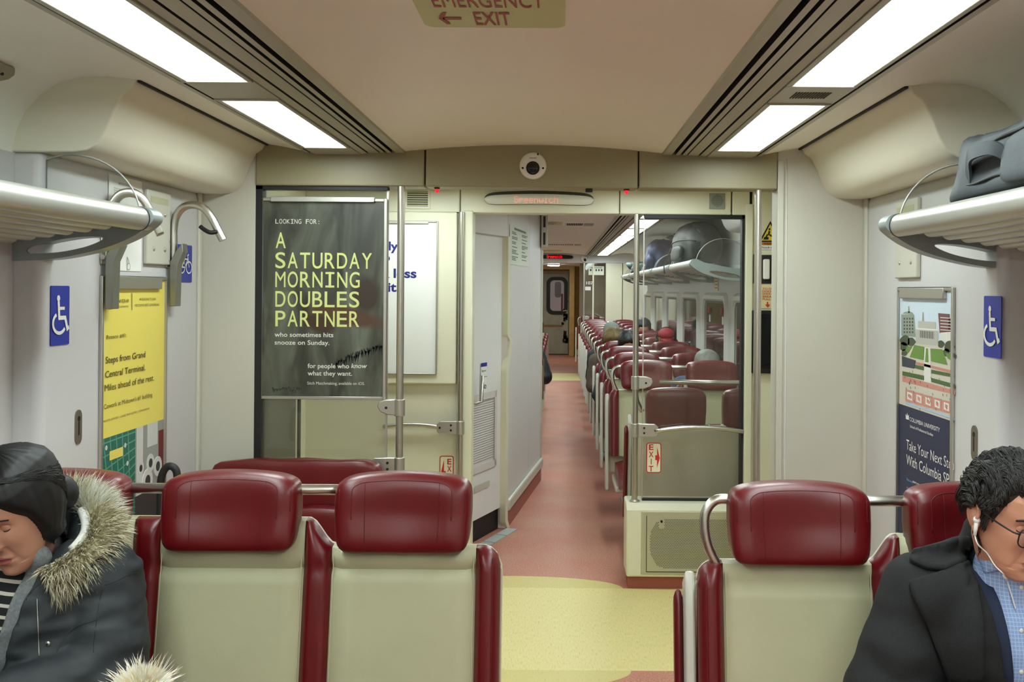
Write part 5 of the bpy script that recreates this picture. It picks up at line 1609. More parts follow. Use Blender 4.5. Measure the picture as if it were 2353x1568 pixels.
o = thing('glass_screen', 'narrow glass screen in the far partition with number 107', 'screen', (.73, Y3 + .04, 1.0))
m = MB(); m.box(.625, .835, Y3 + .035, Y3 + .045, 1.0, 2.125); m.box(.475, .60, Y3 + .035, Y3 + .045, 1.0, 2.125); m.build('pane', GLASS, o)
m = MB(); letters(m, '107', (.49, Y3 + .03, 1.75), Vector((1, 0, 0)), UZ, .05, .12, 0, .02); m.build('number', SIGNW, o)
m = MB(); m.box(.44, .57, Y3 + .028, Y3 + .033, 1.645, 1.71); m.build('label_plate', PAPER, o)
m = MB(); m.box(.53, .80, Y3 + .026, Y3 + .032, 1.915, 2.07, 0)
for i in range(5): m.box(.555 + i * .048, .58 + i * .048, Y3 + .024, Y3 + .0262, 1.985, 2.02, 1)
m.box(.56, .77, Y3 + .024, Y3 + .0262, 2.04, 2.048, 1)
m.build('pictogram_notice', [mat('pale green paper', (214, 220, 200)), INK], o)
m = MB(); m.box(.43, WR, 20.4, 20.5, 0, 2.36); struct(m.build('wall_cab', mat('brown reflection tone', (150, 132, 112), .5)))  # wall coloured brown to stand in for the reflection behind the far glass
m = MB(); m.box(WL, -.70, 20.4, 20.5, 0, 2.36); struct(m.build('wall_cab_left', mat('brown reflection tone', (150, 132, 112), .5)))
for x, lab in ((-.30, 'left'), (.08, 'right')):
    pass
o = thing('ceiling_light', 'dim round lamp in the end passage before the far door', 'light', (XC, 23.2, 2.22))
m = MB(); m.lathe([(.13, 2.20), (.14, 2.215), (.14, 2.235)], (XC, 23.2, 0), 'z', 24); m.build('diffuser', emitter('added fill diffuser', (1, .97, .86, 1), 95.0), o)  # made-up lamp, added to brighten the end passage and its door
m = MB(); m.lathe([(.15, 2.215), (.155, 2.24)], (XC, 23.2, 0), 'z', 24); m.build('frame', TRACK, o)
DOORG = mat('pale green grey steel', (170, 174, 158), .5, vary=.14, vscale=5)
m = MB(); m.box(-.50, .26, YE - .06, YE - .01, .02, 2.05)
d = struct(m.build('door_4', DOORG, bevel=.006))
cx = -.03
m = MB()
oo, ii = rrect(cx - .27, cx + .27, 1.02, 2.02 - .05, .17, 8), rrect(cx - .175, cx + .175, 1.11, 1.885, .10, 8); n = len(oo)
m.add([(p[0], YE - .062, p[1]) for p in oo] + [(p[0], YE - .085, p[1]) for p in oo] + [(p[0], YE - .085, p[1]) for p in ii] + [(p[0], YE - .062, p[1]) for p in ii],
      [(r_ * n + i, r_ * n + (i + 1) % n, (r_ + 1) * n + (i + 1) % n, (r_ + 1) * n + i) for r_ in range(3) for i in range(n)])
m.build('window_gasket', BLACK, d, smooth=True, angle=40)
m = MB(); m.prism(ii, YE - .070, YE - .062, 'y'); m.build('window_pane', mat('window onto the lit next car', (150, 142, 142), .2, emit=(150, 140, 142), estr=.18), d)
m = MB(); m.prism(rrect(cx - .06, cx + .10, 1.45, 1.85, .06), YE - .072, YE - .070, 'y'); m.prism(rrect(cx + .10, cx + .15, 1.12, 1.55, .02), YE - .0725, YE - .070, 'y', 1); m.build('next_car', [mat('grey beyond', (112, 104, 108), .3), MAR], d)
m = MB(); m.lathe([(.02, YE - .10), (.02, YE - .06)], (.20, 0, 1.12), 'y', 12); m.tube([(.20, YE - .10, 1.12), (.12, YE - .10, 1.11)], .012, 8); m.build('door_handle', CAST, d)
m = MB(); m.box(-.35, .12, YE - .064, YE - .06, .70, .76); m.build('label_plate', mat('ochre label', (150, 120, 80), .5), d)
m = MB()
rng = random.Random(2)
for zz, hh in ((.92, .12), (.45, .16), (1.5, .2)):
    for i in range(10): 
        x = .16 + rng.uniform(-.06, .06); z = zz + rng.uniform(-hh, hh); m.box(x - .02, x + rng.uniform(.01, .05), YE - .0625, YE - .06, z - .05, z + rng.uniform(0, .06))
m.build('grime', GAP, d)

# ================================================================ folding bench at the partition and the umbrella beside it
o = thing('folding_bench', 'red folding bench tipped up against the partition behind the left seats', 'bench', (-1.12, 4.30, 0))
m = soft_box(-1.13, 4.365, .775, .365, .045, .135, 7, 12, 0, 31, .003); m.build('backrest', RED, o, smooth=True)
m = soft_box(-1.13, 4.27, .55, .355, .045, .17, 7, 12, 0, 33, .003); m.build('seat', RED, o, smooth=True)
m = MB(); m.box(-1.46, -.80, 4.26, 4.44, .30, .36)
for x in (-1.40, -.86): m.box(x - .02, x + .02, 4.34, 4.42, 0, .62)
m.build('frame', DARKM, o, bevel=.006)
m = MB(); m.tube([(-1.46, 4.30, .700), (-.80, 4.30, .700)], .011, 10); m.build('hinge_rod', BLACK, o, smooth=True)
o = thing('umbrella', 'black umbrella with crook handle leaning on the left wall under the yellow poster', 'umbrella', (-1.43, 3.6, 0))
top = Vector((-1.425, 3.60, .93)); foot = Vector((-1.47, 3.58, .02))
m = MB(); m.tube([foot, foot.lerp(top, .95)], .007, 10); m.build('shaft', STEEL, o, smooth=True)
m = MB(); m.tube(spline([top + Vector((0, 0, -.10)), top, top + Vector((.004, 0, .045)), top + Vector((.018, 0, .075)), top + Vector((.038, 0, .082)), top + Vector((.056, 0, .066)), top + Vector((.060, 0, .03)), top + Vector((.058, 0, -.01))], 6), .0135, 12)
m.build('crook_handle', mat('black wrapped grip', (26, 26, 26), .5, bump=.6, bscale=90), o, smooth=True)
m = MB()
rows = []
for t in range(14):
    p = foot.lerp(top, .08 + .74 * t / 13); r_ = .012 + .026 * math.sin(math.pi * min(1, .15 + t / 15))
    rows.append([p + Vector((math.cos(a * math.pi / 8), math.sin(a * math.pi / 8), 0)) * r_ * (1 + .18 * math.cos(a * math.pi / 2 )) for a in range(16)])
m.grid(rows, wrap=True); m.build('canopy', CLOTHB, o, smooth=True)
# ================================================================ people
from mathutils.bvhtree import BVHTree
def evaluated(o):
    dg = bpy.context.evaluated_depsgraph_get()
    return bpy.data.meshes.new_from_object(o.evaluated_get(dg))
def organic(name, caps, vox, mats, parent=None, smooth=4, wrinkle=0.0, wscale=14.0, wseed=0.0, cut=None, solid=0.0, extra=None, stretch=(1, 1, 1)):
    """one continuous skin grown round tapered limbs: ('c', p0, r0, p1, r1) or ('e', centre, radii[, rotation])."""
    bm = bmesh.new()
    for c in caps:
        if c[0] == 'c':
            p0, r0, p1, r1 = Vector(c[1]), c[2], Vector(c[3]), c[4]
            for p, r_ in ((p0, r0), (p1, r1)):
                bmesh.ops.create_icosphere(bm, subdivisions=3, radius=r_, matrix=Matrix.Translation(p))
            d = p1 - p0
            if d.length > 1e-5:
                mx = Matrix.Translation((p0 + p1) / 2) @ d.to_track_quat('Z', 'Y').to_matrix().to_4x4()
                bmesh.ops.create_cone(bm, cap_ends=True, segments=24, radius1=r0, radius2=r1, depth=d.length, matrix=mx)
        else:
            ce, rad = Vector(c[1]), c[2]
            rot = c[3].to_4x4() if len(c) > 3 else Matrix.Identity(4)
            bmesh.ops.create_icosphere(bm, subdivisions=4, radius=1, matrix=Matrix.Translation(ce) @ rot @ Matrix.Diagonal((*rad, 1)))
    me = bpy.data.meshes.new(name); bm.to_mesh(me); bm.free()
    ob = bpy.data.objects.new('growing', me); C.objects.link(ob)
    r_ = ob.modifiers.new('r', 'REMESH'); r_.mode = 'VOXEL'; r_.voxel_size = vox
    s_ = ob.modifiers.new('s', 'SMOOTH'); s_.factor = .5; s_.iterations = smooth
    m2 = evaluated(ob)
    bpy.data.objects.remove(ob); bpy.data.meshes.remove(me)
    m2.name = name
    if wrinkle:
        m2.update()
        co = [v.co.copy() for v in m2.vertices]; no = [v.normal.copy() for v in m2.vertices]
        for v, p, n in zip(m2.vertices, co, no):
            q = Vector((p.x * stretch[0], p.y * stretch[1], p.z * stretch[2])) * wscale + Vector((wseed, 0, 0))
            w = noise.noise(q); w2 = noise.noise(q * 2.3)
            v.co = p + n * wrinkle * ((1 - abs(w) * 2.2) * .8 + .35 * w2)
    if cut or extra:
        bm = bmesh.new(); bm.from_mesh(m2)
        if cut:
            planes, keep = cut
            for co, no in planes:
                bmesh.ops.bisect_plane(bm, geom=bm.verts[:] + bm.edges[:] + bm.faces[:], plane_co=co, plane_no=no)
            dead = [f for f in bm.faces if not keep(f.calc_center_median())]
            bmesh.ops.delete(bm, geom=dead, context='FACES')
        bm.to_mesh(m2); bm.free()
    m2.materials.clear()
    for m in (mats if isinstance(mats, (list, tuple)) else [mats]): m2.materials.append(m)
    for p in m2.polygons: p.use_smooth = True; p.material_index = 0
    o = bpy.data.objects.new(name, m2); C.objects.link(o)
    ORIG[o.name] = Vector((0, 0, 0))
    if parent is not None:
        o.parent = parent
        off = ORIG.get(parent.name, Vector((0, 0, 0)))
        if off.length: m2.transform(Matrix.Translation(-off))
    if solid:
        md = o.modifiers.new('thickness', 'SOLIDIFY'); md.thickness = solid; md.offset = 1 if solid < 0 else -1; md.thickness = abs(solid)
    return o
SLICES = [(-.121, .010, -.066, -.050), (-.117, .024, -.078, -.035), (-.108, .035, -.084, -.012), (-.095, .044, -.0855, .004), (-.075, .053, -.086, .024), (-.05, .061, -.085, .046), (-.02, .068, -.086, .066), (.01, .072, -.087, .082),
          (.04, .0735, -.090, .091), (.065, .072, -.088, .092), (.085, .065, -.078, .085), (.102, .050, -.057, .066), (.113, .031, -.030, .042), (.119, .012, -.006, .018)]
def lerp_slice(z):
    if z <= SLICES[0][0]: return SLICES[0][1:]
    for a, b in zip(SLICES[:-1], SLICES[1:]):
        if z <= b[0]:
            t = (z - a[0]) / (b[0] - a[0]); t2 = t
            return tuple(a[i] + (b[i] - a[i]) * t2 for i in (1, 2, 3))
    return SLICES[-1][1:]
def G(x, s): return math.exp(-(x / s) ** 2)
def face_point(a, z, male=False):
    """a: angle round the head, 0 at the face; local head frame, face towards -y."""
    w, f, b = lerp_slice(z)
    if male and z < -.02: w *= 1 + .10 * min(1, (-.02 - z) / .06)
    yc = (f + b) * .42; sx, cx = math.sin(a), math.cos(a)
    n = 2.35
    k = (abs(sx) ** n + abs(cx) ** n) ** (-1 / n)
    x = w * sx * k
    y = yc + ((f - yc) * cx * k if cx > 0 else (b - yc) * -cx * k)
    if cx > 0:
        d = 0.0
        nz = 0
        if z < .03: nz = max(0, min(1, (.028 - z) / .060)) ** 1.2
        if z < -.034: nz *= max(0, 1 - ((-.034 - z) / .012)) if z > -.046 else 0
        d -= .024 * nz * G(x, .0095 + .004 * nz)
        d -= .008 * G(abs(x) - .0135, .006) * G(z + .036, .008)
        d += .011 * G(abs(x) - .032, .017) * G(z - .008, .012)
        d -= .0045 * G(abs(x) - .030, .022) * G(z - .029, .008)
        d -= .0055 * G(x, .020) * G(z + .064, .0055)
        d -= .0065 * G(x, .017) * G(z + .0765, .006)
        d += .0050 * G(x, .022) * G(z + .0700, .0028)
        d += .003 * G(x, .014) * G(z + .088, .006)
        d -= .005 * G(x, .020) * G(z + .105, .010)
        d -= .004 * G(abs(x) - .045, .018) * G(z + .022, .020)
        d += .0025 * G(abs(x) - (.024 + max(0, -.04 - z) * .35), .006) * (1 if -.085 < z < -.035 else 0)
        y += d
    return Vector((x, y, z))
def surf(x, z, male=False):
    lo, hi = 0.0, 1.5
    for _ in range(30):
        a = (lo + hi) / 2
        if face_point(a, z, male).x < abs(x): lo = a
        else: hi = a
    p = face_point(a, z, male)
    return Vector((math.copysign(p.x, x), p.y, z))
def head_mesh(mb, T, male=False, nz=84, na=88, skin=0, lip=1):
    z0, z1 = SLICES[0][0], SLICES[-1][0]
    rows = []
    for i in range(nz + 1):
        t = i / nz
        z = z0 + (z1 - z0) * (t if nz < 40 else t)
        row = []
        for j in range(na):
            u = (j / na) * 2 - 1
            a = math.pi * (abs(u) ** 1.35) * (1 if u >= 0 else -1)
            row.append(T @ face_point(a, z, male))
        rows.append(row)
    o = len(mb.v)
    mb.v += [p for r_ in rows for p in r_]
    for i in range(nz):
        for j in range(na):
            k = (j + 1) % na
            mb.f.append([o + i * na + j, o + i * na + k, o + (i + 1) * na + k, o + (i + 1) * na + j])
            t = (i + .5) / nz; z = z0 + (z1 - z0) * t
            u = ((j + .5) / na) * 2 - 1; a = math.pi * (abs(u) ** 1.35) * (1 if u >= 0 else -1)
            x = face_point(a, z, male).x if abs(a) < 1.2 else 1
            e = (x / .0235) ** 2 + ((z + .0705) / .0105) ** 2
            mb.m.append(lip if e < 1 and abs(a) < 1.2 else skin)
    mb.f.append([o + j for j in range(na)][::-1]); mb.m.append(skin)
    mb.f.append([o + nz * na + j for j in range(na)]); mb.m.append(skin)
    return mb
def ear_mesh(mb, T, s):
    e = MB()
    e.ball((s * .076, .014, -.004), .009, .019, .031, 14, 12)
    rim = [(s * (.079 + .006 * math.sin(R(a) * .5)), .016 + .018 * math.cos(R(a)) * (.9 if a > 180 else 1), .002 + .029 * math.sin(R(a))) for a in range(-70, 215, 15)]
    e.tube(rim, .0042, 8)
    e.ball((s * .079, .006, -.030), .006, .008, .009, 10, 8)
    for p in e.v: p[:] = (T @ p)[:]
    mb.add(e.v, e.f, 0)
def join_boolean(a, b):
    md = a.modifiers.new('join', 'BOOLEAN'); md.operation = 'UNION'; md.object = b; md.solver = 'EXACT'
    me = evaluated(a)
    old = a.data
    a.modifiers.clear(); a.data = me; bpy.data.meshes.remove(old)
    bpy.data.objects.remove(b)
    for p in a.data.polygons: p.use_smooth = True
    return a
def hand_caps(w, d, up, s, curl=.6, k=1.0):
    """palm and five bent fingers from wrist w along d; up: back of the hand; s: side the thumb leaves from."""
    d = d.normalized(); up = (up - d * up.dot(d)).normalized(); sd = d.cross(up) * s
    caps = [('e', w + d * .048, (.040, .014, .048), Matrix((sd, up, d)).transposed())]
    for i, (off, L) in enumerate(((.030, .072), (.010, .080), (-.010, .075), (-.029, .058))):
        b = w + d * .085 + sd * off * 1.0
        m1 = b + (d * math.cos(curl * .5) - up * math.sin(curl * .5)) * L * .5
        m2_ = m1 + (d * math.cos(curl * 1.5) - up * math.sin(curl * 1.5)) * L * .5
        caps += [('c', b - d * .02, .0095, m1, .0088), ('c', m1, .0088, m2_, .0075)]
    t0 = w + d * .022 + sd * .030; t1 = t0 + (d * .6 + sd * .75).normalized() * .035; t2 = t1 + (d * .95 + sd * .15 - up * .25).normalized() * .030
    caps += [('c', t0, .012, t1, .0105), ('c', t1, .0105, t2, .0085)]
    return caps
def limb_caps(J, g=0.0, legs=True, arms=True):
    """body round the joints J; g thickens it for clothing."""
    hip, ch, nk = J['hip'], J['chest'], J['neck']
    Rt = J.get('rot', Matrix.Identity(3))
    c = [('e', hip, (.165 + g, .120 + g, .115 + g), Rt), ('e', hip.lerp(ch, .5), (.148 + g, .108 + g, .15 + g), Rt), ('e', ch, (.168 + g, .112 + g, .150 + g), Rt),
         ('e', ch + Vector((0, .005, .075)), (.150 + g, .085 + g, .07 + g), Rt)]
    for k in ('L', 'R'):
        sh, el, wr = J['sh' + k], J['el' + k], J['wr' + k]
        c += [('c', ch + Vector((0, 0, .09)), .062 + g * .7, sh, .058 + g)]
        if arms: c += [('c', sh, .056 + g, el, .044 + g), ('c', el, .043 + g, wr, .029 + g * .8)]
        if legs and 'kn' + k in J:
            hs = hip + Vector(((-.085 if k == 'L' else .085), -.02, -.02)); kn, an = J['kn' + k], J['an' + k]
            c += [('c', hs, .082 + g * .6, kn, .056 + g * .5), ('c', kn, .055 + g * .5, an, .038 + g * .4)]
    return c
def sit_joints(x, yb, hz=.565, lean=0.0, face=-1, spread=.20, shz=.42):
    """seated on a cushion whose back is at yb; face -1 looks towards the near end of the car."""
    f = face
    hip = Vector((x, yb + f * .20, hz)); ch = Vector((x, yb + f * (.20 + lean * .5), hz + .28)); nk = Vector((x, yb + f * (.21 + lean), hz + .43))
    J = dict(hip=hip, chest=ch, neck=nk)
    for k, s in (('L', -1), ('R', 1)):
        J['sh' + k] = Vector((x + s * .175, ch.y, hz + .355)); J['el' + k] = Vector((x + s * spread, ch.y + f * .05, hz + .11)); J['wr' + k] = Vector((x + s * .09, ch.y + f * .28, hz + .11))
        J['kn' + k] = Vector((x + s * .10, hip.y + f * .44, hz - .02)); J['an' + k] = Vector((x + s * .10, hip.y + f * .46, .10))
    return J
def build_person(label, J, T, skin, lipm, male=False, vox=.010, hd=(150, 150), group=None):
    caps = limb_caps(J, -.012)
    hc = T @ Vector((0, .028, -.06))
    caps += [('c', J['neck'] - Vector((0, 0, .03)), .060, hc, .050)]
    for k, s in (('L', 1), ('R', -1)):
        d = (J['wr' + k] - J['el' + k]); caps += hand_caps(J['wr' + k], d, Vector((0, 0, 1)), s)
        caps += [('c', J['an' + k] + Vector((0, .02, -.045)), .034, J['an' + k] + Vector((0, math.copysign(.12, J['kn' + k].y - J['hip'].y), -.058)), .030)]
    o = organic('person', caps, vox, [skin, lipm], None, 4)
    mb = MB(); head_mesh(mb, T, male, *hd)
    hb = mb.build('head_growth', [skin, lipm], None, smooth=True)
    join_boolean(o, hb)
    mb = MB(); 
    tag(o, label, 'person', group)
    return o
def tracer(objs):
    trees = []
    dg = bpy.context.evaluated_depsgraph_get()
    for o in objs:
        trees.append(BVHTree.FromObject(o, dg))
    def hit(px, py, lift=.004):
        """where the line of sight meets the garment, lifted off it."""
        a, b = ray(px, py)
        d = Vector((a, 1, -b)).normalized(); best = None
        for t in trees:
            loc, nor, i, dist = t.ray_cast(Vector((0, 0, CAMZ)), d)
            if loc and (best is None or dist < best[0]): best = (dist, loc, nor)
        if best is None: return None
        return best[1] - d * lift
    return hit
def patch(name, pts, hit, mats, parent, lift=.006, thick=.008, sm=True, cuts=3, ymean=None):
    """a garment flap laid over what is beneath it."""
    bm = bmesh.new()
    sp = [tuple(p)[:2] for p in pts]
    vs = [bm.verts.new((x, y, 0)) for x, y in sp]
    f = bm.faces.new(vs)
    bmesh.ops.triangulate(bm, faces=[f])
    for _ in range(cuts):
        bmesh.ops.subdivide_edges(bm, edges=[e for e in bm.edges if e.calc_length() > 14], cuts=1)
        bmesh.ops.triangulate(bm, faces=bm.faces[:])
    last = None; miss = []
    for v in bm.verts:
        p = hit(v.co.x, v.co.y, lift)
        if p is None: miss.append(v)
        else: v.co = p; last = p
    okv = [v.co.y for v in bm.verts if v not in miss]
    ym = sum(okv) / len(okv)
    for v in miss: v.co = onY(ym, v.co.x, v.co.y)
    for _ in range(3): bmesh.ops.smooth_vert(bm, verts=[v for v in bm.verts if not v.is_boundary], factor=.5, use_axis_x=True, use_axis_y=True, use_axis_z=True)
    me = bpy.data.meshes.new(name); bm.to_mesh(me); bm.free()
    for m in (mats if isinstance(mats, list) else [mats]): me.materials.append(m)
    for p in me.polygons: p.use_smooth = True
    o = bpy.data.objects.new(name, me); C.objects.link(o); o.parent = parent
    ORIG[o.name] = Vector((0, 0, 0))
    md = o.modifiers.new('thickness', 'SOLIDIFY'); md.thickness = thick; md.offset = 0
    return o
def strands(mb, curve, n, rad, length, out_dir, rng, slots, w=.0022, droop=.4, spread=.9):
    """fur: thin tapering hairs rooted round a curve."""
    k = len(curve)
    for i in range(n):
        t = rng.random() * (k - 1.001); a = int(t); f = t - a
        c = curve[a].lerp(curve[a + 1], f); tg = (curve[a + 1] - curve[a]).normalized()
        u = tg.orthogonal().normalized(); v = tg.cross(u)
        ang = rng.random() * 2 * math.pi
        rd = u * math.cos(ang) + v * math.sin(ang)
        od = Vector(out_dir(t / (k - 1)))
        d = (rd * spread + od + tg * rng.uniform(-.5, .5)).normalized()
        r0 = c + rd * rad * rng.uniform(.7, 1.0)
        L = length * rng.uniform(.6, 1.15)
        m1 = r0 + d * L * .5; m2_ = m1 + (d + Vector((rng.uniform(-.2, .2), rng.uniform(-.2, .2), -droop))).normalized() * L * .5
        sd = d.cross(Vector((rng.uniform(-1, 1), rng.uniform(-1, 1), rng.uniform(-1, 1)))).normalized() * w
        mb.add([r0 - sd, r0 + sd, m1 + sd * .75, m1 - sd * .75, m2_], [(0, 1, 2, 3), (3, 2, 4)], rng.choice(slots(t / (k - 1), rng)))
def hair_shell(name, T, mats, parent, line, thick, streak=.0022, sf=60, nz=60, na=90, low=-.12, seed=0.0, shape=None):
    """hair as a raised skin over the scalp; line(a) = lowest hair height at angle a round the head."""
    rows = []; m = MB()
    zs = [low + (.119 - low) * i / nz for i in range(nz + 1)]
    pts = {}
    for i, z in enumerate(zs):
        for j in range(na):
            a = -math.pi + 2 * math.pi * j / na
            p = face_point(a, max(z, SLICES[0][0]), False)
            if abs(a) < 1.5 and z < .06: p = Vector((p.x, p.y, z))
            if z < -.05 and abs(a) > 1.6: p = face_point(a, -.05); p.z = z; p.y -= (-.05 - z) * .2
            h = z - line(a)
            e = max(0, min(1, h / .03)); e = e * e * (3 - 2 * e)
            n = Vector((p.x, p.y * .9 - .0, max(0, p.z) * .9)).normalized()
            st = noise.noise(Vector((a * sf * .16 + seed, z * 9, seed))) * streak + noise.noise(Vector((a * sf * .5 + seed, z * 14, 3))) * streak * .7
            t = thick(a, z)
            q = p + n * (-.004 + (t + st + .004) * e)
            if shape: q = shape(q, a, z)
            pts[i, j] = (q, h)
    idx = {}
    for (i, j), (q, h) in pts.items():
        idx[i, j] = len(m.v); m.v.append(T @ q)
    for i in range(nz):
        for j in range(na):
            k = (j + 1) % na
            if min(pts[c][1] for c in ((i, j), (i, k), (i + 1, k), (i + 1, j))) > -.006:
                m.f.append([idx[i, j], idx[i, k], idx[i + 1, k], idx[i + 1, j]]); m.m.append(0)
    m.f.append([idx[nz, j] for j in range(na)]); m.m.append(0)
    return m
def frame(pos, yaw, pitch, roll=0.0, k=1.0):
    return Matrix.Translation(pos) @ Matrix.Rotation(R(yaw), 4, 'Z') @ Matrix.Rotation(R(pitch), 4, 'X') @ Matrix.Rotation(R(roll), 4, 'Y') @ Matrix.Scale(k, 4)

SKINW = mat('olive skin', (196, 142, 116), .48, vary=.04, vscale=30, bump=.1, bscale=500)
SKINM = mat('fair skin', (208, 152, 124), .48, vary=.04, vscale=30, bump=.1, bscale=500)
LIPW = mat('lips', (166, 92, 84), .42); LIPM = mat('pale lips', (184, 116, 100), .45)
HAIRB = mat('black hair', (17, 16, 15), .52, spec=.45); HAIRD = mat('dark wavy hair', (34, 31, 29), .45, spec=.5)
LASH = mat('lashes', (30, 22, 20), .6)
PARKA = mat('charcoal parka cloth', (36, 41, 44), .62, bump=.25, bscale=700)
HOODG = mat('grey hooded sweater', (122, 126, 128), .85, vary=.22, vscale=160, bump=.4, bscale=500)
FLEECE = mat('pale fleece', (206, 204, 196), .9, bump=.5, bscale=300)
WOOL = mat('black wool coat', (24, 25, 26), .88, vary=.3, vscale=260, bump=.5, bscale=600)
NAVY = mat('navy blazer', (30, 40, 66), .8, bump=.3, bscale=600)
def striped(name, dark, light, pitch, share, axis=2, tilt=0.0):
    m = bpy.data.materials.new(name); m.use_nodes = True
    nt = m.node_tree; N = nt.nodes; L = nt.links; b = N['Principled BSDF']
    tc = N.new('ShaderNodeTexCoord'); sp = N.new('ShaderNodeSeparateXYZ'); L.new(tc.outputs['Object'], sp.inputs[0])
    d = N.new('ShaderNodeMath'); d.operation = 'DIVIDE'; d.inputs[1].default_value = pitch
    if tilt:
        mu = N.new('ShaderNodeMath'); mu.operation = 'MULTIPLY_ADD'; mu.inputs[1].default_value = tilt
        L.new(sp.outputs[0], mu.inputs[0]); L.new(sp.outputs[axis], mu.inputs[2]); L.new(mu.outputs[0], d.inputs[0])
    else: L.new(sp.outputs[axis], d.inputs[0])
    f = N.new('ShaderNodeMath'); f.operation = 'FRACT'; L.new(d.outputs[0], f.inputs[0])
    g = N.new('ShaderNodeMath'); g.operation = 'LESS_THAN'; g.inputs[1].default_value = share; L.new(f.outputs[0], g.inputs[0])
    mx = N.new('ShaderNodeMix'); mx.data_type = 'RGBA'; L.new(g.outputs[0], mx.inputs[0])
    mx.inputs[6].default_value = srgb(*dark); mx.inputs[7].default_value = srgb(*light)
    L.new(mx.outputs[2], b.inputs['Base Color']); b.inputs['Roughness'].default_value = .8
    return m, mx, N, L, b, sp
STRIPE = striped('striped knit', (20, 20, 22), (206, 200, 184), .0235, .30, 2, .12)[0]
SHIRT, mx_, N_, L_, b_n, sp_ = striped('blue checked shirt', (142, 172, 222), (190, 208, 236), .0080, .16)
d_ = N_.new('ShaderNodeMath'); d_.operation = 'DIVIDE'; d_.inputs[1].default_value = .0072; L_.new(sp_.outputs[0], d_.inputs[0])
f_ = N_.new('ShaderNodeMath'); f_.operation = 'FRACT'; L_.new(d_.outputs[0], f_.inputs[0])
g_ = N_.new('ShaderNodeMath'); g_.operation = 'LESS_THAN'; g_.inputs[1].default_value = .16; L_.new(f_.outputs[0], g_.inputs[0])
m2_ = N_.new('ShaderNodeMix'); m2_.data_type = 'RGBA'; L_.new(g_.outputs[0], m2_.inputs[0]); L_.new(mx_.outputs[2], m2_.inputs[6]); m2_.inputs[7].default_value = srgb(190, 208, 236)
L_.new(m2_.outputs[2], b_n.inputs['Base Color'])

def face_details(o, T, skin, browm, male):
    for s in (-1, 1):
        sp_ = surf(s * .032, .006, male)
        m = MB(); c = Vector((s * .032, sp_.y + .0065, .006))
        m.ball(c, .0150, .0120, .0118, 20, 14)
        for p in m.v: p[:] = (T @ p)[:]
        lid = m.build('eyelid', skin, o, smooth=True)
        m = MB(); pts = []
        for a in range(188, 354, 12):
            dx, dz = .0140 * math.cos(R(a)), -.0015 + .0050 * math.sin(R(a))
            yy = c.y - .0120 * math.sqrt(max(0, 1 - (dx / .0150) ** 2 - (dz / .0118) ** 2)) - .0003
            pts.append(T @ Vector((c.x + dx, yy, c.z + dz)))
        m.tube(pts, [.0006] + [.0011] * (len(pts) - 2) + [.0006], 6)
        m.build('lashes', LASH, lid, smooth=True)
        m = MB()
        br = [surf(s * x, z, male) + Vector((0, -.0008, 0)) for x, z in ((.013, .0265), (.021, .0300), (.030, .0325), (.039, .0325), (.047, .0300), (.053, .0260))]
        m.tube([T @ p for p in spline(br, 4)], [(.0032 if male else .0028) * (1 - .6 * abs(i / 20 - .4)) for i in range(21)], 6)
        m.build('eyebrow', browm, o, smooth=True)
        m = MB(); ear_mesh(m, T, s); m.build('ear', skin, o, smooth=True)

# ---------------------------------------------------------------- the woman in the parka
J = sit_joints(-1.285, 2.60, .575, .05)
J['shR'] = Vector((-1.105, 2.41, .945)); J['elR'] = Vector((-1.055, 2.35, .755)); J['wrR'] = Vector((-1.235, 2.12, .735))
J['shL'] = Vector((-1.465, 2.41, .945)); J['elL'] = Vector((-1.50, 2.33, .72)); J['wrL'] = Vector((-1.36, 2.12, .72))
J['neck'] = Vector((-1.275, 2.385, 1.01))
TW = frame(Vector((-1.246, 2.315, 1.136)), -16, 24, -6, 1.02)
woman = build_person('person in a charcoal parka with fur-trimmed hood, looking down, on the left bench', J, TW, SKINW, LIPW)
face_details(woman, TW, SKINW, HAIRB, False)
cx = -1.285
def vcut(cx, w_top, w_bot, zt, zb, ymax):
    k = (w_top - w_bot) / (zt - zb)
    pl = [((cx + s * w_bot, 0, zb), (s, 0, -k)) for s in (-1, 1)]
    def keep(p): return not (p.y < ymax and abs(p.x - cx) < w_bot + k * (p.z - zb))
    return (pl, keep)
organic('striped_top', limb_caps(J, .004, legs=False, arms=False) + [('c', J['neck'] - Vector((0, 0, .05)), .075, J['neck'] + Vector((.004, -.012, .03)), .064)], .010, STRIPE, woman, 4, .002, 20)
organic('hooded_sweater', limb_caps(J, .020, legs=False) + [('c', J['neck'] + Vector((0, .05, 0)), .07, J['neck'] + Vector((0, .04, .06)), .06), ('c', Vector((-1.35, 2.33, 1.02)), .03, Vector((-1.20, 2.32, 1.03)), .03)], .010, HOODG, woman, 4, .004, 16, cut=vcut(cx - .01, .085, .030, 1.06, .78, 2.42), solid=.006)
jk = limb_caps(J, .047, legs=False)
jk += [('e', Vector((-1.105, 2.40, .93)), (.098, .10, .095)), ('e', Vector((-1.06, 2.36, .81)), (.090, .10, .085)), ('e', Vector((-1.055, 2.34, .735)), (.092, .105, .085)),
       ('e', Vector((-1.15, 2.22, .735)), (.10, .10, .07)), ('c', J['neck'] + Vector((0, .06, -.02)), .09, J['neck'] + Vector((.02, .075, .075)), .075)]
jacket = organic('parka', jk, .010, PARKA, woman, 3, .009, 15, 4.0, cut=vcut(cx, .115, .058, 1.06, .80, 2.42), solid=.010, stretch=(.6, .6, 1.5))
legs = [c for c in limb_caps(J, .012, arms=False)[-6:] if c[0] == 'c']
TROU = mat('dark trousers', (34, 36, 42), .8, bump=.3, bscale=500)
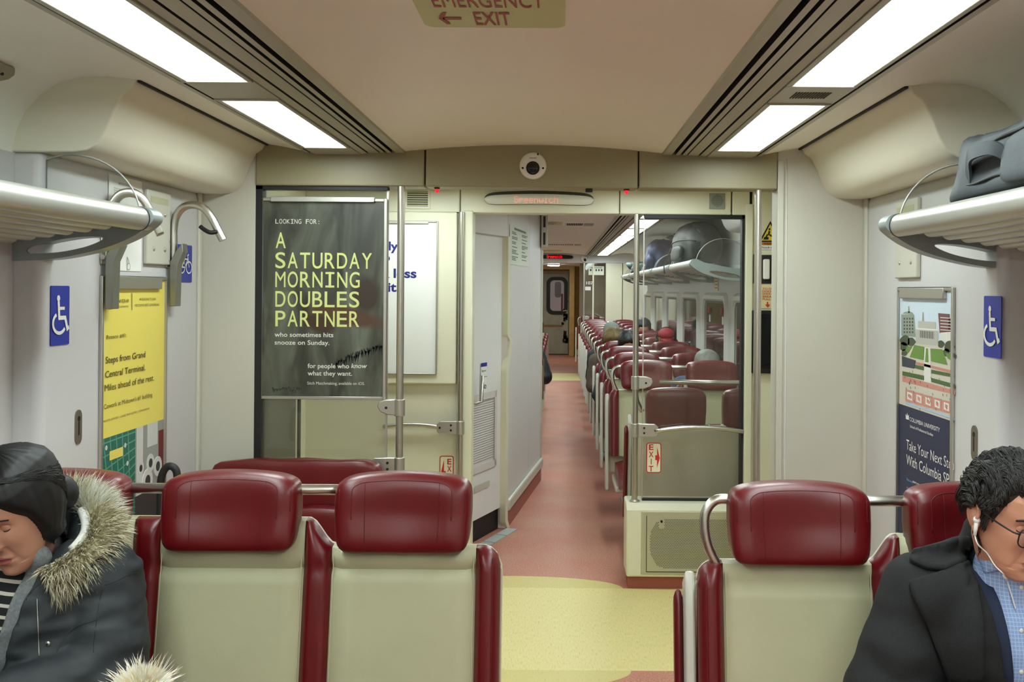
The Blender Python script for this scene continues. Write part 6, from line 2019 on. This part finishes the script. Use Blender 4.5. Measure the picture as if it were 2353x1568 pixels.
def trousers(J, parent, m=TROU, vox=.016):
    c = [('e', J['hip'] + Vector((0, 0, -.02)), (.172, .125, .105))]
    for k in ('L', 'R'):
        hs = J['hip'] + Vector(((-.085 if k == 'L' else .085), -.02, -.02))
        c += [('c', hs, .090, J['kn' + k], .066), ('c', J['kn' + k], .065, J['an' + k] + Vector((0, 0, .03)), .052)]
    return organic('trousers', c, vox, m, parent, 4, .003, 14)
def shoes(J, parent, m):
    for k in ('L', 'R'):
        a = J['an' + k]; f = math.copysign(1, J['kn' + k].y - J['hip'].y)
        organic('shoe', [('c', a + Vector((0, -f * .035, -.045)), .046, a + Vector((0, f * .06, -.055)), .044), ('c', a + Vector((0, f * .06, -.058)), .042, a + Vector((0, f * .16, -.066)), .034), ('c', a + Vector((0, -f * .02, .0)), .046, a + Vector((0, -f * .02, -.05)), .046)], .011, m, parent, 3)
trousers(J, woman); shoes(J, woman, BLACK)
def wl(a):
    a = abs(a)
    if a < .55: return .072 - .02 * a
    if a < 1.15: return .061 - (a - .55) * .095
    if a < 1.6: return .004 - (a - 1.15) * .155
    return -.066 - min(.03, (a - 1.6) * .06)
hm = hair_shell('hair', TW, HAIRB, woman, wl, lambda a, z: .013 + .016 * max(0, min(1, (abs(a) - .7))) + .006 * max(0, z / .12), .0026, 70, 70, 110)
hm.ball(TW @ Vector((0, .112, -.03)), .05, .042, .048, 18, 12)
hm.build('hair', HAIRB, woman, smooth=True)
m = MB(); rng = random.Random(4)
for i in range(150):
    s = rng.choice((-1, 1)); a0 = rng.uniform(.02, 1.35); pts = []
    for t in range(9):
        u = t / 8; a = s * (a0 + (2.6 - a0) * u); z = .108 - .02 * a0 - (.11 + .03 * rng.random()) * u ** 1.6 * (.5 + .5 * min(1, a0)) 
        z = max(z, wl(a) + .004)
        p = face_point(a, min(.116, z)); n = Vector((p.x, p.y * .9, max(0, z))).normalized()
        pts.append(TW @ (p + n * (.0142 + .016 * max(0, min(1, abs(a) - .7)) + .006 * max(0, z / .12) + rng.uniform(-.0005, .001))))
    m.tube(pts, [.0006] + [.0011] * 7 + [.0005], 4)
m.build('hair_strands', HAIRB, woman, smooth=True)['kind'] = 'stuff'
# hood and fur ruff
HC = [(-1.375, 2.52, 1.03), (-1.33, 2.55, 1.085), (-1.25, 2.55, 1.115), (-1.175, 2.52, 1.112), (-1.125, 2.47, 1.090), (-1.095, 2.42, 1.055), (-1.100, 2.36, 1.020), (-1.130, 2.32, .995), (-1.165, 2.295, .978)]
HC = spline(HC, 6)
inner = [p.lerp(Vector((-1.26, 2.42, 1.03)), .46) + Vector((0, -.02, 0)) for p in HC]
m = MB(); rows = [[p.lerp(q_, t) + Vector((0, 0, .02 * math.sin(math.pi * t))) for t in (0, .33, .66, 1)] for p, q_ in zip(HC, inner)]
m.grid(rows); hood = m.build('hood', PARKA, woman, smooth=True, solid=.012)
m = MB(); m.tube([p.lerp(q_, .42) + Vector((0, -.014, .022)) for p, q_ in zip(HC, inner)][22:38], .012, 8); m.build('hood_lining', FLEECE, hood, smooth=True)
m = MB(); m.tube(HC, .030, 10, 4)
rng = random.Random(9)
cen = Vector((-1.26, 2.45, 1.03))
def outd(t):
    p = HC[min(len(HC) - 1, int(t * (len(HC) - 1)))]
    d = (p - cen).normalized()
    return d * .9 + Vector((.05, -.35, -.15 if t > .5 else .1))
def slots(t, rng):
    if t < .35: return (0, 0, 1, 3)
    if t < .5: return (3, 3, 3, 1, 0)
    return (0, 0, 0, 1, 1, 1, 2)
strands(m, HC, 9000, .034, .050, outd, rng, slots, .0009, .35)
m.build('fur_trim', [mat('fur tan', (182, 172, 134), .8), mat('fur pale', (222, 216, 194), .8), mat('fur brown', (128, 118, 88), .8), mat('fur white', (228, 230, 222), .8), mat('fur under', (170, 160, 122), .9)], hood)['kind'] = 'stuff'
hit = tracer([jacket])
m = MB(); m.tube([p for p in (hit(85 + 5 * t / 14, 1376 + 132 * t / 14, .0025) for t in range(15)) if p], .0013, 6); m.build('zip', CAST, jacket, smooth=True)
p = hit(110, 1480, .003)
if p: 
    m = MB(); m.ball(p, .0062, .004, .0062, 14, 8, 0); m.ball(p + Vector((0, -.003, 0)), .0026, .003, .0026, 10, 6, 1); m.build('snap_button', [CAST, DARKM], jacket, smooth=True)
for nm, pts in (('seam', [(236, 1345), (226, 1400), (218, 1460), (215, 1500)]), ('seam', [(242, 1345), (268, 1335), (295, 1322), (316, 1318)]), ('seam', [(225, 1425), (180, 1440), (150, 1465), (130, 1500)]), ('seam', [(60, 1380), (80, 1352), (118, 1326), (128, 1315)])):
    q_ = [hit(x, y, -.001) for x, y, _ in [tuple(p) for p in spline([(x, y, 0) for x, y in pts], 6)]]
    q_ = [p for p in q_ if p]
    if len(q_) > 2: m = MB(); m.tube(q_, .0015, 6); m.build(nm, BLACK, jacket, smooth=True)
# phone in her hands, below the frame of the photo
# ---------------------------------------------------------------- the man in the dark coat
J = sit_joints(1.03, 2.51, .585, .07)
J['shL'] = Vector((.845, 2.31, .965)); J['elL'] = Vector((.735, 2.255, .755)); J['wrL'] = Vector((.90, 2.03, .70))
J['shR'] = Vector((1.215, 2.31, .965)); J['elR'] = Vector((1.275, 2.23, .74)); J['wrR'] = Vector((1.14, 2.02, .70))
J['neck'] = Vector((1.03, 2.275, 1.045))
TM = frame(Vector((.998, 2.205, 1.172)), 19, 16, 0, 1.03)
man = build_person('person in a black wool coat and glasses with white earphones, on the right bench', J, TM, SKINM, LIPM, True)
face_details(man, TM, SKINM, HAIRD, True)
cx = 1.035
shirt = organic('shirt', limb_caps(J, .006, legs=False, arms=False) + [('c', J['neck'] - Vector((0, 0, .05)), .085, J['neck'] + Vector((0, -.005, .012)), .074)], .010, SHIRT, man, 4, .003, 16)
blazer = organic('blazer', limb_caps(J, .018, legs=False) + [('c', J['neck'] + Vector((0, .035, -.03)), .075, J['neck'] + Vector((0, .03, .035)), .07)], .011, NAVY, man, 4, .002, 12, cut=vcut(cx, .070, .045, 1.06, .78, 2.30), solid=.006)
ck = limb_caps(J, .034, legs=False) + [('e', Vector((.78, 2.27, .83)), (.085, .10, .11)), ('e', Vector((.735, 2.25, .755)), (.083, .095, .085)), ('e', Vector((.85, 2.30, .955)), (.095, .10, .09)),
      ('c', J['neck'] + Vector((-.03, .05, -.03)), .085, J['neck'] + Vector((0, .055, .060)), .072)]
coat = organic('coat', ck, .011, WOOL, man, 3, .006, 9, 9.0, cut=vcut(cx, .105, .066, 1.07, .78, 2.30), solid=.010, stretch=(.8, .8, 1.6))
trousers(J, man); shoes(J, man, BLACK)
hit = tracer([coat, blazer, shirt])
lap = patch('lapel', [(2172, 1312), (2090, 1336), (2096, 1365), (2128, 1430), (2150, 1490), (2182, 1567), (2262, 1567), (2262, 1440), (2246, 1330), (2238, 1282)], tracer([coat]), WOOL, coat, .008, .010)
patch('collar', [(2222, 1232), (2180, 1242), (2100, 1262), (2090, 1288), (2130, 1306), (2172, 1310), (2236, 1280), (2246, 1256)], tracer([coat]), WOOL, coat, .012, .012)
patch('shirt_collar', [(2246, 1236), (2252, 1290), (2262, 1318), (2306, 1308), (2292, 1290), (2264, 1250)], tracer([shirt, blazer]), SHIRT, shirt, .006, .005)
m = MB()
for y in (1350, 1450, 1545):
    p = hit(2347, y, .002)
    if p: m.ball(p, .0050, .0022, .0050, 12, 8)
if m.v: m.build('shirt_buttons', WHITE, shirt, smooth=True)
m = MB(); q_ = [tracer([coat])(x, y, .0) for x, y in ((2132, 1374), (2142, 1372), (2152, 1368), (2160, 1364))]
q_ = [p for p in q_ if p]
if len(q_) > 2: m.tube(q_, .0022, 5); m.build('buttonhole', BLACK, coat)
def ml(a):
    a = abs(a)
    if a < .75: return .080 - .012 * a
    if a < 1.02: return .071 - (a - .75) * .12
    if a < 1.30: return .038 - (a - 1.02) * .20
    if a < 1.50: return -.018 + (a - 1.30) * .26
    if a < 1.80: return .034 - (a - 1.50) * .05
    return .019 - min(.095, (a - 1.80) * .30)
hm = hair_shell('hair', TM, HAIRD, man, ml, lambda a, z: .004 + .003 * max(0, min(1, z / .1)) + .004 * max(0, min(1, abs(a) - 1.2)), .002, 26, 80, 120, seed=5)
hm.build('hair', HAIRD, man, smooth=True)
def scalp(th, ph, lift):
    c = Vector((0, .004, .020)); d = Vector((math.sin(th), -math.cos(th) * math.cos(ph), math.cos(th) * math.sin(ph)))
    return c + Vector((d.x * (.0755 + lift), d.y * (.0935 + lift), d.z * (.1000 + lift)))
m = MB(); rng = random.Random(14)
def hairline_ph(th):
    for k in range(8, 80):
        p = scalp(th, R(k), .006)
        if p.z > ml(math.atan2(p.x, -p.y)) + .002: return R(k)
    return R(80)
for i in range(520):
    th0 = R(rng.uniform(-84, 84)); side = abs(th0) / R(84)
    h0 = hairline_ph(th0)
    ph0 = h0 + R(rng.uniform(0, 10)) if rng.random() < .4 else rng.uniform(h0, R(165))
    L = R(rng.uniform(24, 60)); sw = rng.uniform(0, 6.3); fr = rng.uniform(4, 8); hgt = rng.uniform(.0, .006)
    for c in range(10):
        dt, dl, dp = rng.gauss(0, R(1.6)), rng.gauss(0, .0014), rng.gauss(0, R(2.0)); pts = []
        for t in range(9):
            u = t / 8
            ph = ph0 + dp + L * u; th = th0 + dt * (1 - .4 * u) + R(5) * math.sin(sw + u * fr) * (.4 + u) + R(7) * u * (1 if th0 > 0 else -1) * (1 - side)
            lift = .0105 + dl + .004 * math.sin(sw + u * fr * 1.2) + (.007 + hgt) * math.sin(math.pi * min(1, u * .9 + .05)) * (1 - .5 * side)
            pts.append(TM @ scalp(max(-1.5, min(1.5, th)), ph, lift))
        k = rng.uniform(.7, 1.2)
        m.tube(pts, [k * r_ for r_ in (.0004, .0007, .0009, .0009, .0009, .0008, .0007, .0005, .0001)], 4)
for s in (-1, 1):                                   # sideburns, and hair over the nape
    for i in range(46):
        x0, z0 = rng.uniform(-.026, -.004), rng.uniform(.0, .045)
        q0 = Vector((s * .0765, x0, z0)); m.tube([TM @ (q0 + Vector((s * .003 * math.sin(t), .002 * t + .002 * math.sin(i + t), -.008 * t))) for t in range(5)], [.0010, .0018, .0018, .0012, .0003], 5)
    for i in range(70):
        a = s * rng.uniform(1.9, 3.1); z0 = rng.uniform(-.05, .02)
        pts = []
        for t in range(6):
            p = face_point(a + .04 * math.sin(i + t), z0 - .010 * t if z0 - .010 * t > -.075 else -.075); n = Vector((p.x, p.y, 0)).normalized()
            p = Vector((p.x, p.y, z0 - .010 * t)); pts.append(TM @ (p + n * (.010 + .002 * math.sin(i + t * 1.3))))
        m.tube(pts, [.0012, .0024, .0026, .0024, .0016, .0004], 5)
m.tube([TM @ p for p in spline([Vector((-.030, -.088, .082)), Vector((-.040, -.098, .070)), Vector((-.040, -.098, .055)), Vector((-.030, -.098, .044)), Vector((-.016, -.099, .036))], 5)], .0007, 5)
m.build('hair_locks', HAIRD, man, smooth=True)['kind'] = 'stuff'
# glasses
m = MB()
GL_ = mat('dark spectacle frame', (26, 22, 20), .3)
def lensring(s, r): 
    return [Vector((s * .0345 + p[0], -.1035 + .010 * (abs(s * .0345 + p[0]) / .06) ** 2, .001 + p[1])) for p in rrect(-.0265, .0265, -.021, .021, .014, 5)]
for s in (-1, 1): m.tube([TM @ p for p in lensring(s, 0)], .0016, 6, closed=True)
m.tube([TM @ Vector((x, -.106 - .002 * (1 - (x / .009) ** 2), .006)) for x in (-.008, -.004, 0, .004, .008)], .0017, 6)
for s in (-1, 1): m.tube([TM @ p for p in spline([Vector((s * .061, -.096, .010)), Vector((s * .072, -.085, .011)), Vector((s * .078, -.04, .012)), Vector((s * .080, .0, .014)), Vector((s * .079, .022, .008)), Vector((s * .077, .034, -.012))], 4)], .0019, 6)
gl = m.build('glasses', GL_, man, smooth=True)
m = MB()
for s in (-1, 1):
    r_ = [TM @ p for p in lensring(s, 0)]; m.add(r_, [tuple(range(len(r_)))])
m.build('spectacle_lens', clear_glass('spectacle lens', (.97, .97, .97, 1), .05), gl)
# earphone and its cord
m = MB()
e0 = TM @ Vector((-.083, .002, -.008)); e1 = TM @ Vector((-.087, -.006, -.040))
m.ball(e0, .008, .008, .008, 12, 8); m.tube([e0, e0.lerp(e1, .5), e1], [.0055, .0045, .0036], 8)
hh = tracer([man, shirt, blazer, coat])
c = [hh(x, y, .008) for x, y in ((2268, 1272), (2286, 1300), (2304, 1318), (2314, 1334), (2322, 1360), (2334, 1400))]
c = [p for p in c if p]
e2 = e1 + Vector((.004, -.008, -.018))
m.tube(spline([e1, e2] + c, 6), .0016, 6)
if len(c) > 3: m.tube([c[2].lerp(c[3], .3), c[3]], .0032, 8)
m.build('earphone', mat('white cable', (240, 240, 238), .35), man, smooth=True)

# ---------------------------------------------------------------- the passenger with the bobble hat, back to us
b = dup(nearL, (-.868, 1.02, 0), 'bench with its back to the viewer, the bobble hat wearer on it', 'passenger benches of the near saloon', rotz=math.pi)
J = sit_joints(-.545, 1.12, .50, .03, face=1)
TC = frame(Vector((-.541, 1.345, .975)), 180, 10, 0, .95)
kid = build_person('person in a knitted hat with pale fur bobble at the bottom edge', J, TC, SKINW, LIPW, False, .016, (40, 44))
organic('coat', limb_caps(J, .03, legs=False), .016, mat('plum coat', (70, 52, 60), .8), kid, 4, .006, 10)
trousers(J, kid); shoes(J, kid, BLACK)
KNIT = mat('cream knit', (216, 204, 178), .9, bump=.8, bscale=120)
hm = hair_shell('hat', TC, KNIT, kid, lambda a: .005 - (.03 if abs(a) > 1.6 else 0), lambda a, z: .012, .0008, 120, 40, 60)
hat = hm.build('knitted_hat', KNIT, kid, smooth=True)
pc = Vector((-.541, 1.31, 1.121))
m = MB(); m.ball(pc, .033, .033, .033, 18, 12, 0)
rng = random.Random(21)
for i in range(3200):
    d = Vector((rng.gauss(0, 1), rng.gauss(0, 1), rng.gauss(0, 1))).normalized()
    L = rng.uniform(.008, .016) if rng.random() < .88 else rng.uniform(.018, .034)
    r0 = pc + d * .031; sd = d.orthogonal().normalized() * .0009
    bend = Vector((rng.uniform(-.3, .3), rng.uniform(-.3, .3), rng.uniform(-.2, .2)))
    m1 = r0 + d * L * .5; e_ = r0 + (d + bend * .5).normalized() * L
    m.add([r0 - sd, r0 + sd, m1 + sd * .7, m1 - sd * .7, e_], [(0, 1, 2, 3), (3, 2, 4)], 1 if rng.random() < .6 else 0)
m.build('fur_bobble', [mat('bobble cream', (226, 214, 186), .8), mat('bobble white', (236, 234, 222), .8)], hat)['kind'] = 'stuff'

# ---------------------------------------------------------------- passengers far down the car
def far_person(x, yb, ztop, label, hairm, coatm, style='short', skin=SKINM, pitch=30, yaw=0, spread=.21, shoem=BLACK, wide=1.0):
    J = sit_joints(x, yb, .565, .06, spread=spread)
    T = frame(Vector((x, yb - .28, ztop - .128)), yaw, pitch, 0, 1.0)
    J['neck'] = Vector((x, yb - .24, ztop - .29))
    p = build_person(label, J, T, skin, LIPM, False, .018, (40, 44))
    organic('jacket', limb_caps(J, .028, legs=False), .018, coatm, p, 4, .008, 10, x * 7)
    trousers(J, p, TROU, .02); shoes(J, p, shoem)
    if style == 'beanie':
        hm = hair_shell('knitted_hat', T, hairm, p, lambda a: .035 - (.03 if abs(a) > 1.6 else 0), lambda a, z: .016 + .014 * max(0, z / .12), .0015, 120, 30, 48); hm.build('knitted_hat', hairm, p, smooth=True)
    elif style == 'cap':
        hm = hair_shell('cap', T, hairm, p, lambda a: .040 - (.02 if abs(a) > 1.6 else 0), lambda a, z: .014 + .008 * max(0, z / .12), .0003, 20, 30, 48); cp = hm.build('cap', hairm, p, smooth=True)
        m = MB(); rows = []
        for t in range(7):
            u = t / 6
            rows.append([T @ Vector((.075 * math.sin(a) * (1 - .1 * u), -.085 * math.cos(a) * 1.0 - .07 * u * math.cos(a) - .005, .052 - .016 * u - .012 * math.sin(a) ** 2)) for a in [(-1.2 + 2.4 * i / 12) for i in range(13)]])
        m.grid(rows); m.build('brim', hairm, cp, smooth=True, solid=.004)
        m = MB(); m.tube([T @ Vector((.098 * math.sin(R(a)), .012, .01 + .135 * math.cos(R(a)))) for a in range(-95, 96, 12)], .007, 8)
        for s in (-1, 1): m.lathe([(.030, s * .080), (.034, s * .090), (.030, s * .105)], T @ Vector((0, .012, -.002)), 'x', 16)
        m.build('headphones', BLACK, p, smooth=True, angle=50)
    else:
        lf = wl if style == 'long' else ml
        hm = hair_shell('hair', T, hairm, p, lf, lambda a, z: (.018 + .014 * max(0, min(1, abs(a) - .7))) * wide, (.014 if wide > 1 else .006) if style != 'short' or wide > 1 else .003, 40, 40, 60, seed=x * 9)
        hm.build('hair', hairm, p, smooth=True)
    return p
GP = 'passengers of the far saloon'
far_person(1.13, 7.95 - .08, 1.19, 'person with short grey hair in a blue top, window seat beyond the glass', mat('grey hair', (126, 124, 118), .6), mat('blue top', (58, 70, 104), .8), 'short')
far_person(1.10, 10.56 - .08, 1.265, 'person in a red cap with black headphones, window seat beyond the glass', mat('red cap cloth', (150, 22, 34), .7), CLOTHB, 'cap', pitch=10)
far_person(.66, 9.69 - .08, 1.27, 'person with black hair and a dark green jacket, aisle seat beyond the steel pole', HAIRB, mat('dark green jacket', (34, 46, 46), .75), 'long', spread=.27)
far_person(.57, 10.56 - .08, 1.235, 'person with curly blond-brown hair behind the black-haired one', mat('blond brown hair', (104, 84, 46), .6), mat('brown coat', (80, 66, 54), .8), 'short', wide=1.6)
far_person(.59, 11.43 - .08, 1.285, 'person in a grey green knitted hat, aisle seat far down the right side', mat('grey green knit', (106, 116, 108), .9), CLOTHB, 'beanie', shoem=WHITE)
far_person(1.09, 13.17 - .08, 1.28, 'person with dark hair by the window near the far partition', HAIRB, CLOTHN, 'short')
far_person(-.40, 11.49 - .08, 1.25, 'person in a black quilted jacket and white sneakers, aisle seat left of the aisle', HAIRD, CLOTHB, 'short', spread=.27, shoem=WHITE)
